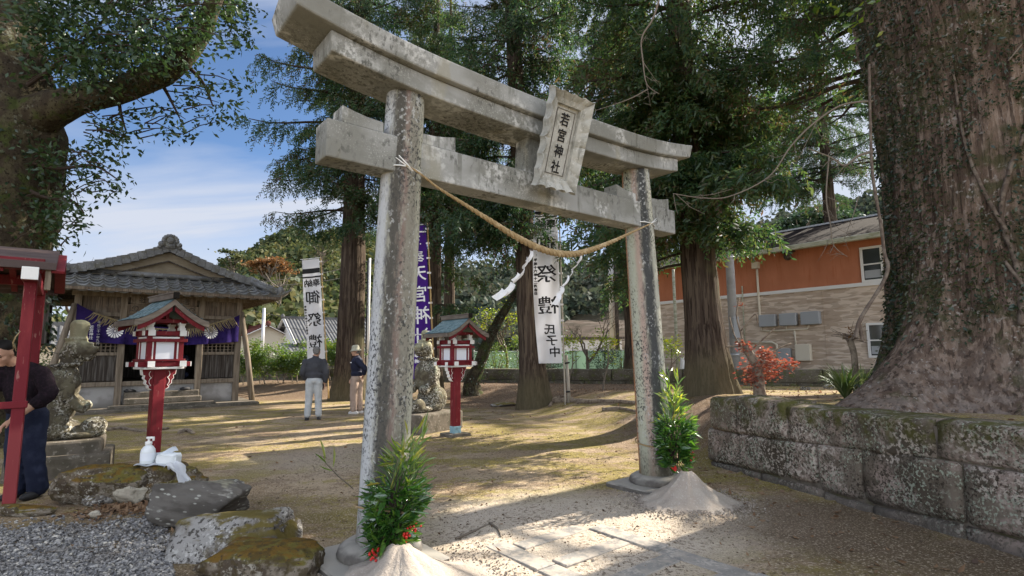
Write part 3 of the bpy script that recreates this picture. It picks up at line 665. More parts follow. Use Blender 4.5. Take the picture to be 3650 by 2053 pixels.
# gravel of the bed in the near corner: thousands of loose pebbles, one mass
PB_V = np.array([(1, 0, 0), (-1, 0, 0), (0, .8, 0), (0, -.8, 0), (0, 0, .55), (0, 0, -.55), (.6, .5, .3), (-.6, -.5, .3), (-.5, .5, -.2), (.6, -.4, .25)], float)
PB_F = [(0, 6, 4), (6, 2, 4), (2, 1, 4), (1, 7, 4), (7, 3, 4), (3, 9, 4), (9, 0, 4), (0, 2, 6), (1, 3, 7), (0, 3, 9), (2, 8, 1), (0, 5, 2)]
PP = []
while len(PP) < 12500:
    px, py = random.uniform(-160, 660), random.uniform(1800, 2120)
    lim = 1885 - 45 * (px / 620.0) + 18 * noise.noise((px * .01, 0, 0)) if px < 560 else 1880
    if py < lim - (30 if random.random() < .12 else 0) or px > 600 + 40 * noise.noise((0, py * .02, 0)) + (py - 1880) * .12: continue
    p = G(px, py); PP.append((p.x, p.y, H(p.x, p.y) + random.uniform(0, .012)))
PP = np.array(PP); nP = len(PP)
Vg, Fg = scatter(PB_V, PB_F, PP, bases(rng.normal(size=(nP, 3)) * (1, 1, .25)), rng.uniform(.007, .019, nP) * (1 + .5 * (rng.random(nP) < .1)))
m_pebble = mat('mixed grey pebbles', (.16, .16, .165), .8, [dict(k='island', lo=.0, hi=.8, c=(.33, .32, .31), a=1.0), dict(k='island', lo=.8, hi=1.0, c=(.62, .58, .50), a=.8), dict(k='noise', s=5, lo=.5, hi=.6, c=(.20, .185, .17), a=.6)])
stuff(np_mesh('gravel', Vg, Fg, m_pebble, smooth=True))

# ------------------------------------------------------------------ the stone gate
gate = thing('torii_gate', 'tall weathered grey stone torii gate with name plaque', 'torii gate', T0, ANG)
def pillar(u0, u1, m, r0, r1):
    mb = MB(); Hh = 3.70; nz = 26
    mb.tube([(0, 0, Hh * k / nz) for k in range(nz + 1)], [r0 + (r1 - r0) * (k / nz) ** 1.2 for k in range(nz + 1)], 40, rough=.012, freq=4)
    o = mb.build('pillar', m, gate, True, loc=(u0, 0, 0)); o.rotation_euler = (0, math.atan2(u1, Hh), 0); return o
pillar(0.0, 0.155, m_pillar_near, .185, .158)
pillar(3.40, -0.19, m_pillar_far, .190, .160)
def curve_z(u):              # sag of the top beams: flat in the middle, swept up at the ends
    q = abs(u - 1.62) / 2.2
    return 0.085 * q ** 2 + 0.075 * max(0, q - .55) ** 2 * 3.0
def swept(u0, u1, prof, n, slant, m, name):
    """prof: cross-section [(v,z)] at the middle of the beam"""
    mb = MB(); V = []; k = len(prof)
    for i in range(n + 1):
        t = i / n
        for (v, z) in prof:
            zz_ = z + curve_z(u0 + (u1 - u0) * t)
            sl = slant * (z - prof[0][1])
            u = (u0 - sl) + (u1 + sl - u0 + sl) * t
            V.append((u, v, zz_))
    Fs = [(i * k + j, (i + 1) * k + j, (i + 1) * k + (j + 1) % k, i * k + (j + 1) % k) for i in range(n) for j in range(k)]
    Fs += [tuple(range(k)), tuple(n * k + j for j in range(k - 1, -1, -1))]
    mb.add(V, Fs)
    return mb.build(name, m, gate, False, bevel=.014, seg=2)
swept(-.56, 3.80, [(-.20, 3.600), (.20, 3.600), (.20, 3.765), (-.20, 3.765)], 40, .05, m_torii, 'lower_lintel')
swept(-.835, 4.00, [(-.255, 3.768), (.255, 3.768), (.27, 3.90), (0, 3.965), (-.27, 3.935)], 44, .25, m_torii, 'top_lintel')
mb = MB(); mb.box((1.633, 0, 3.097), (4.36, .235, .296))
mb.build('tie_beam', m_torii, gate, bevel=.012, seg=2)
for u, sgn in ((.075, -1), (.095, 1), (3.245, -1), (3.225, 1)):
    mb = MB()
    a = u + sgn * .16; b = u + sgn * .50
    mb.prism([(a, 3.248), (b, 3.248), (b, 3.385), (b - sgn * .10, 3.362), (b - sgn * .2, 3.345), (a, 3.338)], lambda p, q: Vector((p, -.095, q)), lambda p, q: Vector((p, .095, q)))
    mb.build('wedge', m_torii, gate, bevel=.006)
mb = MB(); mb.prism([(1.40, 3.243), (1.90, 3.243), (1.87, 3.62), (1.43, 3.62)], lambda p, q: Vector((p, -.085, q)), lambda p, q: Vector((p, .085, q)))
mb.build('strut', m_torii, gate, bevel=.006)
for u in (0.0, 3.40):
    mb = MB(); mb.lathe([(.19, .01), (.29, .01), (.315, .05), (.30, .095), (.25, .125), (.19, .13)], 28)
    mb.build('foot_stone', m_darkstone, gate, True, loc=(u, 0, .01))
    mb = MB(); mb.box((0, 0, .0), (.80, .80, .09)); mb.build('plinth_slab', m_darkstone, gate, bevel=.012, loc=(u - .05, -.02, .0))
# name plaque: leans forward, with a scalloped flaring frame
plq = empty('plaque', (1.585, -.385, 3.49)); plq.parent = gate
plq.rotation_euler = (math.radians(18.5), math.radians(0), 0)
def plq_outer(t):            # closed loop of the frame, t in 0..4 by sides, returns (inner, outer, wave)
    k = int(t) % 4; f = t - int(t)
    iw, ih, ow, oh = .150, .335, .262, .452
    ci = [(-iw, -ih), (iw, -ih), (iw, ih), (-iw, ih)]; co_ = [(-ow, -oh), (ow, -oh), (ow * 1.05, oh), (-ow * 1.05, oh)]
    a, b = ci[k], ci[(k + 1) % 4]; c, d = co_[k], co_[(k + 1) % 4]
    nsc = 4 if k % 2 == 0 else 6
    s = abs(math.sin(PI * f * nsc)) ** .6
    out = (c[0] + (d[0] - c[0]) * f, c[1] + (d[1] - c[1]) * f)
    nrm = [(0, -1), (1, 0), (0, 1), (-1, 0)][k]
    bul = -.022 * s
    return (a[0] + (b[0] - a[0]) * f, a[1] + (b[1] - a[1]) * f), (out[0] + nrm[0] * bul, out[1] + nrm[1] * bul), s
mb = MB(); V = []; NS = 160
for i in range(NS):
    I, O, s = plq_outer(4 * i / NS)
    mid = (I[0] * .5 + O[0] * .5, I[1] * .5 + O[1] * .5)
    V += [(I[0], .0, I[1]), (I[0] * .97 + O[0] * .03, -.032, I[1] * .97 + O[1] * .03), (mid[0], -.040 - .012 * s, mid[1]), (O[0], -.075 - .02 * s, O[1]), (O[0] * .99, .0, O[1] * .99), (I[0], .05, I[1])]
mb.add(V, [((i * 6 + j), (i * 6 + (j + 1) % 6), ((i + 1) % NS) * 6 + (j + 1) % 6, ((i + 1) % NS) * 6 + j) for i in range(NS) for j in range(6)])
mb.build('plaque_frame', m_plaque, plq)
mb = MB(); mb.box((0, .025, 0), (.31, .045, .68)); mb.build('plaque_face', m_plaque, plq)
mb = MB()
for w_, h_ in ((.115, .30),):
    for a, b in (((-w_, -h_), (w_, -h_)), ((w_, -h_), (w_, h_)), ((w_, h_), (-w_, h_)), ((-w_, h_), (-w_, -h_))):
        mb.beam((a[0], -.001, a[1]), (b[0], -.001, b[1]), .006, .004, up=(0, 1, 0))
mb.build('plaque_groove', m_darkstone, plq)
mb = MB()
lettering(mb, [(c, 0.0, .215 - .148 * i, .128, .92, 1.0) for i, c in enumerate('若宮神社')], lambda x, y, k: Vector((x, -.002 - .0004 * k, y)), bold=.0025)
mb.build('lettering', m_ink, plq)

# ------------------------------------------------------------------ straw rope across the gate, paper streamers
pts = [(1448, 589.5), (1495, 617), (1560, 668), (1650, 725), (1750, 788), (1822, 834), (1895, 873), (1967, 899), (2040, 906), (2112, 889), (2185, 860), (2257, 826), (2325, 795)]
path = []
for px, py in pts:
    u, z = TP(px, py, .215); path.append(Vector((u, -.215, z)))
def spline(P, n):
    out = []
    for i in range(len(P) - 1):
        a = P[max(i - 1, 0)]; b = P[i]; c = P[i + 1]; d = P[min(i + 2, len(P) - 1)]
        for k in range(n):
            t = k / n
            out.append(0.5 * ((2 * b) + (c - a) * t + (2 * a - 5 * b + 4 * c - d) * t * t + (3 * b - a - 3 * c + d) * t ** 3))
    out.append(P[-1]); return out
sp = spline(path, 12); M_ = len(sp)
rope = thing('straw_rope', 'thick twisted straw rope sagging between the gate pillars', 'rope', T0, ANG)
def rope_r(t): return .0085 + .023 * math.sin(PI * min(1, max(0, (t - .06) / .90))) ** 1.3 if t < .97 else .0085
arc = [0]
for i in range(1, M_): arc.append(arc[-1] + (sp[i] - sp[i - 1]).length)
for k in range(3):
    q = []; rr = []
    ph = 0.0
    for i in range(M_ * 3 - 2):
        f = i / 3; j = min(int(f), M_ - 2); g = f - j
        p = sp[j].lerp(sp[j + 1], g); t = (arc[j] + (arc[j + 1] - arc[j]) * g) / arc[-1]
        R_ = rope_r(t)
        ph = 2 * PI * (arc[j] + (arc[j + 1] - arc[j]) * g) / .16
        tang = (sp[j + 1] - sp[j]).normalized(); nn = Vector((0, -1, 0)); bb = tang.cross(nn).normalized()
        a = ph + k * 2 * PI / 3
        q.append(p + (nn * math.cos(a) + bb * math.sin(a)) * R_ * .52); rr.append(R_ * .60)
    mb = MB(); mb.tube(q, rr, 8, rough=.10, freq=70); mb.build('strand', m_straw, rope, True)
# white cord ends round both pillars
for (c, r, z, e) in (((0.125, 0, 2.985), .172, 2.985, sp[0]), ((3.245, 0, 2.99), .176, 2.99, sp[-1])):
    mb = MB()
    mb.tube([Vector((c[0] + r * math.cos(a), r * math.sin(a), z + .012 * math.sin(a * 2))) for a in [2 * PI * i / 24 for i in range(25)]], .006, 5)
    d = -1 if e is sp[0] else 1
    mb.tube([e - Vector((d * .06, 0, .035)), e, e + Vector((d * .09, 0, .045))], [.007, .006, .003], 5)
    mb.tube([e - Vector((d * .06, 0, .035)), e + Vector((0, -.01, .01)), e + Vector((d * .07, -.01, .065))], [.007, .006, .003], 5)
    mb.build('cord_end', m_white, rope, True)
def streamer(pix, v, w0, label):
    P = []
    for px, py in pix:
        u, z = TP(px, py, v); P.append(Vector((u, -v, z)))
    o = thing('paper_streamer', label, 'streamer', T0, ANG, 'paper streamers on the rope')
    mb = MB(); n = len(P)
    for i in range(n - 1):
        a, b = P[i], P[i + 1]; d = (b - a); L = d.length; d.normalize()
        s = Vector((0, 1, 0)).cross(d).normalized(); off = s * w0 * (.42 if i % 2 else -.42) + Vector((0, .012 * (-1) ** i, 0))
        wd = w0 * (.52 + .03 * i)
        def fn(x, y, a=a, d=d, L=L, s=s, off=off, wd=wd):
            return (a + d * L * (y * 1.16 - .08) + off + s * wd * (x - .5) * 2 + Vector((0, -.03 * math.sin(PI * y) + .02 * math.sin(3 * x + i), 0)), Vector((0, -1, 0)))
        mb.sheet(fn, 3, 4, .002)
    mb.build('folded_strip', m_shide, o)
    return o
streamer([(1893, 890), (1880, 925), (1866, 955), (1846, 985), (1826, 1008), (1796, 1042), (1764, 1068)], .23, .036, 'wide white zigzag paper streamer blown left from the rope')
streamer([(2070, 903), (2062, 932), (2040, 960), (2022, 990), (2004, 1022), (1990, 1050), (1974, 1085)], .23, .022, 'narrow twisted white paper streamer nearer the far gate pillar')

# ------------------------------------------------------------------ sand mounds and the bound evergreens
def sand_mound(x, y, r, h, seed, label):
    mb = MB(); n = 56; prof = [(0, 1.0), (.05, .985), (.10, .93), (.17, .82), (.26, .66), (.36, .50), (.48, .35), (.62, .21), (.78, .09), (.92, .025), (1.06, -.02)]
    V = []
    for f, g in prof:
        for k in range(n):
            a = 2 * PI * k / n
            w_ = 1 + .14 * noise.noise((math.cos(a) * 1.5 + seed, math.sin(a) * 1.5, 2)) + .07 * noise.noise((math.cos(a) * 5 + seed, math.sin(a) * 5, f * 4))
            rr = r * f * w_
            zz = h * g + .030 * (f > .08) * (f < .8) * max(0, noise.noise((math.cos(a) * 2.6 + seed, math.sin(a) * 2.6, f * 3.0))) - .022 * (f > .15) * abs(noise.noise((math.cos(a) * 4.2 + seed, math.sin(a) * 4.2, f * 1.2))) * (f < .85) + (.018 * noise.noise((rr * math.cos(a) * 9 + seed, rr * math.sin(a) * 9, 0)) + .025 * abs(noise.noise((rr * math.cos(a) * 4 + seed, rr * math.sin(a) * 4, 7)))) * (0 < f < .9)
            V.append((rr * math.cos(a), rr * math.sin(a), zz))
    mb.add(V, [(i * n + k, i * n + (k + 1) % n, (i + 1) * n + (k + 1) % n, (i + 1) * n + k)[::-1] for i in range(len(prof) - 1) for k in range(n)])
    o = mb.build('sand_mound', m_sand, None, True, loc=(x, y, H(x, y)))
    tag(o, label, 'sand mound', 'sand mounds at the gate')
    return o
sand_mound(-.76, 3.80, .60, .245, 3.0, 'conical pale sand mound before the near gate pillar')
sand_mound(1.76, 5.74, .55, .30, 9.0, 'conical pale sand mound before the far gate pillar')
def bouquet(base, hgt, rad, label, seed, lean):
    o = thing('evergreen_bundle', label, 'plant bundle', base, ANG, 'evergreen bundles tied to the pillars')
    r = np.random.default_rng(seed); L = Vector(lean)
    st = MB()
    ends = []
    for i in range(22):
        a = r.uniform(0, 2 * PI); q = r.uniform(.15, 1) ** .6
        h = hgt * r.uniform(.45, 1.0) * (1 - .25 * q)
        e = Vector((math.cos(a) * rad * q, math.sin(a) * rad * q * .8 - .03, h)) + L * h
        st.tube([(0.02 * math.cos(a), .02 * math.sin(a), -.05), Vector((e.x * .35, e.y * .35, h * .5)), e], [.006, .005, .003], 5)
        ends.append(e)
    st.build('stems', m_twig_dark, o)
    def leaves(n, zlo, zhi, size, tv, tf, m, name, spread=1.0, upw=.5):
        P = []; Dd = []
        for _ in range(n):
            t = r.uniform(zlo, zhi); a = r.uniform(0, 2 * PI)
            env = math.sin(PI * min(.98, max(.06, (t * .80 + .16)))) ** .6 * (.8 + .5 * noise.noise((a * .8, t * 3.5, seed)))
            q = rad * spread * env * r.uniform(.25, 1.0) ** .5
            P.append((math.cos(a) * q + L.x * t * hgt, math.sin(a) * q * .85 + L.y * t * hgt - .03, t * hgt))
            Dd.append((math.cos(a) + r.normal() * .5, math.sin(a) + r.normal() * .5, upw + r.normal() * .5))
        V, Fc = scatter(tv, tf, P, bases(Dd), r.uniform(.6, 1.25, n) * size)
        np_mesh(name, V, Fc, m, o)
    leaves(620, .02, .62, .13, BLADE_V, BLADE_F, l_bouquet, 'lance_leaves', 1.0, .35)
    leaves(170, .0, .60, .125, LEAF_V, LEAF_F, l_bouquet, 'broad_leaves', 1.05, .1)
    leaves(260, .42, .78, .16, [(0, 0, 0), (.5, .012, 0), (1, 0, 0), (.5, -.012, 0)], LEAF_F, l_pine, 'pine_needles', .75, 1.6)
    leaves(90, .60, 1.0, .13, BLADE_V, BLADE_F, l_bamboo, 'bamboo_leaves', 1.0, .7)
    sp_ = MB()
    for i in range(5):
        e = Vector((r.uniform(-.02, .16), r.uniform(-.1, .05), hgt * r.uniform(.95, 1.28))) + L * hgt
        sp_.tube([(0, 0, hgt * .5), Vector((e.x * .6, e.y, hgt * .9)), e], [.004, .003, .002], 4)
        P = [e - Vector((0, 0, .05 * k)) for k in range(6)]
        V, Fc = scatter(BLADE_V, BLADE_F, [p[:] for p in P], bases(r.normal(size=(6, 3)) * (.8, .5, .4) + (.35, 0, .8)), r.uniform(.11, .19, 6))
        sp_.add([tuple(v) for v in V], [tuple(f) for f in Fc])
    sp_.build('bamboo_sprays', l_bamboo, o)
    for c in ((.07, -.15, .10), (.14, -.13, .13), (-.16, -.12, .02)):
        bb = MB()
        for _ in range(14):
            bb.ball(Vector(c) + Vector(r.normal(size=3) * .018), .0095, 8, 6)
        bb.build('berry_cluster', m_berry, o, True)
    return o
b1 = Vector((-.90, 4.02, 0)); bouquet((b1.x, b1.y, .16), .68, .185, 'fuller bundle of bamboo leaves, evergreens and red berries tied to the near pillar', 5, (.17, .0, 0))
b2 = Vector((1.74, 6.08, 0)); bouquet((b2.x, b2.y, .27), .80, .20, 'bundle of glossy evergreens with red berries tied to the far pillar', 8, (.02, .02, 0))
def ring(u, zc, r, tilt, label):
    mb = MB(); c = TF(u, 0, zc)
    P = [Vector((c.x, c.y, c.z)) + UX * (r * math.cos(a)) + NX * (r * 1.25 * math.sin(a) + .05) + Vector((0, 0, tilt * math.cos(a + .5))) for a in [2 * PI * i / 32 for i in range(33)]]
    mb.tube(P, .008, 6, rough=.2, freq=80)
    o = mb.build('tie_rope', m_straw, None, True); tag(o, label, 'rope', 'thin ropes round the pillars'); return o
ring(.01, .36, .215, -.06, 'thin straw rope looped round the foot of the near pillar')
ring(3.39, .50, .225, .03, 'thin straw rope looped round the foot of the far pillar')
# ------------------------------------------------------------------ retaining wall of big stones, the earth of the terrace behind it
def WP(s, z, d=0.0): return WA + WDIR * s + WN * d + Vector((0, 0, z))
wall = thing('retaining_wall', 'low mossy retaining wall of large lichened stones', 'stone wall', WA)
def wstone(s0, s1, z0, z1, seed, tilt=(0, 0), depth=.46, m=None):
    mb = MB(); n = 16; nz = 10
    s0 -= .014; s1 += .014; z0 -= .012; z1 += .008 if z1 < .8 else 0
    V = []; idx = {}
    def add(i, j, k):
        key = (i, j, k)
        if key in idx: return idx[key]
        a, b, c = i / n, j / nz, k / 4
        s = s0 + (s1 - s0) * a; zt0 = z0 + tilt[0] * a; zt1 = z1 + tilt[1] * a
        z = zt0 + (zt1 - zt0) * b
        ex = min(a, 1 - a) * (s1 - s0); ez = min(b, 1 - b) * (z1 - z0)
        rd = .030; fr = 0.0
        for e in (ex, ez):
            if e < rd: fr += (1 - math.sqrt(max(0, 1 - (1 - e / rd) ** 2))) * rd * .8
        d = depth * c
        p = Vector((s, d, z))
        nn = noise.noise(Vector((s * 2.3 + seed, z * 2.3, d * 2))); n2 = noise.noise(Vector((s * 8, z * 8 + seed, d * 8))) - 1.4 * max(0, abs(noise.noise(Vector((s * 3.1 + seed, z * 3.1, 4)))) - .30)
        d2 = d + (fr + .035 * nn + .012 * n2) * (1 - c) ** 2 * 1.0
        zz = z + (.02 * noise.noise(Vector((s * 3 + seed, d * 3, 5))) + .006 * n2) - (.05 * (max(0, .25 - c) if b == 1 else 0))
        ss = s + .012 * noise.noise(Vector((seed, z * 5, d * 5)))
        q = WDIR * ss + WN * d2 + Vector((0, 0, zz))
        idx[key] = len(V); V.append(q); return idx[key]
    Fs = []
    for i in range(n):
        for j in range(nz):
            Fs.append((add(i, j, 0), add(i + 1, j, 0), add(i + 1, j + 1, 0), add(i, j + 1, 0)))
            Fs.append((add(i, j, 4), add(i, j + 1, 4), add(i + 1, j + 1, 4), add(i + 1, j, 4)))
        for k in range(4):
            Fs.append((add(i, nz, k), add(i + 1, nz, k), add(i + 1, nz, k + 1), add(i, nz, k + 1)))
            Fs.append((add(i, 0, k), add(i, 0, k + 1), add(i + 1, 0, k + 1), add(i + 1, 0, k)))
    for j in range(nz):
        for k in range(4):
            Fs.append((add(0, j, k), add(0, j + 1, k), add(0, j + 1, k + 1), add(0, j, k + 1)))
            Fs.append((add(n, j, k), add(n, j, k + 1), add(n, j + 1, k + 1), add(n, j + 1, k)))
    mb.add(V, Fs); mb.build('stone', m or m_block, wall, True)
rows = [
 [(0.02, .50, .50, .90, 0, .02), (.535, 1.325, .50, .95, .03, -.02), (1.37, 2.93, .53, .905, .06, .01), (2.985, 4.55, .61, .925, .03, .02), (4.6, 5.9, .62, .94, 0, 0)],
 [(-.06, .53, .07, .48, .02, .0), (.565, 1.25, .09, .485, .03, .02), (1.29, 1.70, .12, .50, .02, .03), (1.755, 2.225, .08, .525, .03, .04), (2.275, 3.12, .09, .575, .06, .03), (3.17, 4.35, .14, .60, .02, .0), (4.4, 5.8, .12, .6, 0, 0)],
 [(-.02, .86, -.2, .05, 0, .02), (.9, 1.75, -.2, .07, 0, .01), (1.79, 2.3, -.2, .06, 0, 0), (2.34, 3.1, -.2, .07, 0, .05), (3.15, 4.6, -.2, .11, 0, .0)]]
sd = 1
for ri, row in enumerate(rows):
    for (a, b, c, d, t0, t1) in row:
        sd += 3.7; wstone(a, b, c, d, sd, (t0, t1), .46 if ri < 2 else .5)
mb = MB(); mb.add([WP(s, z, d) - WA for s in (.06, 6.0) for d in (.045, .42) for z in (-.2, .86)], [(0, 1, 3, 2), (4, 6, 7, 5), (0, 4, 5, 1), (2, 3, 7, 6), (0, 2, 6, 4), (1, 5, 7, 3)])
mb.build('mortar', m_mortar, wall)
# ------------------------------------------------------------------ loose rocks
def rock(label, cx, cy, size, m, seed, rz=0.0, cuts=5, tilt=(0, 0), sink=.25, group='rocks edging the gravel bed', rough=.10, zoff=0.0, block=1.0):
    r = random.Random(seed)
    planes = []
    for _ in range(cuts):
        n_ = Vector((r.gauss(0, 1), r.gauss(0, 1), r.gauss(.25, .8))).normalized(); planes.append((n_, r.uniform(.50, .80)))
    mb = MB(); nu, nv = 72, 44; V = []
    for j in range(nv + 1):
        th = PI * j / nv
        for i in range(nu):
            ph = 2 * PI * i / nu
            p = Vector((math.sin(th) * math.cos(ph), math.sin(th) * math.sin(ph), math.cos(th)))
            if block != 1.0: p = Vector([math.copysign(abs(c) ** block, c) for c in p]) * .86
            k = 1.0
            for n_, d in planes:
                q = p.dot(n_)
                if q > 1e-3: k = min(k, d / q)
            p = p * k
            p *= 1 + rough * noise.noise(p * 1.8 + Vector((seed, 0, 0))) * 1.3 - rough * 1.1 * abs(noise.noise(p * 3.1 + Vector((seed, 3, 0)))) + rough * .5 * noise.noise(p * 7 + Vector((seed, 5, 0))) + rough * .30 * noise.noise(p * 17)
            V.append(Vector((p.x * size[0] / 2, p.y * size[1] / 2, p.z * size[2] / 2)))
    mb.add(V, [(j * nu + i, (j + 1) * nu + i, (j + 1) * nu + (i + 1) % nu, j * nu + (i + 1) % nu) for j in range(nv) for i in range(nu)])
    o = mb.build('rock', m, None, True, loc=(cx, cy, H(cx, cy) + size[2] * (.5 - sink) + zoff))
    o.rotation_euler = (tilt[0], tilt[1], rz); tag(o, label, 'rock', group); return o
def rk(label, px0, px1, pyb, h, dep, m, seed, **k):
    p = G((px0 + px1) / 2, pyb); wd = (px1 - px0) * p.y / F_PX; yy = p.y + dep * .35
    return rock(label, D((px0 + px1) / 2, pyb, yy).x, yy, (wd * 1.12, dep, h), m, seed, **k)
rk('long brown mossy rock behind the small pale stones', 205, 520, 1806, .46, .5, m_rock, 4, rz=.1, sink=.12, block=.65, cuts=4)
rk('small grey white knobbly rock', 300, 390, 1803, .22, .2, m_rock_grey, 9, sink=.15, rough=.16)
rk('flat pale tan rock with a cracked face', 392, 528, 1801, .27, .26, m_rock_pale, 13, rz=-.2, tilt=(.15, .1), sink=.12, cuts=7, block=.6)
rk('tiny tan chip of rock beside the flat pale rock', 478, 522, 1786, .12, .1, m_rock_pale, 17, cuts=8)
rk('mossy yellow topped rock below the plastic bag', 518, 730, 1790, .42, .45, m_rock, 23, rz=.2, sink=.15, block=.6, cuts=3)
q_ = D(575, 1700, 6.12); rock('flat stone that carries the pump bottle', q_.x, q_.y, (.56, .44, .46), m_rock, 30, sink=.16, rough=.04, cuts=0, block=.45)
rk('rounded brown rock in front of the mossy yellow one', 515, 665, 1846, .30, .3, m_rock, 37, sink=.2)
rk('big slanting rock covered in pale lichen spots', 545, 872, 1885, .52, .5, m_rock_spot, 41, rz=.15, tilt=(.05, .16), sink=.16, cuts=3, block=.55)
rk('broad grey rock with brown moss on top', 616, 1062, 2000, .44, .55, m_rock_grey, 52, rz=.25, sink=.30, rough=.07, block=.42, cuts=2)
rk('rock wholly covered in moss at the lower edge', 650, 1140, 2085, .33, .5, m_rock, 61, sink=.30, rough=.07, block=.55, cuts=2)
rk('small pale cobble on the gravel edge', 318, 365, 1842, .07, .07, m_rock_pale, 66, sink=.1, cuts=2)
rk('low brown kerb rock at the foot of the red post', -10, 185, 1842, .16, .22, m_rock, 71, sink=.25)
for i, (px, py, w_, hh, lab) in enumerate(((1395, 1428, .5, .22, 'pale flat stone lying at the foot of the leaning ivy tree'), (1795, 1448, .8, .16, 'flat grey rock beside the second cedar root'), (2300, 1425, .35, .14, 'small rock in the leaf litter under the low wall'), (2960, 1385, .4, .2, 'loose stone on the sunny terrace by the far wall'), (2870, 1392, .3, .14, 'smaller loose stone on the sunny terrace'))):
    p = GH(px, py); rock(lab, p.x, p.y, (w_, w_ * .7, hh), m_rock_grey, 90 + i, group='stones on the bank')
SP = []
for cx_, cy_, rr_ in ((-.76, 3.80, .60), (1.76, 5.74, .55)):
    for _ in range(2600):
        a = random.uniform(0, 2 * PI); q = rr_ * (.72 + .42 * abs(random.gauss(0, .7))) * (1 + .14 * noise.noise((math.cos(a) * 1.5 + 3, math.sin(a) * 1.5, 2)))
        if q > rr_ * 1.6: continue
        x, y = cx_ + q * math.cos(a), cy_ + q * math.sin(a); SP.append((x, y, H(x, y) + max(0, .045 * (1.0 - q / rr_)) + .004))
Vg, Fg = scatter(PB_V, PB_F, np.array(SP), bases(rng.normal(size=(len(SP), 3)) * (1, 1, .4)), rng.uniform(.004, .013, len(SP)))
stuff(np_mesh('sand_spill', Vg, Fg, m_sand))
# grit and small clods lying on the near ground: a mass nobody could count
GP = []
while len(GP) < 9000:
    x, y = random.uniform(-3.2, 4.0), 3.2 + 7.5 * random.random() ** 1.6
    if (Vector((x, y, 0)) - WA).dot(WN) > -.05 and y < 8: continue
    if random.random() > .35 + .65 * (noise.noise((x * 1.3, y * 1.3, 6)) > .0): continue
    GP.append((x, y, H(x, y) + random.uniform(-.002, .004)))
GP = np.array(GP)
Vg, Fg = scatter(PB_V, PB_F, GP, bases(rng.normal(size=(len(GP), 3)) * (1, 1, .3)), rng.uniform(.003, .010, len(GP)) * (1 + 1.2 * (rng.random(len(GP)) < .06)))
m_grit = mat('loose brown grit', (.16, .12, .085), 1.0, [dict(k='island', lo=.2, hi=.8, c=(.20, .155, .112), a=1.0), dict(k='island', lo=.95, hi=1.0, c=(.5, .47, .42), a=.8)])
stuff(np_mesh('grit', Vg, Fg, m_grit))
# roots and sticks
def root(label, pix, r0, r1, name='tree_root', cat='root', m=None, lift=.3, group=None):
    P = []
    for i, (px, py) in enumerate(pix):
        q = GH(px, py); P.append(Vector((q.x, q.y, q.z + r0 * lift + .02 * noise.noise((i * 1.3, px, 0)))))
    P = spline(P, 5); n = len(P)
    mb = MB(); mb.tube(P, [r0 + (r1 - r0) * i / (n - 1) for i in range(n)], 8, rough=.3, freq=6)
    o = mb.build(name, m or m_root, None, True); tag(o, label, cat, group); return o
root('thick exposed root running right from the second cedar', [(1930, 1440), (2000, 1432), (2090, 1436), (2180, 1434), (2270, 1440)], .09, .04, group='exposed roots')
root('pale thin root curling by the banner foot', [(1960, 1450), (1975, 1425), (2010, 1415), (2040, 1422), (2060, 1440)], .05, .02, group='exposed roots')
root('low root crossing the sandy ground under the cedars', [(2150, 1462), (2200, 1458), (2240, 1462), (2275, 1470)], .05, .02, group='exposed roots')
root('knotty root lying left of the mossy shrine steps', [(370, 1538), (420, 1530), (470, 1534), (520, 1540), (600, 1530)], .05, .03, group='exposed roots')
root('short knotted root in the sunny yard', [(640, 1545), (665, 1538), (690, 1548)], .05, .03, group='exposed roots')
root('dry forked stick lying before the gate', [(1625, 1925), (1690, 1895), (1765, 1858)], .012, .006, 'fallen_stick', 'stick', m_twig, 1.0, 'sticks on the ground')
root('broken bent stick crossing the forked one', [(1745, 1868), (1775, 1890), (1785, 1915)], .010, .006, 'fallen_stick', 'stick', m_twig, 1.2, 'sticks on the ground')
root('long thin twig lying on the gravel', [(165, 1978), (260, 1955), (330, 1962), (395, 1950)], .006, .003, 'fallen_stick', 'stick', m_twig, 2.5, 'sticks on the ground')
# leaf litter: a mass nobody could count
LP = []
for _ in range(9000):
    x, y = random.uniform(-6, 9), random.uniform(3, 22)
    dens = .10 + .9 * sstep(6.0, 3.2, (Vector((x, y, 0)) - Vector((2, 19, 0))).length) + .7 * sstep(2.6, 1.0, abs((Vector((x, y, 0)) - WA).dot(WN) - .0 + .5) * 2.2) * (y < 7.6) + .4 * (x > 3.5 and y > 8)
    if random.random() > dens: continue
    if (Vector((x, y, 0)) - WA).dot(WN) > -.02 and y < 7.6 and (Vector((x, y, 0)) - WA).dot(WN) < .45: continue
    LP.append((x, y, H(x, y) + .012))
for px, py, n_ in ((430, 1812, 260), (520, 1815, 160), (300, 1835, 90), (700, 1900, 70), (1500, 1500, 120)):
    for _ in range(n_):
        g_ = G(px + random.gauss(0, 45), py + random.gauss(0, 9)); LP.append((g_.x, g_.y, H(g_.x, g_.y) + random.uniform(.008, .03)))
LP = np.array(LP)
Vl, Fl = scatter(LEAF_V, LEAF_F, LP, bases(rng.normal(size=(len(LP), 3)) * (1, 1, .3), np.tile((0, 0, 1.0), (len(LP), 1)) + rng.normal(size=(len(LP), 3)) * .5), rng.uniform(.04, .085, len(LP)))
stuff(np_mesh('leaf_litter', Vl, Fl, l_litter))
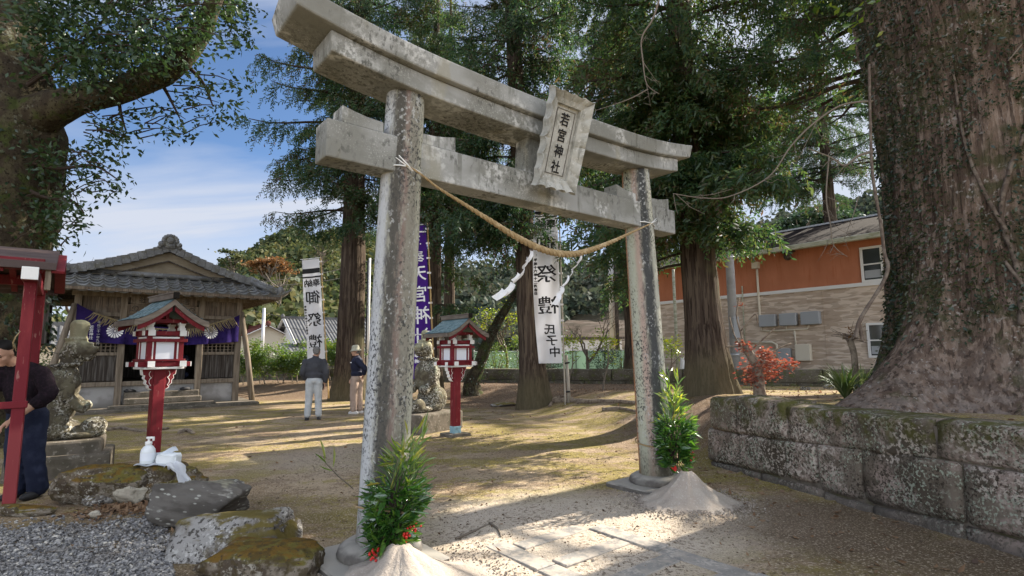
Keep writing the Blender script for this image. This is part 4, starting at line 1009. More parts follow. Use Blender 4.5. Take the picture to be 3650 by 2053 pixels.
# ------------------------------------------------------------------ red votive lanterns
def make_lantern(loc, label):
    o = thing('red_lantern', label, 'lantern', loc, ANG, 'red lanterns flanking the approach')
    mb = MB(); mb.box((0, 0, .66), (.15, .15, 1.22)); mb.build('post', m_red, o, bevel=.008); o.scale = (.955, .955, 1.05)
    mb = MB(); mb.box((0, 0, .10), (.162, .162, .16)); mb.build('post_shoe', m_bluefoot, o, bevel=.006)
    mb = MB(); mb.box((0, 0, .01), (.44, .44, .09)); mb.build('footing', m_base, o, bevel=.012)
    # two carved brackets
    for k in (0, 2):
        R_ = Matrix.Rotation(k * PI / 2, 3, 'Z')
        prof = [(.075, 1.265), (.215, 1.265), (.205, 1.20), (.175, 1.19), (.185, 1.15), (.155, 1.12), (.162, 1.085), (.128, 1.06), (.125, 1.03), (.088, 1.005), (.075, 1.00)]
        mb = MB(); mb.prism(prof, lambda a, b: R_ @ Vector((a, -.055, b)), lambda a, b: R_ @ Vector((a, .055, b)))
        br = mb.build('bracket', m_red, o, bevel=.004)
        mb = MB()
        for i in range(1, 9):
            a, b = Vector((prof[i][0], 0, prof[i][1])), Vector((prof[i + 1][0], 0, prof[i + 1][1]))
            mb.beam(R_ @ (a + Vector((.003, 0, 0))), R_ @ (b + Vector((.003, 0, 0))), .100, .008, up=tuple((b - a).normalized().cross(Vector((0, 1, 0)))))
        mb.build('bracket_edge', m_white, br)
    for sx in (-1, 1):
        mb = MB(); c0 = Vector((sx * .115, -.058, 1.16))
        P = []
        for i in range(24):
            t = i / 23; a = t * 4 * PI
            P.append(c0 + Vector((sx * .018 * math.sin(a) * (1 - .4 * t), 0, .07 - .19 * t + .012 * math.cos(a * 1.0))))
        mb.tube(P, .0042, 5); mb.build('scroll', m_white, o, True)
    mb = MB(); mb.box((0, 0, 1.283), (.50, .50, .026)); mb.build('shelf', m_white, o, bevel=.004)
    # two layers of crossing beams with white ends
    for z, hgt, ext, nm in ((1.337, .072, .335, 'lower_beam'), (1.735, .07, .275, 'upper_beam')):
        for s in (-1, 1):
            mb = MB(); mb.box((s * .20, 0, z), (.085, 2 * ext, hgt)); bm_ = mb.build(nm, m_red, o, bevel=.004)
            for e in (-1, 1):
                mb = MB(); mb.box((s * .20, e * (ext + .004), z), (.088, .012, hgt + .004)); mb.build('beam_end', m_white, bm_)
            mb = MB(); mb.box((0, s * .20, z - .004), (2 * ext, .08, hgt - .012)); bm_ = mb.build(nm, m_red, o, bevel=.004)
            for e in (-1, 1):
                mb = MB(); mb.box((e * (ext + .004), s * .20, z - .004), (.012, .083, hgt - .010)); mb.build('beam_end', m_white, bm_)
    for z, w_, h_ in ((1.385, .235, .030), (1.640, .245, .042)):
        mb = MB()
        for s in (-1, 1):
            mb.box((0, s * w_, z), (2 * w_ + .05, .035, h_)); mb.box((s * w_, 0, z + .001), (.035, 2 * w_ - .04, h_))
        mb.build('rail', m_red, o, bevel=.003)
    for sx in (-1, 1):
        for sy in (-1, 1):
            mb = MB(); mb.box((sx * .200, sy * .200, 1.51), (.062, .062, .40)); mb.build('corner_post', m_red, o, bevel=.004)
    for k in range(4):
        R_ = Matrix.Rotation(k * PI / 2, 3, 'Z')
        mb = MB(); mb.box(R_ @ Vector((0, -.195, 1.512)), tuple(abs(c) for c in R_ @ Vector((.235, .02, .225)))); mb.build('paper_panel', m_paper, o)
        for s in (-1, 1):
            mb = MB(); mb.box(R_ @ Vector((s * .133, -.197, 1.512)), tuple(abs(c) for c in R_ @ Vector((.034, .03, .235)))); mb.build('panel_stile', m_red, o, bevel=.003)
        mb = MB()
        for s in (-1, 1): mb.box(R_ @ Vector((s * .160, -.200, 1.512)), tuple(abs(c) for c in R_ @ Vector((.020, .034, .235))))
        mb.box(R_ @ Vector((0, -.215, 1.675)), tuple(abs(c) for c in R_ @ Vector((.34, .03, .022))))
        mb.build('white_strip', m_white, o)
    for sx in (-1, 1):
        for sy in (-1, 1):
            mb = MB()
            for i, z in enumerate((1.79, 1.825, 1.86)):
                mb.box((sx * .20, sy * .20, z), (.085 - .02 * (i == 1), .085 - .02 * (i == 1), .0355))
            mb.build('bearing_block', m_white, o, bevel=.003)
    mb = MB()
    for s in (-1, 1):
        mb.box((0, s * .20, 1.895), (.54, .055, .05)); mb.box((s * .20, 0, 1.888), (.055, .56, .045))
        mb.box((0, s * .20, 2.0), (.045, .045, .17)); mb.box((s * .20, 0, 1.90), (.03, .58, .03))
    mb.build('tie_frame', m_red, o, bevel=.004)
    def rz(x): q = abs(x) / .465; return 2.175 - .265 * (1 - (1 - q) ** 1.45) - .01 * q
    mb = MB()
    mb.sheet(lambda u, v: (Vector(((u - .5) * .93, (v - .5) * .94, rz((u - .5) * .93))), Vector((0, 0, 1))), 24, 6, .008)
    rf = mb.build('roof', m_copper, o, False)
    mb = MB()
    for k in range(1, 5):
        for s in (-1, 1):
            x = s * .465 * k / 5
            mb.box((x, 0, rz(x) + .004), (.010, .93, .012))
    for y in (-.3, -.1, .1, .3):
        for s in (-1, 1):
            mb.tube([(s * .465 * t / 8, y, rz(.465 * t / 8) + .004) for t in range(9)], .004, 4)
    mb.build('roof_seam', m_copper, rf)
    mb = MB()
    for e in (-1, 1):
        y = e * .455
        up = [((i / 24 - .5) * .94) for i in range(25)]
        poly = [(x, rz(min(.465, abs(x))) - .009) for x in up] + [(x, rz(min(.465, abs(x))) - .085) for x in reversed(up)]
        n = len(up)
        V = [Vector((a, y - .018, b)) for a, b in poly] + [Vector((a, y + .018, b)) for a, b in poly]
        Fs = []
        for i in range(n - 1):
            j, k2 = 2 * n - 1 - i, 2 * n - 2 - i
            Fs += [(i, i + 1, k2, j), (2 * n + i, 2 * n + j, 2 * n + k2, 2 * n + i + 1), (i, 2 * n + i, 2 * n + i + 1, i + 1), (j, k2, 2 * n + k2, 2 * n + j)]
        mb.add(V, Fs)
    for s in (-1, 1): mb.box((s * .46, 0, rz(.465) - .045), (.026, .87, .07))
    mb.build('roof_edge', m_roofedge, rf)
    mb = MB()
    for e in (-1, 1):
        y = e * .425
        up = [((i / 20 - .5) * .84) for i in range(21)]; n = len(up)
        V = [Vector((x, y + d, rz(abs(x)) - .086 - q * .06)) for d in (-.014, .014) for q in (0, 1) for x in up]
        Fs = []
        for i in range(n - 1):
            Fs += [(i, i + 1, n + i + 1, n + i), (2 * n + i, 3 * n + i, 3 * n + i + 1, 2 * n + i + 1), (n + i, n + i + 1, 3 * n + i + 1, 3 * n + i)]
        mb.add(V, Fs)
    mb.build('bargeboard', m_red, o)
    mb = MB(); mb.box((0, 0, 2.205), (.085, .98, .07)); mb.box((0, 0, 2.245), (.11, 1.02, .018)); mb.build('ridge', m_roofedge, rf, bevel=.004)
    for e in (-1, 1):
        mb = MB(); mb.box((0, e * .515, 2.212), (.075, .03, .085)); mb.build('ridge_end', m_dark, rf, bevel=.006)
        mb = MB(); mb.box((0, e * .44, 2.045), (.03, .02, .085)); mb.build('gable_pendant', m_dark, rf, bevel=.006)
    return o
lp = G(541, 1671); make_lantern((lp.x, lp.y, H(lp.x, lp.y)), 'red wooden lantern nearer the camera, in front of the hall')
lq = G(1623, 1553); lan2 = copy_tree([o for o in bpy.data.objects if o.name == 'red_lantern'][0])
lan2.location = (lq.x, lq.y, H(lq.x, lq.y)); lan2.scale = (.96, .96, 1.0)
[o for o in bpy.data.objects if o.name == 'red_lantern'][0].rotation_euler.z += math.radians(11)
lan2['label'] = 'red wooden lantern with blue roof standing between the gate pillars'

# ------------------------------------------------------------------ stone guardian figures
def guardian(loc, rz, label, hat, base, seed, sc=1.0):
    o = thing('guardian_statue', label, 'statue', loc, rz, 'stone guardian statues')
    z0 = 0.0
    for (w_, d_, h_) in base:
        mb = MB()
        mb.box((0.05, 0, z0 + h_ / 2 - .03), (w_, d_, h_ + .06)); b = mb.build('plinth', m_base, o, bevel=.035, seg=2)
        z0 += h_
    mb = MB()
    def e(c, r, rot=None): mb.ball((c[0] * sc, c[1] * sc, z0 + c[2] * sc), [q * sc for q in r], 20, 14, rot)
    e((-.08, 0, .12), (.33, .27, .17)); e((.36, .13, .14), (.16, .11, .13)); e((.36, -.13, .14), (.16, .11, .13)); e((.22, 0, .06), (.30, .27, .09))
    e((-.14, .14, .24), (.24, .14, .24)); e((-.14, -.14, .24), (.24, .14, .24))
    e((-.05, 0, .48), (.215, .22, .30)); e((-.03, 0, .74), (.215, .25, .27)); e((-.04, 0, .90), (.185, .225, .14))
    e((.04, .20, .70), (.10, .08, .24)); e((.04, -.20, .70), (.10, .08, .24))
    RY = Matrix.Rotation(math.radians(35), 3, 'Y')
    e((.14, .18, .50), (.07, .06, .20), Matrix.Rotation(math.radians(-40), 3, 'Y')); e((.14, -.18, .50), (.07, .06, .20), Matrix.Rotation(math.radians(-40), 3, 'Y'))
    e((.25, .13, .44), (.075, .06, .075)); e((.25, -.13, .44), (.075, .06, .075))
    e((-.30, 0, .42), (.07, .06, .09)); e((-.33, 0, .36), (.05, .05, .07)); e((-.28, 0, .20), (.06, .06, .22))
    e((.03, 0, 1.06), (.11, .11, .12))
    for i in range(14):
        a = 2 * PI * i / 14; e((-.02 + .165 * math.cos(a), .195 * math.sin(a), 1.015 + .02 * math.cos(a)), (.040, .042, .032))
    e((.09, 0, 1.24), (.165, .155, .175)); e((.235, 0, 1.215), (.105, .105, .085)); e((.205, 0, 1.125), (.10, .09, .055)); e((.0, 0, 1.16), (.10, .12, .10))
    e((.325, 0, 1.25), (.035, .045, .032)); e((.235, 0, 1.315), (.05, .11, .024)); e((.305, 0, 1.19), (.04, .075, .018)); e((.285, 0, 1.135), (.045, .07, .02))
    for s in (-1, 1):
        e((.08, s * .150, 1.20), (.035, .03, .07)); e((.245, s * .085, 1.27), (.03, .03, .022))
    for i in range(12):
        a = 2 * PI * i / 12; e((.08 + .115 * math.cos(a), .11 * math.sin(a), 1.385), (.03, .03, .018))
    if hat:
        mb.tube([(.10 * sc, 0, z0 + 1.36 * sc), (.10 * sc, 0, z0 + 1.42 * sc), (.115 * sc, 0, z0 + 1.60 * sc), (.118 * sc, 0, z0 + 1.635 * sc), (.118 * sc, 0, z0 + 1.66 * sc)], [.105 * sc, .10 * sc, .112 * sc, .095 * sc, .05 * sc], 20)
    else:
        e((.05, 0, 1.44), (.10, .10, .09)); e((.08, 0, 1.53), (.07, .07, .07))
    f = remesh(mb, 'figure', m_statue, o, .0125, 2, disp=lambda c: .007 * noise.noise(c * 6 + Vector((seed, 0, 0))) + .005 * noise.noise(c * 15) + .004 * noise.noise(c * 34))
    return o
gp = D(203, 1693, 7.4); guardian((gp.x, gp.y, 0), ANG - .12, 'weathered stone guardian with tall block hat beside the red post', True, [(1.06, .9, .27), (.86, .68, .17)], 2.0, .95)
gp = G(1510, 1538); guardian((gp.x, gp.y + .4, H(gp.x, gp.y)), ANG + PI + .25, 'stone guardian with round head knot behind the near gate pillar', False, [(1.2, 1.0, .36)], 7.0, 1.04)

# ------------------------------------------------------------------ red wash pavilion at the left edge (aligned with the gate)
p0 = G(30, 1815)
pav = thing('wash_pavilion', 'red post and beams of an open water pavilion with brown roof', 'pavilion', (p0.x, p0.y, 0), ANG)
def pz(py, d=0.0): return D(60, py, p0.y + d).z
mb = MB(); mb.beam((0, 0, -.05), (.0, .06, pz(985)), .105, .115, up=(0, 1, 0)); mb.build('post', m_red_old, pav, bevel=.008)
zb = pz(985)
mb = MB(); mb.box((.0, .78, zb), (.13, 2.1, .125)); pb = mb.build('cross_beam', m_red, pav, bevel=.006)
mb = MB(); mb.box((.0, -.279, zb), (.134, .012, .13)); mb.build('beam_end', m_white, pb, bevel=.003)
mb = MB(); mb.box((-1.5, .03, zb + .13), (3.2, .12, .12)); mb.box((-1.5, 1.7, zb + .13), (3.2, .12, .12)); mb.build('long_beam', m_red, pav, bevel=.006)
mb = MB(); mb.box((-.93, -.02, pz(1442)), (2.0, .06, .07)); mb.build('foot_rail', m_red_old, pav, bevel=.006)
xe, y0r, y1r, zr0 = .20, -.22, 2.1, pz(942, -.2)
ymr = (y0r + y1r) / 2
def pav_roof(s):
    return lambda u, v: (Vector((xe - 3.4 * u, (y0r + (ymr - y0r) * v if s > 0 else y1r + (ymr - y1r) * v), zr0 + .34 * v + .02 * math.sin(PI * v))), Vector((0, 0, 1)))
mb = MB(); mb.sheet(pav_roof(1), 8, 6, .03); mb.sheet(pav_roof(-1), 8, 6, .03)
prf = mb.build('roof', m_brownroof, pav)
mb = MB(); mb.box((xe - 1.7, y0r - .018, zr0 - .005), (3.4, .03, .08)); mb.build('eaves_board', m_brownroof, prf, bevel=.004)
mb = MB(); mb.box((xe - 1.7, y1r + .018, zr0 - .035), (3.4, .03, .13)); mb.build('eaves_board', m_brownroof, prf, bevel=.004)
for ya in (y0r, y1r):
    mb = MB(); mb.beam((xe + .015, ya, zr0 - .06), (xe + .015, ymr, zr0 + .28), .03, .11, up=(1, 0, 0)); mb.build('bargeboard', m_red, prf, bevel=.004)
mb = MB()
for k in range(11):
    for ya in (y0r, y1r): mb.beam((xe - .14 - .3 * k, ya + (.03 if ya < 0 else -.03), zr0 - .055), (xe - .14 - .3 * k, ymr, zr0 + .28), .05, .06, up=(1, 0, 0))
mb.build('rafters', m_red, prf)
mb = MB(); mb.box((xe - .06, -.17, zr0 - .14), (.05, .07, .22)); mb.build('verge_pendant', m_log, prf, bevel=.004)
for (dx, dy) in ((0.0, 1.72), (-2.5, .0), (-2.5, 1.72)):
    mb = MB(); mb.box((dx, dy, zb / 2), (.16, .16, zb)); mb.build('post', m_red_old, pav, bevel=.008)
# rope tassel tied to the post
cr = thing('rope_tassel', 'loose white cord ends tied to the red pavilion post', 'cord', D(52, 1215, p0.y - .09)); mb = MB()
for k in range(3):
    r_ = random.Random(k); mb.tube([(0.05, 0, .10), (.02 - .006 * k, -.01, .04), (.0 - .006 * k, -.01, -.02), (.02 + r_.uniform(-.02, .02), -.01, -.08 - .014 * k)], .0022, 5)
mb.build('cords', m_straw, cr, True)

# ------------------------------------------------------------------ things on the flat stone
def at_rock(px, py, y): return D(px, py, y)
yR = 6.05
bz = D(520, 1652, yR).z
bt = thing('pump_bottle', 'white plastic pump bottle of hand sanitiser on a rock', 'bottle', (D(525, 1652, yR).x, yR, bz))
mb = MB(); mb.lathe([(.0, 0), (.062, 0), (.070, .012), (.070, .125), (.066, .15), (.045, .18), (.030, .19), (.028, .20)], 24); mb.build('flask', m_plastic, bt, True)
mb = MB(); mb.lathe([(.0, .198), (.034, .198), (.034, .228), (.026, .232), (.012, .234), (.012, .262), (.0, .262)], 18)
mb.box((.018, -.005, .272), (.075, .028, .020)); mb.box((.053, -.005, .256), (.016, .018, .035)); mb.build('pump', m_white, bt, True, bevel=.002)
mb = MB(); mb.tube([(0, 0, .035), (0, 0, .115)], .0715, 24, cap=False); mb.build('label', m_paper, bt, True)
def lumpy(name, label, cat, px, py, y, size, seed, m, group=None, rz=0):
    mb = MB(); mb.ball((0, 0, 0), (1, 1, 1), 28, 18)
    V = []
    for v in mb.v:
        p = Vector(v); q = Vector([math.copysign(abs(c) ** .45, c) for c in p])
        q *= 1 + .16 * noise.noise(p * 2.2 + Vector((seed, 0, 0))) + .10 * abs(noise.noise(p * 5 + Vector((seed, 1, 0))))
        V.append((q.x * size[0] / 2, q.y * size[1] / 2, q.z * size[2] / 2 + size[2] / 2))
    mb.v = V
    p = D(px, py, y); o = mb.build(name, m, None, False, loc=p); o.rotation_euler = (0, 0, rz); return tag(o, label, cat, group)
lumpy('tissue_pack', 'crumpled pale packet of wet wipes beside the bottle', 'packet', 600, 1655, yR, (.22, .14, .115), 3, m_plastic)
mb = MB()
mb.sheet(lambda u, v: (Vector((-.17 + .34 * u, .02 * math.sin(4 * u) - .05 * v, .03 + .10 * u + .05 * v + .012 * math.sin(9 * u))), Vector((0, -.6, .8))), 8, 3, .004)
p = D(580, 1650, yR + .05); tag(mb.build('paper_leaflet', m_paper, None, loc=(p.x, p.y, p.z)), 'pale blue folded paper sticking up behind the wipes packet', 'paper')
mb = MB()
def bagfn(u, v):
    x = -.02 + .30 * v ** 1.1 + .02 * noise.noise((u * 3, v * 3, 0)); z = .02 + .03 * math.sin(PI * min(1, v * 1.6)) - .33 * v ** 1.8 + .05 * noise.noise((u * 4, v * 4, 4)) * (v + .3)
    y = -.10 + (u - .5) * (.20 + .12 * v) + .03 * math.sin(u * 14 + v * 4) * v
    return Vector((x, y, z + .035 * math.sin(u * 9 + v * 3))), Vector((0, -.5, .8))
mb.sheet(bagfn, 26, 20, .004)
p = D(630, 1662, yR); tag(mb.build('plastic_bag', m_bag, None, True, loc=p), 'thin white plastic bag draped down over the rock edge', 'bag')
mb = MB(); mb.sheet(lambda u, v: (Vector((-.07 + .33 * u, -.10 + .2 * v, .008 + .008 * math.sin(u * 11 + v * 5))), Vector((0, 0, 1))), 14, 8, .004)
p = D(520, 1655, yR); tag(mb.build('plastic_sheet', m_bag, None, True, loc=p), 'flat white plastic sheet spread on the rock under the bottle', 'plastic sheet')

# ------------------------------------------------------------------ worship hall
HW = Vector((-12.18, 15.2, 0))
hall = thing('worship_hall', 'old timber shrine hall with grey tiled hip and gable roof', 'shrine hall', HW, ANG)
WD, DP = 4.15, 4.6          # width and depth; local x along the front, +y into the hall, -y towards the approach
for x in (.0, 1.06, 3.06, 4.15):
    mb = MB(); mb.box((x, 0, 1.68), (.17, .17, 3.40)); mb.build('column', m_log, hall, bevel=.012)
for x in (0, 4.15):
    mb = MB(); mb.box((x, DP, 1.68), (.17, .17, 3.40)); mb.build('column', m_log, hall, bevel=.012)
mb = MB()
mb.box((WD / 2, .02, .75), (WD + .16, .15, .13)); mb.build('sill_beam', m_log, hall, bevel=.01)
mb = MB(); mb.box((WD / 2, -.02, 3.33), (WD + .3, .14, .16)); mb.box((WD / 2, .02, 2.74), (WD - .2, .11, .12)); mb.build('lintel', m_log, hall, bevel=.01)
mb = MB()
for x0, x1 in ((.10, .98), (1.14, 2.98), (3.14, 4.06)): mb.box(((x0 + x1) / 2, .06, .35), (x1 - x0, .06, .68))
mb.build('plaster_base', m_plaster, hall)
mb = MB()
def boards(x0, x1, z0, z1, y, n, t=.03):
    for k in range(n):
        a = x0 + (x1 - x0) * k / n; b = x0 + (x1 - x0) * (k + 1) / n
        mb.box(((a + b) / 2, y + .006 * (k % 2), (z0 + z1) / 2), (b - a - .008, t, z1 - z0))
boards(.10, .98, 2.80, 3.26, .05, 6); boards(3.14, 4.06, 2.80, 3.26, .05, 6)
boards(1.14, 2.98, 3.10, 3.26, .06, 8)
mb.build('upper_boarding', m_wood, hall)
for x0, x1, nm in ((.10, .98, 'side_panel'), (3.14, 4.06, 'side_panel')):
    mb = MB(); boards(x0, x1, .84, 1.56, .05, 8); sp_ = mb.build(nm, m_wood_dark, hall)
    mb = MB(); mb.box(((x0 + x1) / 2, .03, 1.61), (x1 - x0, .09, .09)); mb.box(((x0 + x1) / 2, .03, 1.93), (x1 - x0, .09, .07))
    for k in range(8):
        xx = x0 + (x1 - x0) * (k + .5) / 8; mb.box((xx, .05, 1.77), (.03, .03, .26))
    for k in range(2): mb.box(((x0 + x1) / 2, .052, 1.72 + .1 * k), (x1 - x0, .022, .022))
    mb.build('lattice', m_log, sp_)
    mb = MB(); boards(x0, x1, 1.96, 2.70, .07, 6); mb.build('upper_panel', m_wood, sp_)
# carved board over the opening
mb = MB(); mb.box((2.06, -.02, 2.93), (1.86, .08, .27)); cb = mb.build('carved_beam', m_wood, hall, bevel=.01)
mb = MB()
for s in (-1, 1):
    for k in range(2):
        P = []
        for i in range(34):
            t = i / 33; a = t * 2.6 * PI; r = .085 * (1 - .75 * t)
            P.append((2.06 + s * (.38 + .34 * k) + s * r * math.cos(a), -.065, 2.93 + r * math.sin(a)))
        mb.tube(P, .011, 5)
    mb.tube([(2.06 + s * .12, -.065, 2.84), (2.06 + s * .35, -.065, 2.86), (2.06 + s * .6, -.065, 2.84), (2.06 + s * .86, -.065, 2.87)], .012, 5)
mb.build('carved_scrolls', m_wood_dark, cb, True)
mb = MB(); mb.box((2.06, -.09, 3.19), (1.7, .04, .25)); nb = mb.build('name_board', m_wood, hall, bevel=.006); nb.rotation_euler = (0, 0, 0)
mb = MB(); lettering(mb, [(c, 2.62 - .372 * i, 3.19, .19) for i, c in enumerate('若宮神社')], lambda x, y, k: Vector((x, -.112 - .0004 * k, y)), bold=.004); mb.build('lettering', m_wood_dark, nb)
# dark room behind
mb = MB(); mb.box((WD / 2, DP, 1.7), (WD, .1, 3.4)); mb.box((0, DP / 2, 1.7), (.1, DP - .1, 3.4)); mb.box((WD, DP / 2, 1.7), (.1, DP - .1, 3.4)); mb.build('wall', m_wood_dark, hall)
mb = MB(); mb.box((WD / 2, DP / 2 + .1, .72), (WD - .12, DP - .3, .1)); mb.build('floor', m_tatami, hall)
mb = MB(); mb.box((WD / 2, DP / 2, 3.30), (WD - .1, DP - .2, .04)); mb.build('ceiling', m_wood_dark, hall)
# steps and plinth
for (x, y, z, w_, d_, h_) in ((2.15, -.55, -.0, 2.65, .35, .16), (2.17, -.18, .16, 1.95, .32, .17), (2.16, .0, .30, 1.9, .24, .2)):
    mb = MB(); mb.box((x, y, z + h_ / 2), (w_, d_, h_)); mb.build('step', m_base, hall, bevel=.025, seg=2)
mb = MB(); mb.box((2.07, 1.9, .02), (5.2, 5.6, .14)); mb.build('plinth', m_base, hall, bevel=.03)
# slanting props
for a, b in (((4.22, -.02, 2.95), (4.66, -.1, .0)), ((-.06, -.04, 3.0), (-.72, -.25, .0))):
    mb = MB(); mb.tube([a, tuple((Vector(a) + Vector(b)) / 2 + Vector((.02, 0, 0))), b], [.075, .085, .095], 10, rough=.08, freq=3); mb.build('prop', m_log, hall, True)
# roof: tiled skirts on four sides under a front-facing gable
EX, EF = 1.0, .98            # overhang at the sides and front
zE, zG, zR = 3.42, 3.93, 4.78
def tiles(c00, c10, c01, c11, ncol, nrow, name, par, drop=.0):
    """c00,c10 along the eave; c01,c11 along the top; pan tiles as a waved, stepped surface"""
    c00, c10, c01, c11 = map(Vector, (c00, c10, c01, c11)); mb = MB()
    nrm = (c10 - c00).cross(c01 - c00).normalized()
    if nrm.z < 0: nrm = -nrm
    W_ = (c10 - c00).length
    for r in range(nrow):
        t0, t1 = r / nrow, (r + 1.12) / nrow
        def fn(u, v, t0=t0, t1=t1):
            t = t0 + (min(t1, 1.0) - t0) * v
            a = c00.lerp(c01, t); b = c10.lerp(c11, t)
            p = a.lerp(b, u); x = (p - c00).dot((c10 - c00).normalized()) / W_ * ncol
            f = x - math.floor(x)
            hh = .055 * math.exp(-((f - .86) / .10) ** 2) - .030 * math.sin(PI * min(1, f / .80)) if True else 0
            hh += .040 * math.exp(-((f + .14) / .10) ** 2)
            sag = .05 * (2 * u - 1) ** 4
            return p + nrm * (hh + .040 * (1 - v)) + Vector((0, 0, sag * (1 - t)))
        mb.grid(fn, ncol * 8, 2)
        mb.grid(lambda u, v: fn(u, 0) - nrm * (.04 if r else .16) * v, ncol * 8, 1)
    return mb.build(name, m_tile, par, False)
roof = empty('roof', (0, 0, 0)); roof.parent = hall
xL, xR, yF, yB = -EX, WD + EX, -EF, DP + EF
gL, gR = .05, WD - .05        # gable foot
tiles((xL, yF, zE), (xR, yF, zE), (gL - .55, .12, zG), (gR + .55, .12, zG), 20, 5, 'front_tiles', roof)
tiles((xR, yF, zE), (xR, yB, zE), (gR - .12, .12, 4.15), (gR - .12, yB - 1.1, 4.15), 20, 6, 'side_tiles', roof)
tiles((xL, yB, zE), (xL, yF, zE), (gL + .12, yB - 1.1, 4.15), (gL + .12, .12, 4.15), 20, 6, 'side_tiles', roof)
xm = WD / 2
tiles((gR + .25, -.12, 3.98), (gR + .25, yB - .9, 3.98), (xm, -.12, zR), (xm, yB - .9, zR), 18, 9, 'upper_tiles', roof)
tiles((gL - .25, yB - .9, 3.98), (gL - .25, -.12, 3.98), (xm, yB - .9, zR), (xm, -.12, zR), 18, 9, 'upper_tiles', roof)
# gable: boarded triangle with two stepped bargeboards
def tri(hw, z0, z1, y0, y1, name, m):
    mb = MB(); P = [(xm - hw, z0), (xm + hw, z0), (xm, z1)]
    mb.prism(P, lambda a, b: Vector((a, y0, b)), lambda a, b: Vector((a, y1, b))); return mb.build(name, m, roof)
tri(2.15, 3.90, 4.72, .02, .10, 'gable_wall', m_gable)
mb = MB()
for s in (-1, 1):
    for (h0, h1, dz, y, w_) in ((2.22, 0, .0, -.06, .22),):
        a = Vector((xm + s * 2.15, y, 3.90)); b = Vector((xm, y, 4.68))
        mb.prism([(a.x, a.z - .02), (a.x - s * .0, a.z - .0), (b.x, b.z), (b.x, b.z - .26), (a.x - s * .72, a.z - .02)], lambda p, q: Vector((p, y - .02, q)), lambda p, q: Vector((p, y + .05, q)))
mb.build('bargeboard', m_gable, roof)
mb = MB()
for s in (-1, 1):
    mb.beam((xm + s * 1.42, -.075, 3.90), (xm, -.075, 4.425), .03, .022, up=(0, 1, 0))
mb.build('gable_batten', m_wood_dark, roof)
mb = MB()      # verge tiles, stepped
for s in (-1, 1):
    n = 13
    for k in range(n):
        t0, t1 = k / n, (k + 1) / n
        sag = lambda t: -.10 * math.sin(PI * t) * .8
        a = Vector((xm + s * 2.55 * (1 - t0), -.17, 3.88 + (zR + .04 - 3.88) * t0 + sag(t0))); b = Vector((xm + s * 2.55 * (1 - t1), -.17, 3.88 + (zR + .04 - 3.88) * t1 + sag(t1)))
        mb.beam(a + Vector((0, 0, .03)), b + Vector((0, 0, .0)), .24, .11, up=(0, 1, 0))
        mb.tube([a + Vector((0, .06, .10)), b + Vector((0, .06, .07))], .055, 8)
mb.build('verge_tiles', m_tile, roof)
mb = MB()
mb.box((xm, DP / 2, zR + .09), (.24, DP + .6, .16)); mb.tube([(xm, -.2, zR + .2), (xm, DP + .5, zR + .2)], .085, 10)
for s in (-1, 1):    # hip ridges running down to the front corners
    a = Vector((xm + s * 2.35, -.10, 3.98)); b = Vector((xm + s * (WD / 2 + EX - .06), yF + .10, zE + .10))
    mb.beam(a, b + Vector((0, 0, .02)), .20, .13)
    mb.tube([a + Vector((0, 0, .10)), a.lerp(b, .5) + Vector((0, 0, .095)), b + Vector((0, 0, .12))], .065, 10)
    for k in range(7): q = a.lerp(b, (k + .5) / 7) + Vector((0, 0, .10)); mb.ball(q, (.078, .078, .078), 10, 6)
    mb.ball(b + Vector((s * .06, -.06, .10)), (.11, .11, .15), 12, 8)
    mb.tube([b + Vector((0, 0, -.02)), b + Vector((s * .18, -.16, .02)), b + Vector((s * .34, -.30, .13))], [.08, .06, .015], 8)
mb.beam((xm - 2.6, .0, zG + .03), (xm + 2.6, .0, zG + .03), .16, .14)
mb.build('ridge_tiles', m_tile, roof, True)
mb = MB()      # ridge-end ornament: a scrolled fan
zo = zR + .17
mb.box((xm, -.24, zo + .02), (.36, .10, .22))
for i in range(9):
    a = PI * i / 8; mb.ball((xm + .17 * math.cos(a), -.25, zo + .07 + .15 * math.sin(a)), (.07, .07, .07), 10, 8)
for s in (-1, 1):
    mb.ball((xm + s * .23, -.25, zo - .04), (.09, .07, .09), 10, 8); mb.ball((xm + s * .27, -.24, zo - .13), (.06, .06, .05), 10, 8)
mb.ball((xm, -.28, zo + .08), (.12, .07, .12), 12, 8)
mb.build('ridge_ornament', m_tile, roof, True)
mb = MB()      # eaves: rafters under the overhang
for k in range(24):
    x = xL + .12 + (xR - xL - .24) * k / 23
    mb.beam((x, yF + .06, zE - .10), (x, .10, zE + .02), .05, .06, up=(0, 1, 0))
for k in range(26):
    y = yF + .2 + (yB - yF - .4) * k / 25
    for s, xx, xi in ((1, xR, WD), (-1, xL, 0)): mb.beam((xx - s * .06, y, zE - .10), (xi, y, zE + .02), .05, .06, up=(0, 1, 0))
mb.build('rafters', m_wood, roof)
mb = MB()
mb.box((xm, yF + .03, zE - .05), (xR - xL, .05, .08)); mb.box((xm, yB - .03, zE - .05), (xR - xL, .05, .08))
for s, xx in ((1, xR), (-1, xL)): mb.box((xx - s * .03, DP / 2, zE - .05), (.05, yB - yF - .12, .08))
mb.add([(xL + .03, yF + .05, zE - .02), (xR - .03, yF + .05, zE - .02), (WD, .1, zE + .10), (0, .1, zE + .10), (xR - .03, yB - .05, zE - .02), (WD, DP, zE + .10), (xL + .03, yB - .05, zE - .02), (0, DP, zE + .10)], [(0, 1, 2, 3), (1, 4, 5, 2), (4, 6, 7, 5), (6, 0, 3, 7)])
mb.build('eaves', m_wood, roof)
mb = MB()      # dark lean-to annexe at the left
mb.box((-1.25, 2.2, 1.95), (1.0, 3.6, .12)); mb.box((-1.15, 2.0, 2.55), (1.1, 3.6, 1.3))
mb.build('annexe', m_wood_dark, hall)

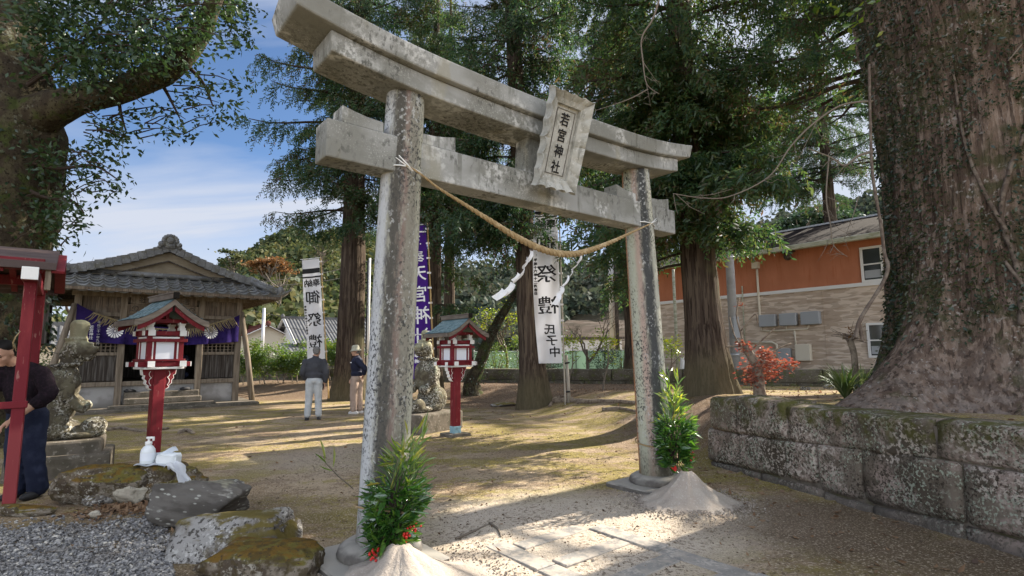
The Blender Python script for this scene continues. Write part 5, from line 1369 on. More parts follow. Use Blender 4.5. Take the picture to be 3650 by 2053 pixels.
# purple curtain with two white crests, straw fringe
cur = thing('purple_curtain', 'purple curtain with two white chrysanthemum crests hung across the hall front', 'curtain', HW, ANG)
def curt(x, z_off=0.0):      # hangs in two swags, pulled up in the middle
    return 0
def curtP(u, v, off=0.0):
    x = -.02 + 4.16 * u
    top = 3.02 - .62 * math.sin(PI * u) ** .8 + (.0 if u < .5 else -.16 * (2 * u - 1))
    top = max(top, 2.40 - .10 * u)
    bot = 1.98 - .13 * math.sin(PI * u)
    z = top + (bot - top) * v
    y = -.13 - .05 * v + (.035 * math.sin(x * 9 + v * 2) + .02 * math.sin(x * 21 + 1)) * (.3 + v) - off
    return Vector((x, y, z))
mb = MB(); mb.sheet(lambda u, v: (curtP(u, v), Vector((0, -1, 0))), 90, 14, .004); mb.build('cloth', m_purple, cur, True)
def on_curt(x, z, k=0.0):
    u = (x + .02) / 4.16
    a = curtP(u, 0).z; b = curtP(u, 1).z; v = min(1, max(0, (a - z) / (a - b)))
    p = curtP(u, v); return Vector((x, p.y - .012 - .001 * k, z))
for cx_, cz in ((.88, 2.26), (3.33, 2.26)):
    mb = MB(); n = 16
    for i in range(n):
        a0 = 2 * PI * i / n; P = []
        for (r, da) in ((.032, 0), (.178, .82), (.198, .45), (.203, 0), (.198, -.45), (.178, -.82)):
            a = a0 + da * PI / n * .92; P.append(on_curt(cx_ + 1.0 * r * math.cos(a), cz + r * math.sin(a), 1))
        mb.add(P, [tuple(range(6))])
    P = [on_curt(cx_ + .03 * math.cos(a), cz + .03 * math.sin(a), 2) for a in [2 * PI * i / 12 for i in range(12)]]; mb.add(P, [tuple(range(12))])
    mb.build('crest', m_wht, cur)
mb = MB()
lettering(mb, [(c, .50, 2.50 - .085 * i, .085) for i, c in enumerate('平成二十一年九月吉日')][:8] + [(c, .34, 2.36 - .10 * i, .10) for i, c in enumerate('若宮神社')], lambda x, y, k: on_curt(x, y, k))
mb.build('lettering', m_wht, cur)
fr = thing('straw_fringe', 'sagging straw rope with long fringe hung over the curtain', 'straw rope', HW, ANG)
def frp(u): return Vector((.35 + 3.6 * u, -.24, 2.76 - .42 * math.sin(PI * u) - .02 * u))
mb = MB(); mb.tube([frp(i / 40) for i in range(41)], .022, 8, rough=.2, freq=40); mb.build('rope', m_straw_old, fr, True)
mb = MB(); r_ = random.Random(4)
for i in range(120):
    u = (i + r_.random()) / 120
    if .42 < u < .60 and r_.random() < .7: continue
    p = frp(u); L = r_.uniform(.16, .30) * (1.0 if abs(u - .5) > .12 else .5)
    mb.tube([p, p + Vector((.08 * (u - .5) * 2 + r_.uniform(-.02, .02), -.02, -L * .6)), p + Vector((.16 * (u - .5) * 2 + r_.uniform(-.03, .03), -.01, -L))], [.012, .010, .004], 4)
mb.build('fringe', m_straw_old, fr)
# small things inside the hall doorway
bx = thing('offertory_box', 'small dark offering box standing in the hall doorway', 'box', HW + UX * 2.35 - NX * .8 + Vector((0, 0, .77)), ANG)
mb = MB(); mb.box((0, 0, .2), (.9, .4, .4)); mb.build('chest', m_wood_dark, bx, bevel=.01)
mb = MB()
for k in range(7): mb.box((-.38 + .127 * k, 0, .41), (.03, .36, .03))
mb.build('slats', m_wood, bx)
for i, (x, lab) in enumerate(((1.35, 'black shoes at the left end of the hall step'), (2.75, 'black sandals at the right end of the hall step'))):
    s_ = thing('pair_of_shoes', lab, 'shoes', HW + UX * x + NX * .02 + Vector((0, 0, .50)), ANG + .3, 'shoes on the hall step')
    for e in (-1, 1):
        mb = MB(); mb.tube([(-.13, e * .06, .03), (-.06, e * .06, .045), (.06, e * .06, .035), (.13, e * .06, .02)], [.025, .045, .05, .02], 10); mb.build('shoe', m_shoe_dark, s_, True)

# ------------------------------------------------------------------ festival banners
def banner(label, foot, top, cloth, chars, m_cl, m_tx, m_pole, bands=(), fold=.03, name_group='tall festival banners', bow=0.0, swing=0.0, side=-1, pr=.022, seed=0.0, z_rot=0.0):
    """foot, top: ends of the pole; cloth: (length of the cloth from the top, width); the lettering shows through from behind, mirrored"""
    foot = Vector(foot); top = Vector(top)
    o = thing('festival_banner', label, 'banner', foot, 0, name_group)
    ax = top - foot; Lp = ax.length; d = ax.normalized()
    sd_ = Vector((math.cos(z_rot), math.sin(z_rot), 0)) * side; sd_ = (sd_ - d * sd_.dot(d)).normalized(); nr = sd_.cross(d).normalized()
    if nr.y > 0: nr = -nr
    mb = MB(); n = 14
    mb.tube([d * (Lp * i / n) for i in range(n + 1)], [pr * (1 - .25 * i / n) for i in range(n + 1)], 10)
    for i in range(1, int(Lp / .38)): mb.tube([d * (.38 * i - .008), d * (.38 * i), d * (.38 * i + .008)], [pr * .95, pr * 1.16, pr * .95], 10)
    mb.build('pole', m_pole, o, True)
    Lc, Wc = cloth; z1 = Lp - .06
    def fn(x, y):            # x across from the pole (0..Wc), y down from the top (0..Lc)
        t = y / Lc; s = x / Wc
        w_ = fold * (math.sin(s * 5.2 + y * 1.6 + seed) + .5 * math.sin(s * 11 - y * 2.7 + seed)) * (.25 + .75 * math.sin(PI * min(1, t * 1.05)) + .3 * t)
        return d * (z1 - y) + sd_ * (x + .05 + bow * math.sin(PI * t) * s) + nr * (w_ + swing * s * t * t)
    mb = MB(); mb.sheet(lambda u, v: (fn(Wc * u, Lc * v), nr), 18, 60, .002); mb.build('cloth', m_cl, o, True)
    mb = MB()
    for y0, y1 in bands:
        mb.grid(lambda u, v: fn(Wc * u, y0 + (y1 - y0) * v) + nr * .006, 18, 3)
    if chars:
        lettering(mb, chars, lambda x, y, k: fn(x, y_flip(y)) + nr * (.006 + .0004 * k), bold=.006)
    mb.build('lettering', m_tx, o)
    mb = MB(); k = 0
    while k * .42 + .1 < Lc:
        y = .1 + k * .42; a = fn(0.02, y); c = d * (z1 - y)
        mb.beam(a, c - sd_ * pr * 1.6, .05, .012, up=nr); k += 1
    mb.beam(d * (z1 + .03) - sd_ * .02, d * (z1 + .03) + sd_ * (Wc + .1), .016, .016, up=nr)
    mb.build('cloth_loops', m_wht, o)
    return o
def y_flip(y): return -y
# white banner behind the first man
pf = D(1172, 1420, 17.6); pt = D(1143, 915, 17.6)
banner('white banner with black brush writing rising behind the man in grey', pf, pt, (3.75, .57),
       [('奉', .15, -.78, .27), ('納', .40, -.78, .27), ('御', .27, -1.25, .46), ('祭', .27, -1.98, .46), ('禮', .27, -2.68, .46), ('氏', .28, -3.14, .26), ('子', .28, -3.38, .26), ('中', .28, -3.61, .26)] + [(c, .525, -1.55 - .095 * i, .075) for i, c in enumerate('平成十六年十二月吉日')],
       m_white_cloth, m_ink, m_bamboo, ((.30, .46), (.56, .61)), .028, side=-1, seed=1.0)
# white banner beyond the rope
pf = D(2016, 1468, 14.4); pt = D(1992, 735, 14.4)
banner('white banner hanging under the rope with a grey bamboo pole', pf, pt, (4.16, .60),
       [('奉', .17, -.42, .27), ('納', .42, -.42, .27), ('御', .30, -.98, .48), ('祭', .30, -1.78, .50), ('禮', .27, -2.62, .50), ('氏', .27, -3.26, .29), ('子', .23, -3.56, .29), ('中', .17, -3.86, .29)] + [(c, .545, -1.4 - .1 * i, .085) for i, c in enumerate('平成十六年十二月吉日')],
       m_white_cloth, m_ink, m_bamboo_grey, ((.08, .16), (.20, .23)), .045, side=-1, bow=.10, swing=-.25, seed=3.0)
# stake the pole is tied to
st = G(2022, 1466); mb = MB(); mb.tube([(0, 0, -.1), (-.015, 0, .5), (-.055, 0, 1.25)], [.045, .043, .04], 10)
s_ = thing('banner_stake', 'grey stake that props the white banner pole', 'stake', (st.x + .06, st.y + .03, H(st.x, st.y))); mb.build('stake_pole', m_bamboo_grey, s_, True)
for z in (.30, 1.05):
    mb = MB(); mb.tube([(-.03, 0, z - .02), (-.035, 0, z + .02)], .07, 10); mb.build('tie', m_black, s_, True)
# violet banner half hidden by the near pillar
pf = D(1553, 1465, 15.0); pt = D(1524, 795, 15.0)
banner('violet banner with white writing half hidden by the near pillar', pf, pt, (4.25, .66),
       [('三', .30, -.42, .32), ('奉', .28, -.90, .40), ('天', .26, -1.36, .46), ('宮', .27, -1.93, .48), ('神', .24, -2.52, .52), ('社', .25, -3.12, .52)] + [(c, .24, -3.56 - .19 * i, .19) for i, c in enumerate('富岡俊年')] + [(c, .40, -3.62 - .15 * i, .12) for i, c in enumerate('奉納')],
       m_purple_flag, m_wht, m_bamboo, ((.16, .20),), .03, side=-1, seed=5.0)

# ------------------------------------------------------------------ people
def capsule(mb, a, b, ra, rb, n=12, ell=1.0):
    a = Vector(a); b = Vector(b); d = (b - a)
    P = [a - d.normalized() * ra * .6, a, a.lerp(b, .5), b, b + d.normalized() * rb * .6]
    mb.tube(P, [ra * .6, ra, (ra + rb) / 2, rb, rb * .6], n, ell)
def limb(mb, P, R, n=12): 
    P = [Vector(p) for p in P]
    for i in range(len(P) - 1): capsule(mb, P[i], P[i + 1], R[i], R[i + 1], n)
def hand(mb, w, d, s=1.0, curl=.4, up=(0, 0, 1)):
    """palm with four unequal bent fingers and a thumb from the palm's side; w: wrist, d: direction"""
    w = Vector(w); d = Vector(d).normalized(); y = Vector(up).cross(d).normalized(); z = d.cross(y)
    mb.ball(w + d * .045 * s, (.050 * s, .040 * s, .018 * s), 12, 8, Matrix((d, y, z)).transposed())
    for i, L in enumerate((.066, .076, .070, .054)):
        b = w + d * .085 * s + y * ((i - 1.5) * .021 * s)
        m1 = b + (d * math.cos(curl) - z * math.sin(curl)) * L * .5 * s
        e = m1 + (d * math.cos(curl * 2.4) - z * math.sin(curl * 2.4)) * L * .5 * s
        limb(mb, (b, m1, e), (.0098 * s, .0092 * s, .008 * s), 8)
    b = w + d * .025 * s + y * .034 * s
    limb(mb, (b, b + (d * .7 + y * .6 - z * .3).normalized() * .035 * s, b + (d * .95 + y * .3 - z * .5).normalized() * .062 * s), (.012 * s, .0105 * s, .009 * s), 8)
def head(mb, c, f, s=1.0, tilt=None):
    """c: centre of the skull, f: facing direction"""
    f = Vector(f).normalized(); x = f; y = Vector((0, 0, 1)).cross(x).normalized(); z = x.cross(y); R_ = Matrix((x, y, z)).transposed(); c = Vector(c)
    def e(p, r): mb.ball(c + R_ @ (Vector(p) * s), [q * s for q in r], 16, 12, R_)
    e((0, 0, .02), (.098, .076, .098)); e((.03, 0, -.045), (.068, .062, .075)); e((.062, 0, -.095), (.032, .034, .026))
    e((.098, 0, -.018), (.022, .014, .026)); e((.082, 0, -.062), (.018, .026, .008)); e((.083, 0, .02), (.020, .055, .012))
    for sd2 in (-1, 1): e((-.005, sd2 * .078, -.01), (.020, .010, .032)); e((.062, sd2 * .04, -.03), (.03, .024, .026))
    return R_, c
def man_back():
    p = G(1115, 1497); o = thing('person', 'person in charcoal jacket and pale jeans seen from behind', 'person', (p.x, p.y, H(p.x, p.y)), math.radians(18), 'people in the shrine grounds')
    F = Vector((.25, .97, 0)).normalized()          # looks away, a touch to the right
    b = MB()
    head(b, (.035, .02, 1.60), Vector((.35, .94, -.08)))
    limb(b, ((0, 0, 1.40), (.02, .01, 1.52)), (.062, .056)); b.ball((0, 0, 1.20), (.17, .10, .24)); b.ball((0, 0, .95), (.16, .11, .14))
    for s in (-1, 1):
        limb(b, ((s * .09, 0, .92), (s * .11, .03, .50), (s * .13, -.0, .09)), (.085, .058, .042)); b.ball((s * .135, .06, .035), (.04, .11, .03))
    limb(b, ((-.185, 0, 1.38), (-.245, -.03, 1.10), (-.19, .12, .94)), (.055, .045, .034)); hand(b, (-.18, .15, .92), (.3, .5, -.5))
    limb(b, ((.185, 0, 1.38), (.245, -.03, 1.10), (.235, .04, .84)), (.055, .045, .034)); hand(b, (.235, .045, .82), (.0, .15, -1), curl=.5, up=(1, 0, 0))
    remesh(b, 'body', m_skin, o, .0085, 2)
    j = MB(); j.ball((0, 0, 1.22), (.205, .135, .24), 18, 14); j.ball((0, -.01, 1.34), (.215, .115, .12), 18, 12); j.ball((0, 0, 1.05), (.20, .135, .12), 18, 12); j.ball((0, 0, .985), (.185, .128, .05), 18, 10)
    limb(j, ((0, 0, 1.42), (.012, .005, 1.475)), (.085, .068))
    limb(j, ((-.19, 0, 1.37), (-.265, -.03, 1.10), (-.205, .11, .96)), (.085, .076, .062)); limb(j, ((.19, 0, 1.37), (.265, -.03, 1.10), (.245, .035, .88)), (.085, .076, .058))
    remesh(j, 'jacket', m_jacket_grey, o, .014, 4, disp=lambda c: .008 * noise.noise(c * 9) + .004 * noise.noise(c * 20))
    t = MB(); t.ball((0, -.01, .92), (.178, .128, .12), 16, 12)
    for s in (-1, 1): limb(t, ((s * .085, -.01, .90), (s * .105, .02, .50), (s * .125, 0, .10)), (.112, .085, .076)); t.ball((s * .085, -.045, .87), (.085, .085, .10))
    remesh(t, 'trousers', m_trouser_pale, o, .013, 4, disp=lambda c: .006 * noise.noise(c * 11))
    for s in (-1, 1):
        q = MB(); q.ball((s * .135, .055, .04), (.052, .135, .045), 14, 8); q.box((s * .135, .055, .012), (.09, .25, .024)); remesh(q, 'shoe', m_shoe_dark, o, .010, 2)
    hh = MB(); hh.ball((.03, .005, 1.635), (.088, .106, .088), 18, 12); hh.ball((.026, -.045, 1.585), (.074, .055, .065), 14, 10); remesh(hh, 'hair', m_hair_grey, o, .010, 2)
    ph = thing('smartphone', 'black phone in the hand of the person in grey', 'phone', (0, 0, 0)); q = MB(); q.box((0, 0, 0), (.012, .07, .14)); q.build('phone_body', m_black, ph, bevel=.004)
    ph.location = o.location + Matrix.Rotation(math.radians(18), 3, 'Z') @ Vector((.205, .06, .75))
    return o
man_back()
def man_hat():
    p = G(1268, 1476); o = thing('person', 'person in beige hat, navy jacket and tan trousers, hand on hip', 'person', (p.x, p.y, H(p.x, p.y)), 0, 'people in the shrine grounds')
    # faces left, body three quarters
    b = MB(); R_, c = head(b, (-.04, -.02, 1.60), (-.98, -.15, -.05))
    limb(b, ((.0, 0, 1.40), (-.02, -.01, 1.52)), (.060, .055)); b.ball((0, 0, 1.20), (.13, .15, .24)); b.ball((0, 0, .95), (.13, .14, .14))
    for s in (-1, 1): limb(b, ((.0 + s * .05, s * .07, .92), (.0 + s * .06, s * .08, .50), (.02 + s * .07, s * .09, .09)), (.08, .056, .042))
    b.ball((-.02, -.10, .035), (.11, .04, .03)); b.ball((.05, .09, .035), (.11, .04, .03))
    limb(b, ((.05, -.17, 1.37), (.25, -.22, 1.16), (.20, -.12, .98)), (.052, .044, .034)); hand(b, (.24, -.15, .99), (-.5, .3, -.5), curl=.5)
    limb(b, ((-.02, .17, 1.37), (-.06, .22, 1.10), (-.15, .14, .92)), (.052, .044, .034)); hand(b, (-.16, .13, .90), (-.5, -.3, -.7))
    remesh(b, 'body', m_skin, o, .0085, 2)
    for s in (-1, 1):
        q = MB(); q.ball(c + R_ @ Vector((.086, s * .03, .002)), (.010, .010, .008), 8, 6); q.build('eye', m_hair_black, o, True)
    j = MB(); j.ball((0, 0, 1.22), (.165, .185, .25), 18, 14); j.ball((0, 0, 1.345), (.14, .20, .12), 18, 12); j.ball((.01, 0, 1.02), (.165, .18, .12), 18, 12); limb(j, ((0, 0, 1.42), (-.012, -.005, 1.48)), (.085, .068))
    limb(j, ((.04, -.17, 1.37), (.27, -.23, 1.16), (.22, -.14, 1.01)), (.085, .074, .055)); limb(j, ((-.02, .17, 1.37), (-.06, .23, 1.10), (-.14, .15, .96)), (.08, .07, .056))
    remesh(j, 'jacket', m_jacket_navy, o, .014, 4, disp=lambda c2: .008 * noise.noise(c2 * 9) + .004 * noise.noise(c2 * 20))
    q = MB(); q.box((-.115, -.155, 1.31), (.05, .006, .022), Matrix.Rotation(-.5, 3, 'Z')); q.build('chest_mark', m_wht, o)
    t = MB(); t.ball((.01, 0, .92), (.155, .165, .13), 16, 12)
    for s in (-1, 1): limb(t, ((.01 + s * .035, s * .075, .90), (.0 + s * .045, s * .085, .50), (.02 + s * .05, s * .09, .10)), (.115, .095, .088))
    remesh(t, 'trousers', m_trouser_tan, o, .013, 4, disp=lambda c2: .007 * noise.noise(c2 * 11))
    for (x, y) in ((-.03, -.10), (.05, .09)):
        q = MB(); q.ball((x, y, .04), (.135, .052, .045), 14, 8); q.box((x, y, .012), (.25, .09, .024)); remesh(q, 'shoe', m_shoe_pale, o, .010, 2)
    q = MB(); q.lathe([(.0, .165), (.055, .163), (.088, .145), (.098, .10), (.104, .055), (.150, .012), (.152, .006), (.10, .045), (.0, .05)], 24); hh = q.build('hat', m_hat, o, True, loc=(-.035, -.018, 1.60)); hh.rotation_euler = (0, math.radians(-6), 0)
    q = MB(); q.ball((-.0, 0, 1.585), (.075, .080, .06), 14, 10); remesh(q, 'hair', m_hair_grey, o, .010, 2)
    return o
man_hat()
def man_left():
    p = G(95, 1815, 0.0); y = p.y + .42; x = D(62, 1500, y).x
    o = thing('person', 'person in black sweater and dark jeans leaning down behind the red post', 'person', (x, y, H(x, y)), 0, 'people in the shrine grounds')
    b = MB(); R_, c = head(b, (-.08, -.16, 1.56), (.10, -.90, -.55), 1.05)
    limb(b, ((-.04, .02, 1.40), (-.07, -.10, 1.49)), (.066, .060)); b.ball((0, .05, 1.17), (.17, .11, .24)); b.ball((0, .08, .93), (.16, .12, .14))
    for s in (-1, 1): limb(b, ((s * .10 + .04, .08, .92), (s * .10 + .08, .02, .50), (s * .10 + .14, .04, .09)), (.09, .06, .045)); b.ball((s * .10 + .14, -.04, .035), (.045, .12, .035))
    limb(b, ((.18, .02, 1.36), (.33, -.02, 1.10), (.15, -.22, .87)), (.058, .050, .036)); hand(b, (.14, -.235, .86), (-.4, -.5, -.6), 1.05)
    limb(b, ((-.20, .02, 1.36), (-.30, -.06, 1.10), (-.18, -.26, .92)), (.058, .048, .036)); hand(b, (-.17, -.275, .91), (.3, -.6, -.5), 1.05)
    remesh(b, 'body', m_skin, o, .0085, 2)
    for s in (-1, 1):
        q = MB(); q.ball(c + R_ @ Vector((.090, s * .032, .002)), (.010, .012, .005), 8, 6, R_); q.build('eye', m_hair_black, o, True)
        q = MB(); q.ball(c + R_ @ Vector((.097, s * .034, .026)), (.006, .018, .004), 8, 6, R_); q.build('eyebrow', m_hair_black, o, True)
    j = MB(); j.ball((0, .05, 1.20), (.215, .15, .25), 18, 14); j.ball((0, .04, 1.34), (.225, .13, .12), 18, 12); j.ball((0.01, .07, .98), (.205, .16, .14), 18, 12); limb(j, ((-.03, .02, 1.40), (-.08, -.05, 1.46)), (.092, .074))
    limb(j, ((.19, .02, 1.35), (.345, -.02, 1.11), (.27, -.10, 1.01)), (.090, .085, .068)); limb(j, ((-.20, .02, 1.35), (-.31, -.06, 1.11), (-.25, -.16, 1.02)), (.088, .08, .064))
    remesh(j, 'sweater', m_sweater, o, .014, 4, disp=lambda c2: .009 * noise.noise(c2 * 9))
    t = MB(); t.ball((0.02, .08, .90), (.19, .15, .14), 16, 12)
    for s in (-1, 1): limb(t, ((s * .09 + .04, .08, .90), (s * .10 + .09, .02, .50), (s * .11 + .15, .04, .08)), (.12, .098, .098))
    remesh(t, 'trousers', m_jeans, o, .013, 4, disp=lambda c2: .009 * noise.noise(c2 * 10))
    for s in (-1, 1):
        q = MB(); q.ball((s * .11 + .15, -.04, .04), (.055, .14, .045), 14, 8); remesh(q, 'shoe', m_shoe_dark, o, .010, 2)
    q = MB()
    q.ball(c + R_ @ Vector((-.022, 0, .066)), (.096, .088, .074), 18, 12, R_); q.ball(c + R_ @ Vector((-.060, 0, -.01)), (.062, .082, .075), 14, 10, R_)
    remesh(q, 'hair', m_hair_black, o, .010, 2)
    return o
man_left()
def man_inside():
    q0 = HW + UX * 2.72 - NX * 1.1
    o = thing('person', 'person in dark clothes sitting inside the dim hall doorway', 'person', (q0.x, q0.y, .77), ANG, 'people in the shrine grounds')
    b = MB(); R_, c = head(b, (-.05, -.08, .98), (-.6, -.75, -.3)); limb(b, ((0, 0, .80), (-.03, -.04, .90)), (.06, .055)); b.ball((0, 0, .55), (.16, .12, .28)); b.ball((0, 0, .15), (.18, .16, .14))
    for s in (-1, 1): limb(b, ((s * .10, 0, .12), (s * .14, -.36, .16), (s * .10, -.14, .06)), (.08, .06, .05)); limb(b, ((s * .18, 0, .76), (s * .25, -.08, .50), (s * .10, -.30, .40)), (.05, .044, .034)); hand(b, (s * .09, -.33, .39), (-s * .5, -.6, -.3))
    remesh(b, 'body', m_skin, o, .0085, 2)
    j = MB(); j.ball((0, 0, .55), (.20, .15, .28), 16, 12); j.ball((0, 0, .72), (.21, .12, .12), 16, 12); j.ball((0, 0, .2), (.2, .17, .14), 16, 12)
    for s in (-1, 1): limb(j, ((s * .18, 0, .74), (s * .26, -.08, .50), (s * .14, -.24, .43)), (.08, .07, .055)); limb(j, ((s * .10, 0, .14), (s * .14, -.36, .17), (s * .10, -.14, .07)), (.10, .085, .07))
    remesh(j, 'robe', m_jacket_navy, o, .014, 3)
    h_ = MB(); h_.ball(c + Vector((0, .02, .04)), (.095, .095, .085), 14, 10); remesh(h_, 'hair', m_hair_black, o, .010, 2)
man_inside()
# ------------------------------------------------------------------ trees
def trunk_mesh(mb, pts, rad, n=28, rough=.08, freq=3.0, ridges=0.0, nr=9, flare=0.0, lobes=5, ph=0.0, sub=6):
    P = spline([Vector(p) for p in pts], sub); m = len(P); V = []
    L = [0]
    for i in range(1, m): L.append(L[-1] + (P[i] - P[i - 1]).length)
    RR = np.interp(np.array(L) / L[-1] * (len(rad) - 1), range(len(rad)), rad)
    RR = [float(np.interp(i / (m - 1) * (len(rad) - 1), range(len(rad)), rad)) for i in range(m)]
    for i in range(m):
        t = (P[min(i + 1, m - 1)] - P[max(i - 1, 0)]).normalized()
        x = Vector((1, 0, 0)); x = (x - t * x.dot(t)).normalized(); y = t.cross(x)
        for k in range(n):
            a = 2 * PI * k / n; r = RR[i]; d = x * math.cos(a) + y * math.sin(a)
            q = P[i] + d * r
            f = 1 + rough * noise.noise(q * freq)
            if ridges: f += ridges * (abs(noise.noise(Vector((math.cos(a) * nr * .5, math.sin(a) * nr * .5, q.z * .35)))) - .25)
            if flare: f += flare * math.exp(-L[i] / .55) * (.35 + .65 * max(0, math.sin(a * lobes + ph + .6 * noise.noise((math.cos(a), math.sin(a), ph)))))
            V.append(P[i] + d * r * f)
    mb.add(V, [(i * n + k, i * n + (k + 1) % n, (i + 1) * n + (k + 1) % n, (i + 1) * n + k) for i in range(m - 1) for k in range(n)] + [tuple(range(n - 1, -1, -1)), tuple((m - 1) * n + k for k in range(n))])
def cedar(label, base, Ht, cr, z0, tr, seed, lm=None, dens=1.0, top=(0, 0), gap=.0, lowlit=False, zmax=None, droop=.35, group='tall cedars around the yard', drop_side=None, skirt=None, p0_=.74):
    r = np.random.default_rng(seed)
    base = Vector((base[0], base[1], base[2] if len(base) > 2 else H(base[0], base[1])))
    o = thing('cedar_tree', label, 'tree', base, 0, group)
    axis_ = lambda z: np.array([top[0] * z / Ht, top[1] * z / Ht, z])
    mb = MB(); zs = [-.25, .15, .6, 1.5, 3, 5, 8, 11, 14, 17, Ht]; zs = [z for z in zs if z <= Ht]
    rad = [tr * (1.10 - .0 if z < .7 else 1) * max(.05, (1 - max(0, z) / (Ht * 1.03))) ** .75 * (1 + .22 * math.exp(-max(0, z) / .5)) for z in zs]
    trunk_mesh(mb, [tuple(axis_(z)) for z in zs], rad, 40, .05, 2.0, .16, 11, .45, 5, seed, 5)
    mb.build('trunk', m_cedarbark, o, True)
    bm_ = MB(); P = []; Dd = []; S = []; LOW = []
    z = z0; zt = zmax or Ht; sk = []
    if skirt: sk = [r.uniform(skirt[0], skirt[1]) for _ in range(skirt[2])]
    while z < zt or sk:
        low = z >= zt
        if low: zc_ = sk.pop()
        else: zc_ = z
        z_keep, z = z, zc_
        f = max(0, (z - z0) / (Ht - z0))
        nb = 1 if low else r.integers(2, 5)
        for _ in range(nb):
            if r.random() < gap: continue
            a = r.uniform(0, 2 * PI)
            if drop_side is not None and abs((a - drop_side + PI) % (2 * PI) - PI) < .8 and r.random() < .75: continue
            prof = min(1, p0_ + 1.2 * f) * (1 - f ** 1.6)
            L = cr * prof * (r.uniform(.55, 1.12) if r.random() < .7 else r.uniform(.22, .5))
            if low: L = skirt[3] * r.uniform(.5, 1.1)
            if L < .3: continue
            c0 = axis_(z); d = np.array([math.cos(a), math.sin(a), 0]); side = np.array([-d[1], d[0], 0])
            bend = r.normal() * .15
            def pt(t): return c0 + d * L * t + side * bend * L * t * t + np.array([0, 0, L * (.18 * t - droop * t * t * 1.5 + .30 * t ** 4)])
            npt = 6
            rb = max(.014, .021 * L * (tr / .5) ** .3)
            gp_ = sunny(np.array([pt(.45), pt(.75), pt(1.0)]) + np.array(base))
            if not low and not gp_.all() and r.random() < .8: continue
            bm_.tube([tuple(pt(i / npt)) for i in range(npt + 1)], [rb * (1 - .8 * i / npt) for i in range(npt + 1)], 5, cap=False)
            nt_ = int((7 + 7.5 * L) * dens)
            for _k in range(nt_):
                t = r.uniform(.12, 1.0) ** .75
                q = pt(t); s = r.choice((-1, 1)); tl = (.28 + .42 * (1 - abs(t - .45))) * min(1.2, .35 + .30 * L) * r.uniform(.5, 1.2)
                dd = d * r.uniform(.3, .9) + side * s * r.uniform(.3, 1.0) + np.array([0, 0, r.uniform(-.35, .15)])
                dd /= np.linalg.norm(dd); m_ = max(2, int(tl / .14))
                for j in range(m_):
                    u = (j + r.random()) / m_
                    pp = q + dd * tl * u + np.array([0, 0, -.5 * tl * u * u])
                    P.append(pp + r.normal(size=3) * .05); Dd.append(dd * .7 + np.array([0, 0, -.55 - .7 * u]) + r.normal(size=3) * .38); S.append(r.uniform(.24, .56)); LOW.append(low)
        z = z_keep
        if not low: z += r.uniform(.15, .32)
    bm_.build('limbs', m_twig_dark, o, True)
    P = np.array(P); k_ = sunny(P + np.array(base)) | np.array(LOW); P = P[k_]; Dd = np.array(Dd)[k_]; S = np.array(S)[k_]
    V, Fc = scatter(SPRIG_V, SPRIG_F, P, bases(Dd), S)
    np_mesh('crown', V, Fc, lm or l_cedar, o)
    return o
c = G(1245, 1417); cedar('massive cedar with bare ivy patched trunk left of the near pillar', (D(1245, 1417, 19).x, 19.0), 21, 4.1, 6.0, .49, 101, dens=1.0, zmax=17, gap=.12, p0_=.58)
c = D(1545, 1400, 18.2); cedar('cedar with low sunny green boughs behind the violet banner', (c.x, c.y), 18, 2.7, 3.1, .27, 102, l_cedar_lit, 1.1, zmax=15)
c = GH(1905, 1447); cedar('slim dark cedar behind the white banner under the rope', (c.x, c.y), 20, 3.3, 4.5, .36, 103, dens=1.1, gap=.08, top=(-.9, .3), zmax=14.5, skirt=(4.6, 8, 30, 1.7))
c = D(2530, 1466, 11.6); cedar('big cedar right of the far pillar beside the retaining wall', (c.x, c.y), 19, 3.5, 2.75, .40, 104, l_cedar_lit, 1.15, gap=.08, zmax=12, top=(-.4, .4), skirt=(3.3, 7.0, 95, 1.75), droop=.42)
c = D(1600, 1400, 26); cedar('distant thin cedar with sparse limbs seen above the top lintel', (c.x, c.y), 21, 3.6, 8, .30, 105, dens=.7, zmax=19, gap=.25)
c = D(3330, 1400, 12.5); cedar('cedar hidden behind the giant trunk with boughs reaching left', (c.x, c.y), 18, 4.6, 5.2, .48, 106, dens=.9, zmax=13, gap=.12)
c = D(2268, 1400, 22); cedar('dense dark cedar standing behind the far pillar', (c.x, c.y), 20, 3.9, 6.2, .40, 107, dens=1.1, gap=.05, zmax=17)
c = D(3010, 1400, 28); cedar('far cedar whose lacy boughs show above the house roof', (c.x, c.y), 22, 5.2, 9.6, .42, 108, dens=.8, zmax=19.5, gap=.15)
# ---- leaf clusters for broad leaved trees
def clusters(cl, n_of, size, seed, flat=.6):
    """cl: (centre, radius); leaves scattered in loose bunches"""
    r = np.random.default_rng(seed); P = []; Dd = []; S = []
    for (c, rad) in cl:
        n = max(4, int(n_of * rad * rad))
        k = max(2, n // 9)
        sub = np.array(c)[None] + r.normal(size=(k, 3)) * rad * np.array([.55, .55, .42])
        for i in range(n):
            q = sub[r.integers(k)] + r.normal(size=3) * .085
            P.append(q); Dd.append(r.normal(size=3) * np.array([1, 1, .6]) + np.array([0, 0, -.45])); S.append(r.uniform(.65, 1.25) * size)
    return P, Dd, S
def leafmesh(name, P, Dd, S, m, parent):
    V, Fc = scatter(LEAF_V, LEAF_F, P, bases(Dd), S); return np_mesh(name, V, Fc, m, parent)
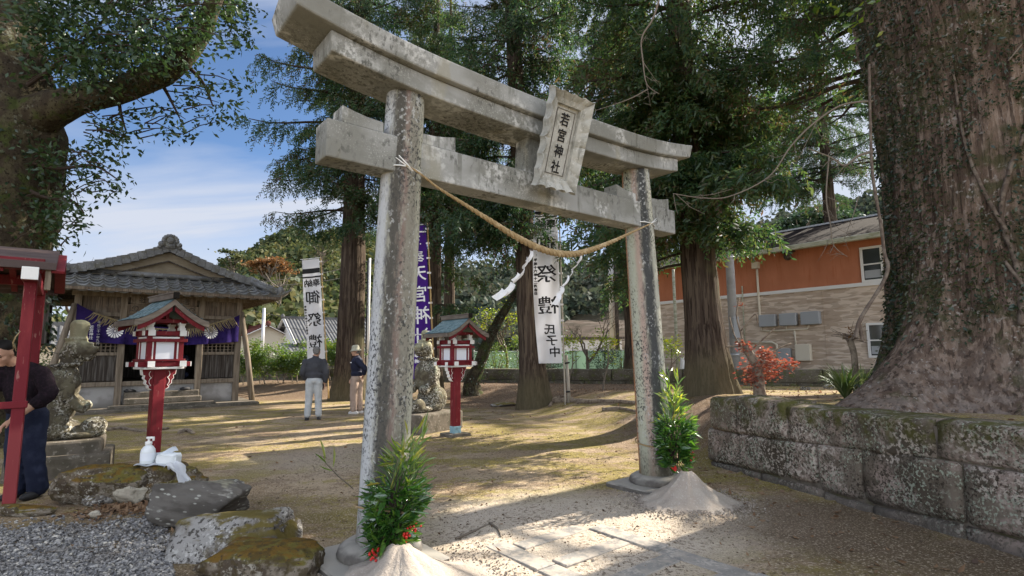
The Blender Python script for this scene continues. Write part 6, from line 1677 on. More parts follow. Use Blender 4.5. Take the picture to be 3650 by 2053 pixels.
# ---- the big evergreen at the left edge
lt_base = Vector((-9.55, 9.7, 0))
lt = thing('evergreen_tree', 'huge mossy evergreen with long limb reaching over from the left edge', 'tree', lt_base)
def LTp(px, py, y=9.5): return D(px, py, y) - lt_base
mb = MB()
trunk_mesh(mb, [(0, 0, -.3), (0, 0, 1.2), (.05, 0, 2.6), LTp(10, 700, 9.7), LTp(25, 480, 9.7), LTp(20, 200, 9.7), LTp(-40, -150, 9.7), LTp(-150, -500, 9.8)], [1.0, .85, .82, .84, .86, .62, .58, .5], 36, .10, 1.6, .10, 7, .5, 5, 1.0, 6)
trunk_mesh(mb, [LTp(40, 470, 9.6), LTp(150, 405, 9.5), LTp(280, 358, 9.4), (LTp(430, 322, 9.3)), LTp(570, 262, 9.2), LTp(648, 205, 9.1), LTp(705, 130, 9.1), LTp(745, 50, 9.0), LTp(800, -90, 8.9)], [.50, .36, .25, .225, .235, .20, .17, .145, .10], 24, .12, 3.0, .06, 6, 0, 5, 2.0, 6)
mb.build('trunk', m_mossbark, lt, True)
cl = []; r_ = random.Random(21)
for _ in range(250):
    px, py = r_.uniform(130, 860), r_.uniform(-160, 300)
    lim = 350 - (px - 130) * .30
    if py > lim - 10: continue
    if noise.noise((px * .012, py * .014, 2.0)) < -.22: continue
    cl.append((LTp(px, py, r_.uniform(7.8, 10.6)), r_.uniform(.26, .46)))
for (px, py, rad) in ((430, 480, .32), (395, 455, .3), (360, 430, .28), (460, 430, .24), (470, 500, .26), (600, 450, .26), (640, 460, .28), (655, 415, .25), (600, 400, .2), (700, 365, .30), (760, 420, .24), (740, 320, .34), (790, 360, .3),
    (820, 300, .3), (180, 520, .34), (240, 550, .36), (300, 590, .34), (350, 560, .30), (340, 520, .22), (390, 620, .28), (290, 640, .32), (350, 660, .26), (200, 620, .32), (160, 580, .3), (410, 660, .16), (440, 685, .10),
    (140, 690, .34), (200, 720, .36), (260, 720, .32), (290, 780, .28), (230, 800, .3), (160, 780, .34), (270, 830, .22), (120, 830, .3), (290, 730, .24), (520, 385, .16), (490, 395, .16)):
    for _ in range(2): cl.append((LTp(px + r_.uniform(-22, 22), py + r_.uniform(-16, 16), r_.uniform(8.9, 9.8)), rad * .8))
P, Dd, S = clusters([(c[:], rad) for c, rad in cl], 470, .115, 5)
leafmesh('crown', P, Dd, S, l_camphor, lt)
tw = MB()
for i, (c, rad) in enumerate(cl):
    a = Vector((c.x * .82 + r_.uniform(-.2, .2), c.y * .9, c.z + r_.uniform(-.25, .25)))
    tw.tube([a, a.lerp(c, .5) + Vector((0, 0, .05)), c], [.014, .010, .005], 4, cap=False)
for pts_ in (((60, 560), (200, 600), (330, 590), (420, 640)), ((40, 640), (150, 700), (260, 720), (300, 760)), ((560, 270), (600, 340), (640, 420)), ((420, 330), (430, 400), (450, 470)), ((640, 210), (720, 290), (760, 380)), ((60, 330), (200, 230), (330, 120), (420, 0)), ((280, 350), (360, 220), (470, 120), (560, -20))):
    q = spline([LTp(a, b, 9.4) for a, b in pts_], 6); tw.tube(q, [.045 * (1 - .8 * i / len(q)) for i in range(len(q))], 6, cap=False)
tw.build('branches', m_twig_dark, lt, True)
P = []; Dd = []; S = []
for _ in range(1500):
    t = r_.random(); z = 1.6 + 4.2 * t; a = r_.uniform(-2.6, .9)
    if noise.noise((z * 1.6, a * 1.5, 9)) < -.05 and z > 3.0: continue
    rr = .92 + r_.uniform(0, .16); P.append((rr * math.cos(a) + .05, rr * math.sin(a), z)); Dd.append((math.cos(a) * .5 + r_.gauss(0, .5), math.sin(a) * .5 + r_.gauss(0, .5), -.8)); S.append(r_.uniform(.08, .14))
leafmesh('ivy', P, Dd, S, l_ivy, lt)
P = []; Dd = []; S = []
for _ in range(900):          # small ferns and epiphytes on the limb
    t = r_.random(); q = spline([LTp(150, 405, 9.5), LTp(280, 358, 9.4), LTp(430, 322, 9.3), LTp(570, 262, 9.2), LTp(648, 205, 9.1), LTp(745, 50, 9.0)], 8); j = q[int(t * (len(q) - 1))]
    a = r_.uniform(0, 2 * PI); P.append((j.x + .1 * r_.gauss(0, 1), j.y - .22 * abs(math.cos(a)), j.z + .23 * math.sin(a))); Dd.append((r_.gauss(0, 1), -.4, math.sin(a) + r_.gauss(0, .4))); S.append(r_.uniform(.06, .11))
leafmesh('fern', P, Dd, S, l_ivy, lt)
# ---- the giant trunk on the terrace
bt_base = Vector((6.12, 6.70, .55))
bt_ = thing('giant_tree', 'giant old tree with ivy covered furrowed trunk on the stone terrace', 'tree', bt_base)
mb = MB(); nA, zs = 150, list(np.linspace(-.3, 2.6, 46)) + list(np.linspace(2.75, 7.5, 44)) + [8.5, 10]
V = []
for z in zs:
    for k in range(nA):
        a = 2 * PI * k / nA
        zz_ = max(0, z - .2)
        lob = 0
        for (a0, w_, amp) in ((3.34, .34, 1.75), (4.05, .40, .70), (4.72, .30, .62), (5.45, .45, 1.1), (.4, .5, 1.0), (1.9, .5, 1.0), (2.65, .25, .5)):
            dlt = (a - a0 + PI) % (2 * PI) - PI; lob += amp * math.exp(-(dlt / w_) ** 2)
        fl = lob * math.exp(-zz_ / .62) * .95 + lob * .05 * math.exp(-zz_ / 2.2)
        r = 1.10 + .05 * math.sin(a * 3 + 1) + fl + .14 * sstep(3.6, 6.5, z)
        q = Vector((math.cos(a) * 3.2, math.sin(a) * 3.2, z * .55))
        r += .06 * noise.noise(q * 1.3) + .055 * (abs(noise.noise(Vector((math.cos(a) * 7, math.sin(a) * 7, z * .8)))) - .2) + .03 * noise.noise(Vector((math.cos(a) * 15, math.sin(a) * 15, z * 2.4)))
        r += .018 * noise.noise(Vector((math.cos(a) * 30, math.sin(a) * 30, z * 5)))
        t_ = (bt_base + Vector((r * math.cos(a), r * math.sin(a), 0)) - WA).dot(WN)
        if t_ < .40 and z < 2.2:
            k_ = (bt_base - WA).dot(WN); r *= max(.3, (k_ - .40) / (k_ - t_))
        V.append((r * math.cos(a) - .04 * z * .3, r * math.sin(a), z))
mb.add(V, [(i * nA + k, i * nA + (k + 1) % nA, (i + 1) * nA + (k + 1) % nA, (i + 1) * nA + k) for i in range(len(zs) - 1) for k in range(nA)])
mb.build('trunk', m_bigbark, bt_, True)
def on_trunk(a, z, off=0.0):
    zi = min(range(len(zs)), key=lambda i: abs(zs[i] - z)); k = int(round((a % (2 * PI)) / (2 * PI) * nA)) % nA
    v = Vector(V[zi * nA + k]); d = Vector((math.cos(a), math.sin(a), 0)); return v + d * off + Vector((-d.y, d.x, 0)) * (((a % (2 * PI)) / (2 * PI) * nA - k) * 2 * PI / nA * 1.2) + Vector((0, 0, z - zs[zi]))
P = []; Dd = []; S = []
for _ in range(24000):
    a = r_.uniform(2.6, 5.6); z = r_.uniform(.35, 7.4)
    nz = noise.noise((a * 1.6, z * .9, 4)) + .5 * noise.noise((a * 5, z * 3, 8))
    keep = .36 + nz - .55 * (a - 4.0) + .16 * (z - 2.2)
    if 4.1 < a < 4.55 and 2.2 < z < 3.4: keep += .55
    if z < 1.3: keep -= .25
    if keep < r_.uniform(0, .5): continue
    p = on_trunk(a, z, r_.uniform(.0, .055)); P.append(p[:]); Dd.append((math.cos(a) * .6 + r_.gauss(0, .6), math.sin(a) * .6 + r_.gauss(0, .6), -.55 + r_.gauss(0, .4))); S.append(r_.uniform(.03, .07))
leafmesh('ivy', P, Dd, S, l_ivy, bt_)
def stem_on(pts_, r0, r1, name='ivy_stem'):
    q = spline([on_trunk(a, z, .015) for a, z in pts_], 8); mb = MB(); n = len(q)
    mb.tube(q, [r0 + (r1 - r0) * i / (n - 1) for i in range(n)], 7, rough=.25, freq=9); mb.build(name, m_vine if r0 > .0 else m_twig, bt_, True)
stem_on([(4.05, 1.2), (4.08, 1.8), (4.02, 2.4), (4.12, 2.9), (4.30, 3.4), (4.42, 3.9), (4.46, 4.6)], .032, .018)
stem_on([(4.05, 2.2), (3.92, 2.7), (3.82, 3.3), (3.80, 4.2)], .024, .012)
stem_on([(4.45, 3.9), (4.40, 4.6), (4.44, 5.4), (4.5, 6.4)], .026, .018)
stem_on([(4.0, 1.9), (4.1, 1.6), (4.2, 1.35)], .02, .01)
mb = MB(); q = [on_trunk(4.62, 6.6, .05), on_trunk(4.60, 5.6, .1), on_trunk(4.60, 4.9, .08), on_trunk(4.45, 4.5, .06), on_trunk(4.2, 4.1, .05)]
mb.tube(spline(q, 8), .010, 5); mb.build('hanging_tendril', m_twig, bt_, True)
vq = [D(3098, 230, 6.0), D(3102, 420, 5.95), D(3110, 620, 5.9), D(3140, 800, 5.85), D(3152, 900, 5.85), D(3165, 955, 5.8), D(3140, 1020, 5.8), D(3095, 1090, 5.8), D(3062, 1150, 5.8), D(3050, 1205, 5.8)]
mb = MB(); q = spline([p - bt_base for p in vq], 8); mb.tube(q, [.013 + .010 * i / len(q) for i in range(len(q))], 8, rough=.2, freq=9)
mb.tube(spline([vq[8] - bt_base, D(3068, 1180, 5.8) - bt_base, D(3075, 1215, 5.8) - bt_base], 5), .02, 6)
mb.build('hanging_vine', m_vine, bt_, True)
def bare(pix, y, r0, r1, twigs=6, seed=0, spread=.5):
    q = spline([D(px, py, y) - bt_base for px, py in pix], 7); n = len(q); mb = MB()
    mb.tube(q, [r0 + (r1 - r0) * i / (n - 1) for i in range(n)], 6, rough=.15, freq=12)
    r = random.Random(seed)
    for _ in range(twigs):
        i = r.randrange(n // 4, n); a = q[i]; e = a + Vector((r.uniform(-1, 1), r.uniform(-.3, .3), r.uniform(-1, .4))) * spread * r.uniform(.3, 1)
        mid = a.lerp(e, .5) + Vector((0, 0, .05 * r.uniform(-1, 1)))
        mb.tube([a, mid, e], [r1 * .9, r1 * .7, r1 * .4], 4)
        for _k in range(3):
            s = a.lerp(e, r.uniform(.3, .95)); mb.tube([s, s + Vector((r.uniform(-.1, .1), 0, r.uniform(-.1, .06)))], [r1 * .5, r1 * .3], 3)
    mb.build('bare_branch', m_twig, bt_, True)
bare([(3110, 360), (3000, 375), (2900, 440), (2820, 520), (2740, 630), (2600, 700), (2500, 705), (2400, 690)], 6.2, .013, .005, 12, 1, .7)
bare([(3110, 540), (3060, 555), (3010, 590), (2960, 560), (2880, 530)], 6.2, .018, .006, 8, 2, .5)
bare([(2365, -60), (2330, 60), (2288, 135), (2292, 220), (2306, 300), (2350, 335)], 6.0, .012, .005, 6, 3, .45)
bare([(2310, 318), (2250, 350), (2190, 372), (2120, 395)], 6.0, .007, .003, 3, 4, .2)
bare([(2955, 560), (2945, 700), (2960, 800), (2972, 875), (3020, 915)], 6.2, .010, .004, 8, 5, .45)
bare([(3060, 700), (3040, 770), (3010, 850)], 6.2, .006, .003, 8, 6, .25)
# crown: only its lower boughs hang into view; the rest shades the ground
cl = []
for _ in range(190):
    a = r_.uniform(0, 2 * PI); d = r_.uniform(1.2, 6.2); z = r_.uniform(8.0, 12.5) + .1 * d
    cl.append(((d * math.cos(a), d * math.sin(a), z), r_.uniform(.6, 1.0)))
for px, py in ((3010, 20), (2990, 110), (3060, 60), (3040, 200), (2960, 60)): 
    for _ in range(2): cl.append(((D(px + r_.uniform(-40, 40), py + r_.uniform(-40, 40), 6.1) - bt_base)[:], .14))
P, Dd, S = clusters(cl, 60, .17, 9)
k_ = sunny(np.array(P) + np.array(bt_base)); P = [p for p, q in zip(P, k_) if q]; Dd = [p for p, q in zip(Dd, k_) if q]; S = [p for p, q in zip(S, k_) if q]
leafmesh('crown', P, Dd, [s if Vector(P[i]).z > 7.2 else s * .6 for i, s in enumerate(S)], l_hedge, bt_)
mb = MB()
for k in range(9):
    a = 2 * PI * k / 9; mb.tube([(.5 * math.cos(a), .5 * math.sin(a), 8.6), (2.2 * math.cos(a), 2.2 * math.sin(a), 10), (5 * math.cos(a + .2), 5 * math.sin(a + .2), 11)], [.35, .22, .08], 8, cap=False)
mb.build('limbs', m_bigbark, bt_, True)
# ---- smaller trees and plants
def shrub(name, label, base, size, lm, n, leaf, seed, stems=(), cat='shrub', group=None, lump=1.0, stem_m=None, zc=None):
    base = Vector(base); o = thing(name, label, cat, base, 0, group); r = random.Random(seed)
    cl = []
    for _ in range(max(5, int(26 * lump))):
        v = Vector((r.gauss(0, 1), r.gauss(0, 1), r.gauss(0, 1))).normalized() * r.uniform(.35, 1.0)
        cl.append(((v.x * size[0] / 2, v.y * size[1] / 2, (zc or size[2] / 2) + v.z * size[2] / 2), min(size) * .20))
    k = n / max(1, sum(rad * rad for _, rad in cl))
    P, Dd, S = clusters(cl, k, leaf, seed)
    Dd = [np.array(d) * (1, 1, .7) + (0, 0, .5) for d in Dd]
    leafmesh('foliage', P, Dd, S, lm, o)
    mb = MB()
    if stems:
        for pts_, r0, r1 in stems:
            q = spline([Vector(p) for p in pts_], 5); mb.tube(q, [r0 + (r1 - r0) * i / (len(q) - 1) for i in range(len(q))], 6, rough=.15, freq=8)
    else:
        for c, rad in cl[::2]: mb.tube([(0, 0, -.05), (c[0] * .4, c[1] * .4, c[2] * .5), c], [.02, .014, .006], 4, cap=False)
    mb.build('stem', stem_m or m_twig, o, True)
    return o
# hedge row at the left behind the yard: pale crooked stems, sunny leaves
for i, (px, pyt, pyb, w_, lab) in enumerate(((885, 1262, 1352, 1.3, 'sunny shrub with pale stem at the hall corner'), (945, 1225, 1350, 1.7, 'tallest sunny shrub of the hedge, left of the white banner'), (1010, 1270, 1345, 1.2, 'low sunny shrub between the tallest shrub and the bare patch'), (1060, 1235, 1350, 1.3, 'sunny shrub just left of the white banner foot'), (1195, 1210, 1362, 1.0, 'sunny shrub peeping between the white banner and massive cedar'), (1255, 1240, 1350, .9, 'sunny shrub seen behind the person in the beige hat'))):
    b = D(px, pyb, 24.0); b.z = H(b.x, b.y); t = D(px, pyt, 24.0).z - b.z
    rr = random.Random(i)
    st_ = [([(0, 0, 0), (.06 * rr.uniform(-1, 1), 0, .3), (.2 * rr.uniform(-1, 1), 0, .7), (.1, 0, t * .8)], .035, .015), ([(-.25, .1, 0), (-.3, .1, .4), (-.15, .1, t * .7)], .025, .012)]
    shrub('hedge_shrub', lab, b, (w_ * 1.25, 1.1, t * .82), l_hedge, 3000, .10, 30 + i, st_, group='shrubs of the sunny hedge', zc=t * .66)
b = D(150, 1330, 15.5); b.z = .0
shrub('hedge_shrub', 'yellowish bush behind the stone guardian with tall hat', b, (1.1, 1.0, 1.5), l_hedge, 1200, .085, 44, zc=1.1)
# citrus saplings in front of the low wall
for i, (px, pyb, pyt, pts_, w_, lab) in enumerate(((2045, 1400, 1185, None, .95, 'citrus sapling just right of the grey banner pole'), (2172, 1410, 1190, None, 1.0, 'yellow fruited citrus sapling with bent white stem left of the far pillar'), (2400, 1400, 1195, None, .85, 'citrus sapling between the far pillar and the big cedar'))):
    y = 17.2; b = D(px - 18, pyb, y); b.z = H(b.x, b.y); t = D(px, pyt, y); Ht = t.z - b.z
    st_ = [([(-.05, 0, -.05), (.02, 0, Ht * .2), (.14, 0, Ht * .45), (.16, 0, Ht * .75)], .032, .014), ([(.02, 0, Ht * .2), (-.06, 0, Ht * .28)], .018, .008), ([(.14, 0, Ht * .45), (.4, 0, Ht * .6)], .016, .007)]
    s_ = shrub('citrus_sapling', lab, b, (w_ * 1.05, .8, .85), l_citrus, 800, .10, 50 + i, st_, 'sapling', 'citrus saplings by the low wall', .7, m_twig, zc=Ht * .80)
b = D(2150, 1330, 25.5); b.z = .35
shrub('round_bush', 'dark clipped round bush beyond the low wall', b, (1.7, 1.5, 1.7), l_darkbush, 2600, .07, 60, group='shrubs beyond the low wall')
b = D(2222, 1330, 26.5); b.z = .35
shrub('pale_bush', 'pale flowering shrub beside the dark round bush', b, (.9, .9, 1.7), l_citrus, 900, .06, 61, group='shrubs beyond the low wall')
for i, (px, pyt, w_, lm, lab, y) in enumerate(((1770, 1215, 1.7, l_hedge, 'bright leafy shrub behind the leaning ivy tree', 25.5), (1860, 1190, 1.3, l_hedge, 'green bush seen left of the slim dark cedar', 25.2), (1500, 1180, 1.6, l_darkbush, 'dark bush behind the violet banner', 25), (1960, 1230, 1.2, l_darkbush, 'dark bush half hidden by the white banner', 26))):
    b = D(px, 1330, y); b.z = .35; shrub('garden_bush', lab, b, (w_, w_ * .8, D(px, pyt, y).z - .35), lm, 1500, .08, 70 + i, group='shrubs beyond the low wall')
# leaning ivy tree
b = GH(1690, 1405); b.z -= .05
o = thing('leaning_tree', 'leaning tree wrapped in dark ivy behind the red lantern', 'tree', b)
lq_ = [D(px, py, b.y) - b for px, py in ((1690, 1420), (1682, 1370), (1705, 1310), (1740, 1215), (1790, 1120), (1850, 1030), (1900, 960))]
mb = MB(); trunk_mesh(mb, lq_, [.30, .24, .21, .19, .15, .10, .05], 18, .18, 3, .1, 6, .5, 4, 0, 6); mb.build('trunk', m_mossbark, o, True)
sp_ = spline(lq_, 10); P = []; Dd = []; S = []
for _ in range(1500):
    j = r_.randrange(8, len(sp_)); q = sp_[j] + Vector((r_.gauss(0, .15), r_.gauss(0, .15), r_.gauss(0, .12))); P.append(q[:]); Dd.append((r_.gauss(0, 1), r_.gauss(0, 1), -.4)); S.append(r_.uniform(.06, .11))
leafmesh('ivy', P, Dd, S, l_darkbush, o)
# bare and half bare trees beyond the wall
def bare_tree(label, base, Ht, sp_w, seed, m, lm=None, group='bare trees beyond the low wall', r0=.09):
    base = Vector(base); o = thing('bare_tree', label, 'tree', base, 0, group); r = random.Random(seed); mb = MB(); tips = []
    def grow(p, d, L, rad, depth):
        e = p + d * L; mid = p.lerp(e, .5) + Vector((r.gauss(0, .05), r.gauss(0, .05), r.gauss(0, .04))) * L
        mb.tube([p, mid, e], [rad, rad * .8, rad * .6], 5, cap=False)
        if depth == 0: tips.append(e); return
        for _ in range(r.choice((2, 3, 3))):
            nd = (d + Vector((r.gauss(0, .5) * sp_w, r.gauss(0, .5), r.gauss(.08, .35)))).normalized(); grow(p.lerp(e, r.uniform(.6, 1.0)), nd, L * r.uniform(.55, .85), rad * .6, depth - 1)
    grow(Vector((0, 0, -.1)), Vector((r.gauss(0, .12), 0, 1)).normalized(), Ht * .36, r0, 5)
    mb.build('trunk', m, o, True)
    if lm:
        P = []; Dd = []; S = []
        for t in tips:
            for _ in range(5): P.append((t.x + r.gauss(0, .15), t.y + r.gauss(0, .15), t.z + r.gauss(0, .12))); Dd.append((r.gauss(0, 1), r.gauss(0, 1), -.3)); S.append(r.uniform(.07, .12))
        leafmesh('foliage', P, Dd, S, lm, o)
    return o
b = D(1800, 1330, 26); b.z = .35; bare_tree('pale twiggy tree behind the leaning ivy tree', b, 4.6, 1.2, 3, m_twig, l_citrus)
b = D(2110, 1330, 24); b.z = .35; bare_tree('bare white twigged tree right of the white banner', b, 4.0, 1.5, 5, m_twig)
b = D(255, 1330, 30); b.z = .0; bare_tree('bare dark twigged tree above the pavilion roof', b, 9.5, 1.7, 8, m_twig_dark, r0=.14)
# red maple stump on the terrace
b = GH(2708, 1412); o = thing('maple_stump', 'pollarded maple stump with a tuft of red leaves on the terrace', 'tree', b)
mb = MB(); Kp = lambda px, py: D(px, py, b.y) - b
trunk_mesh(mb, [Kp(2708, 1425), Kp(2706, 1380), Kp(2700, 1325), Kp(2696, 1300), Kp(2670, 1260), Kp(2655, 1232)], [.12, .105, .10, .09, .075, .06], 16, .12, 6)
for pts_ in (((2655, 1235), (2638, 1180), (2625, 1120), (2635, 1060)), ((2650, 1240), (2620, 1200), (2600, 1130)), ((2670, 1255), (2740, 1190), (2760, 1170)), ((2680, 1290), (2780, 1240), (2820, 1225)), ((2690, 1300), (2790, 1290), (2830, 1290)), ((2640, 1180), (2690, 1120), (2700, 1150)), ((2650, 1235), (2590, 1235))):
    mb.tube(spline([Kp(*p) for p in pts_], 5), .014, 5, rough=.2)
mb.build('trunk', m_root, o, True)
P = []; Dd = []; S = []
for (px, py, rad, n) in ((2680, 1330, .20, 200), (2720, 1310, .22, 240), (2735, 1280, .16, 140), (2725, 1255, .10, 70), (2790, 1300, .14, 70), (2830, 1292, .08, 40), (2660, 1240, .10, 70), (2645, 1225, .08, 40), (2690, 1355, .12, 90), (2640, 1085, .05, 14), (2760, 1330, .12, 60)):
    c = Kp(px, py)
    for _ in range(n): P.append((c.x + r_.gauss(0, rad * .6), c.y + r_.gauss(0, rad * .6), c.z + r_.gauss(0, rad * .5))); Dd.append((r_.gauss(0, 1), r_.gauss(0, 1), -.2)); S.append(r_.uniform(.05, .10))
leafmesh('foliage', P, Dd, S, l_maple, o)
# cut sapling with dry shoots, strap leaved clump
b = D(3040, 1330, 8.2); b.z = H(b.x, b.y); o = thing('cut_sapling', 'cut sapling with dry tan shoots beside the giant tree', 'sapling', b); Kp = lambda px, py: D(px, py, 8.2) - b
mb = MB(); mb.tube(spline([Vector((.02, 0, -.05)), Kp(3046, 1280), Kp(3035, 1230), Kp(3025, 1205)], 5), .045, 8, rough=.2)
for k in range(26):
    a = r_.uniform(0, 2 * PI); q = Kp(3028, 1200 + r_.uniform(-10, 20)); e = q + Vector((.25 * math.cos(a), .2 * math.sin(a), r_.uniform(-.06, .25))); mb.tube([q, q.lerp(e, .5) + Vector((0, 0, .02)), e], [.007, .005, .003], 4)
mb.build('trunk', m_root, o, True)
leafmesh('foliage', [(Kp(3022, 1185) + Vector((r_.gauss(0, .05), r_.gauss(0, .05), r_.gauss(0, .05))))[:] for _ in range(26)], [(r_.gauss(0, 1), r_.gauss(0, 1), .8) for _ in range(26)], [.07] * 26, l_autumn, o)
def strap(label, base, n, L, seed):
    base = Vector(base); r = random.Random(seed); mb = MB()
    for _ in range(n):
        a = r.uniform(0, 2 * PI); l = L * r.uniform(.6, 1.1); out = r.uniform(.35, .9); d = Vector((math.cos(a), math.sin(a), 0)); s = Vector((-d.y, d.x, 0)) * .013
        P = [d * (l * out * t) * 1.0 + Vector((0, 0, l * (1.25 * t - 1.05 * t * t * out))) for t in (0, .25, .5, .75, 1)]
        V = []
        for i, p in enumerate(P): w_ = (1 - .8 * (i / 4) ** 2); V += [p - s * w_, p + s * w_]
        mb.add(V, [(2 * i, 2 * i + 1, 2 * i + 3, 2 * i + 2) for i in range(4)])
    o = mb.build('strap_leaf_clump', l_grass, None, False, loc=base); return tag(o, label, 'plant', 'strap leaved plants by the giant tree')
b = D(3010, 1372, 7.9); b.z = H(b.x, b.y); strap('arching green strap leaved clump left of the giant tree roots', b, 150, .62, 1)
b = D(3075, 1350, 8.6); b.z = H(b.x, b.y); strap('silvery strap leaved clump behind the cut sapling', b, 120, .66, 2)
b = GH(2395, 1440); strap('small green tuft at the foot of the big cedar', b, 60, .34, 3)
mb = MB(); b = TF(-.22, -.15, .55)
pl = thing('bamboo_grass_sprig', 'single pale green sprig leaning out left of the near pillar', 'plant', b, ANG)
mb.tube([(.06, 0, -.05), (-.06, 0, .06), (-.16, 0, .17)], .004, 4); V_, F_ = scatter(BLADE_V, BLADE_F, [(-.1, 0, .12), (-.14, 0, .15), (-.16, 0, .17), (-.09, 0, .1)], bases([(.1, 0, 1), (-.7, 0, .8), (-.1, .2, 1), (-.8, 0, .3)]), [.16, .14, .18, .12])
mb.build('stem', m_twig, pl); np_mesh('foliage', V_, F_, l_bamboo, pl)
# ------------------------------------------------------------------ the low stone wall at the back of the grounds
lw = thing('low_stone_wall', 'long mossy low stone wall behind the cedars', 'stone wall', FW1)
r_ = random.Random(5); s = -6.0; Lw = (FW2 - FW1).length
mbt = 0.92
while s < Lw + 6:
    l = r_.uniform(1.2, 2.1)
    for (z0, z1, off) in ((.52, mbt, 0), (.0, .50, .5)):
        a = s + off; zb = MB()
        q = FW1 + FWD * (a + l / 2)
        rm = Matrix.Rotation(math.atan2(FWD.y, FWD.x) + r_.uniform(-.01, .01), 3, 'Z')
        nx_, nz_ = 8, 3
        def fn(u, v): 
            return Vector(((u - .5) * (l - .03), -.2 + .03 * noise.noise((u * 4 + a, v * 3, 0)) + .03 * ((2 * u - 1) ** 8 + (2 * v - 1) ** 8), z0 + (z1 - z0) * v + .02 * noise.noise((u * 3 + a, 5, v * 2))))
        zb.grid(fn, nx_, nz_); n_ = len(zb.v)
        zb.grid(lambda u, v: Vector((fn(u, 1).x, fn(u, 1).y + .42 * v, fn(u, 1).z + .015 * math.sin(PI * v))), nx_, 2)
        zb.grid(lambda u, v: Vector((fn(1 - u, 0).x, .22, z0 + (z1 - z0) * v)), nx_, 1)
        zb.v = [rm @ Vector(p) + (q - FW1) for p in zb.v]
        zb.build('stone', m_moss_wall, lw, True)
    s += l
# ------------------------------------------------------------------ two storey house at the right
hb = D(2620, 1056, 25.0); HD = NX.copy()            # its long wall runs along the gate's normal
HO = Vector((hb.x, hb.y, 0)); BZ = hb.z
house = thing('apartment_house', 'two storey house with orange upper wall above tan brick cladding', 'house', HO, math.atan2(HD.y, HD.x))
HN = Vector((HD.y, -HD.x, 0))     # towards the camera (local -y)
def HPx(px, py, off=0.0):
    p = plane_hit(px, py, HO + HN * off, HN) - HO; return p.dot(HD), p.z
x0h, x1h = HPx(2395, 1080)[0], 14.0
x0h = -5.2
ez = HPx(2900, 883)[1]
def hbox(name, m, x0, x1, z0, z1, y, t, par=None, bev=0.0):
    mb = MB(); mb.box(((x0 + x1) / 2, y, (z0 + z1) / 2), (x1 - x0, t, z1 - z0)); return mb.build(name, m, par or house, bevel=bev)
mb = MB(); mb.box(((x0h + x1h) / 2, 4, BZ / 2 - .5), (x1h - x0h, 8, BZ + 1.0)); mb.build('brick_wall', m_brick, house)
mb = MB(); mb.box(((x0h + x1h) / 2, 4, (BZ + ez) / 2 + .02), (x1h - x0h, 8, ez - BZ)); mb.build('orange_wall', m_orange, house)
hbox('band_course', m_trim, x0h - .02, x1h, BZ - .07, BZ + .07, -.03, .06)
mb = MB()
for px in (2936,): hbox('panel_joint', m_brick, HPx(px, 1100)[0] - .012, HPx(px, 1100)[0] + .012, .1, BZ - .08, -.008, .012)
OV = .75; xa, xb_ = x0h - .6, x1h + .5; zt = ez + 1.75; ya, yb_ = -OV, 8 + OV; ym = 4
rf = empty('roof'); rf.parent = house
mb = MB(); zE2 = ez + .10
mb.sheet(lambda u, v: (Vector((xa + (2.6) * v + (xb_ - xa - 2.6 * v) * u, ya + (ym - ya) * v, zE2 + (zt - zE2) * v)), Vector((0, -.4, .9))), 24, 12, .06)
mb.sheet(lambda u, v: (Vector((xa + (2.6) * v + (xb_ - xa - 2.6 * v) * (1 - u), yb_ + (ym - yb_) * v, zE2 + (zt - zE2) * v)), Vector((0, .4, .9))), 24, 12, .06)
mb.add([(xa, ya, zE2), (xa, yb_, zE2), (xa + 2.6, ym, zt)], [(0, 2, 1)])
mb.build('shingles', m_shingle, rf)
mb = MB(); mb.beam((xa + 2.6, ym, zt + .03), (xb_, ym, zt + .03), .18, .08); mb.beam((xa, ya, zE2 + .02), (xa + 2.6, ym, zt + .03), .16, .08); mb.build('ridge_cap', m_steel, rf)
mb = MB(); mb.box(((xa + xb_) / 2, ya - .02, zE2 - .10), (xb_ - xa, .14, .20)); mb.box((xa - .02, ym, zE2 - .1), (.14, yb_ - ya - .2, .2)); mb.build('gutter', m_gutter, rf, bevel=.02)
mb = MB(); mb.box(((xa + xb_) / 2, ya / 2 - .0, ez + .03), (xb_ - xa - .2, OV - .14, .05)); mb.build('soffit', m_cream, rf)
def window(pxs, name):
    (xa_, za) = HPx(*pxs[0]); (xc, zc) = HPx(*pxs[1])
    x0, x1 = min(xa_, xc), max(xa_, xc); z0, z1 = min(za, zc), max(za, zc); w_ = .085
    f = empty('window'); f.parent = house
    mb = MB(); mb.box(((x0 + x1) / 2, -.02, z1 - w_ / 2), (x1 - x0, .10, w_)); mb.box(((x0 + x1) / 2, -.02, z0 + w_ / 2), (x1 - x0, .10, w_))
    for x in (x0 + w_ / 2, x1 - w_ / 2): mb.box((x, -.02, (z0 + z1) / 2), (w_, .098, z1 - z0 - 2 * w_))
    mb.box(((x0 + x1) / 2, -.015, (z0 + z1) / 2), (x1 - x0 - 2 * w_, .06, .05)); mb.build('frame', m_trim, f)
    mb = MB(); mb.box(((x0 + x1) / 2, -.005, (z0 + z1) / 2), (x1 - x0 - w_, .02, z1 - z0 - w_)); mb.build('pane', m_glass, f)
    mb = MB(); mb.box(((x0 + x1) / 2, -.018, z0 + (z1 - z0) * .22), (x1 - x0 - 2 * w_ - .05, .008, .30)); 
    mb.build('blind', m_meter, f)
window(((3064, 884), (3156, 1000)), 'w'); window(((3088, 1152), (3195, 1275)), 'w')
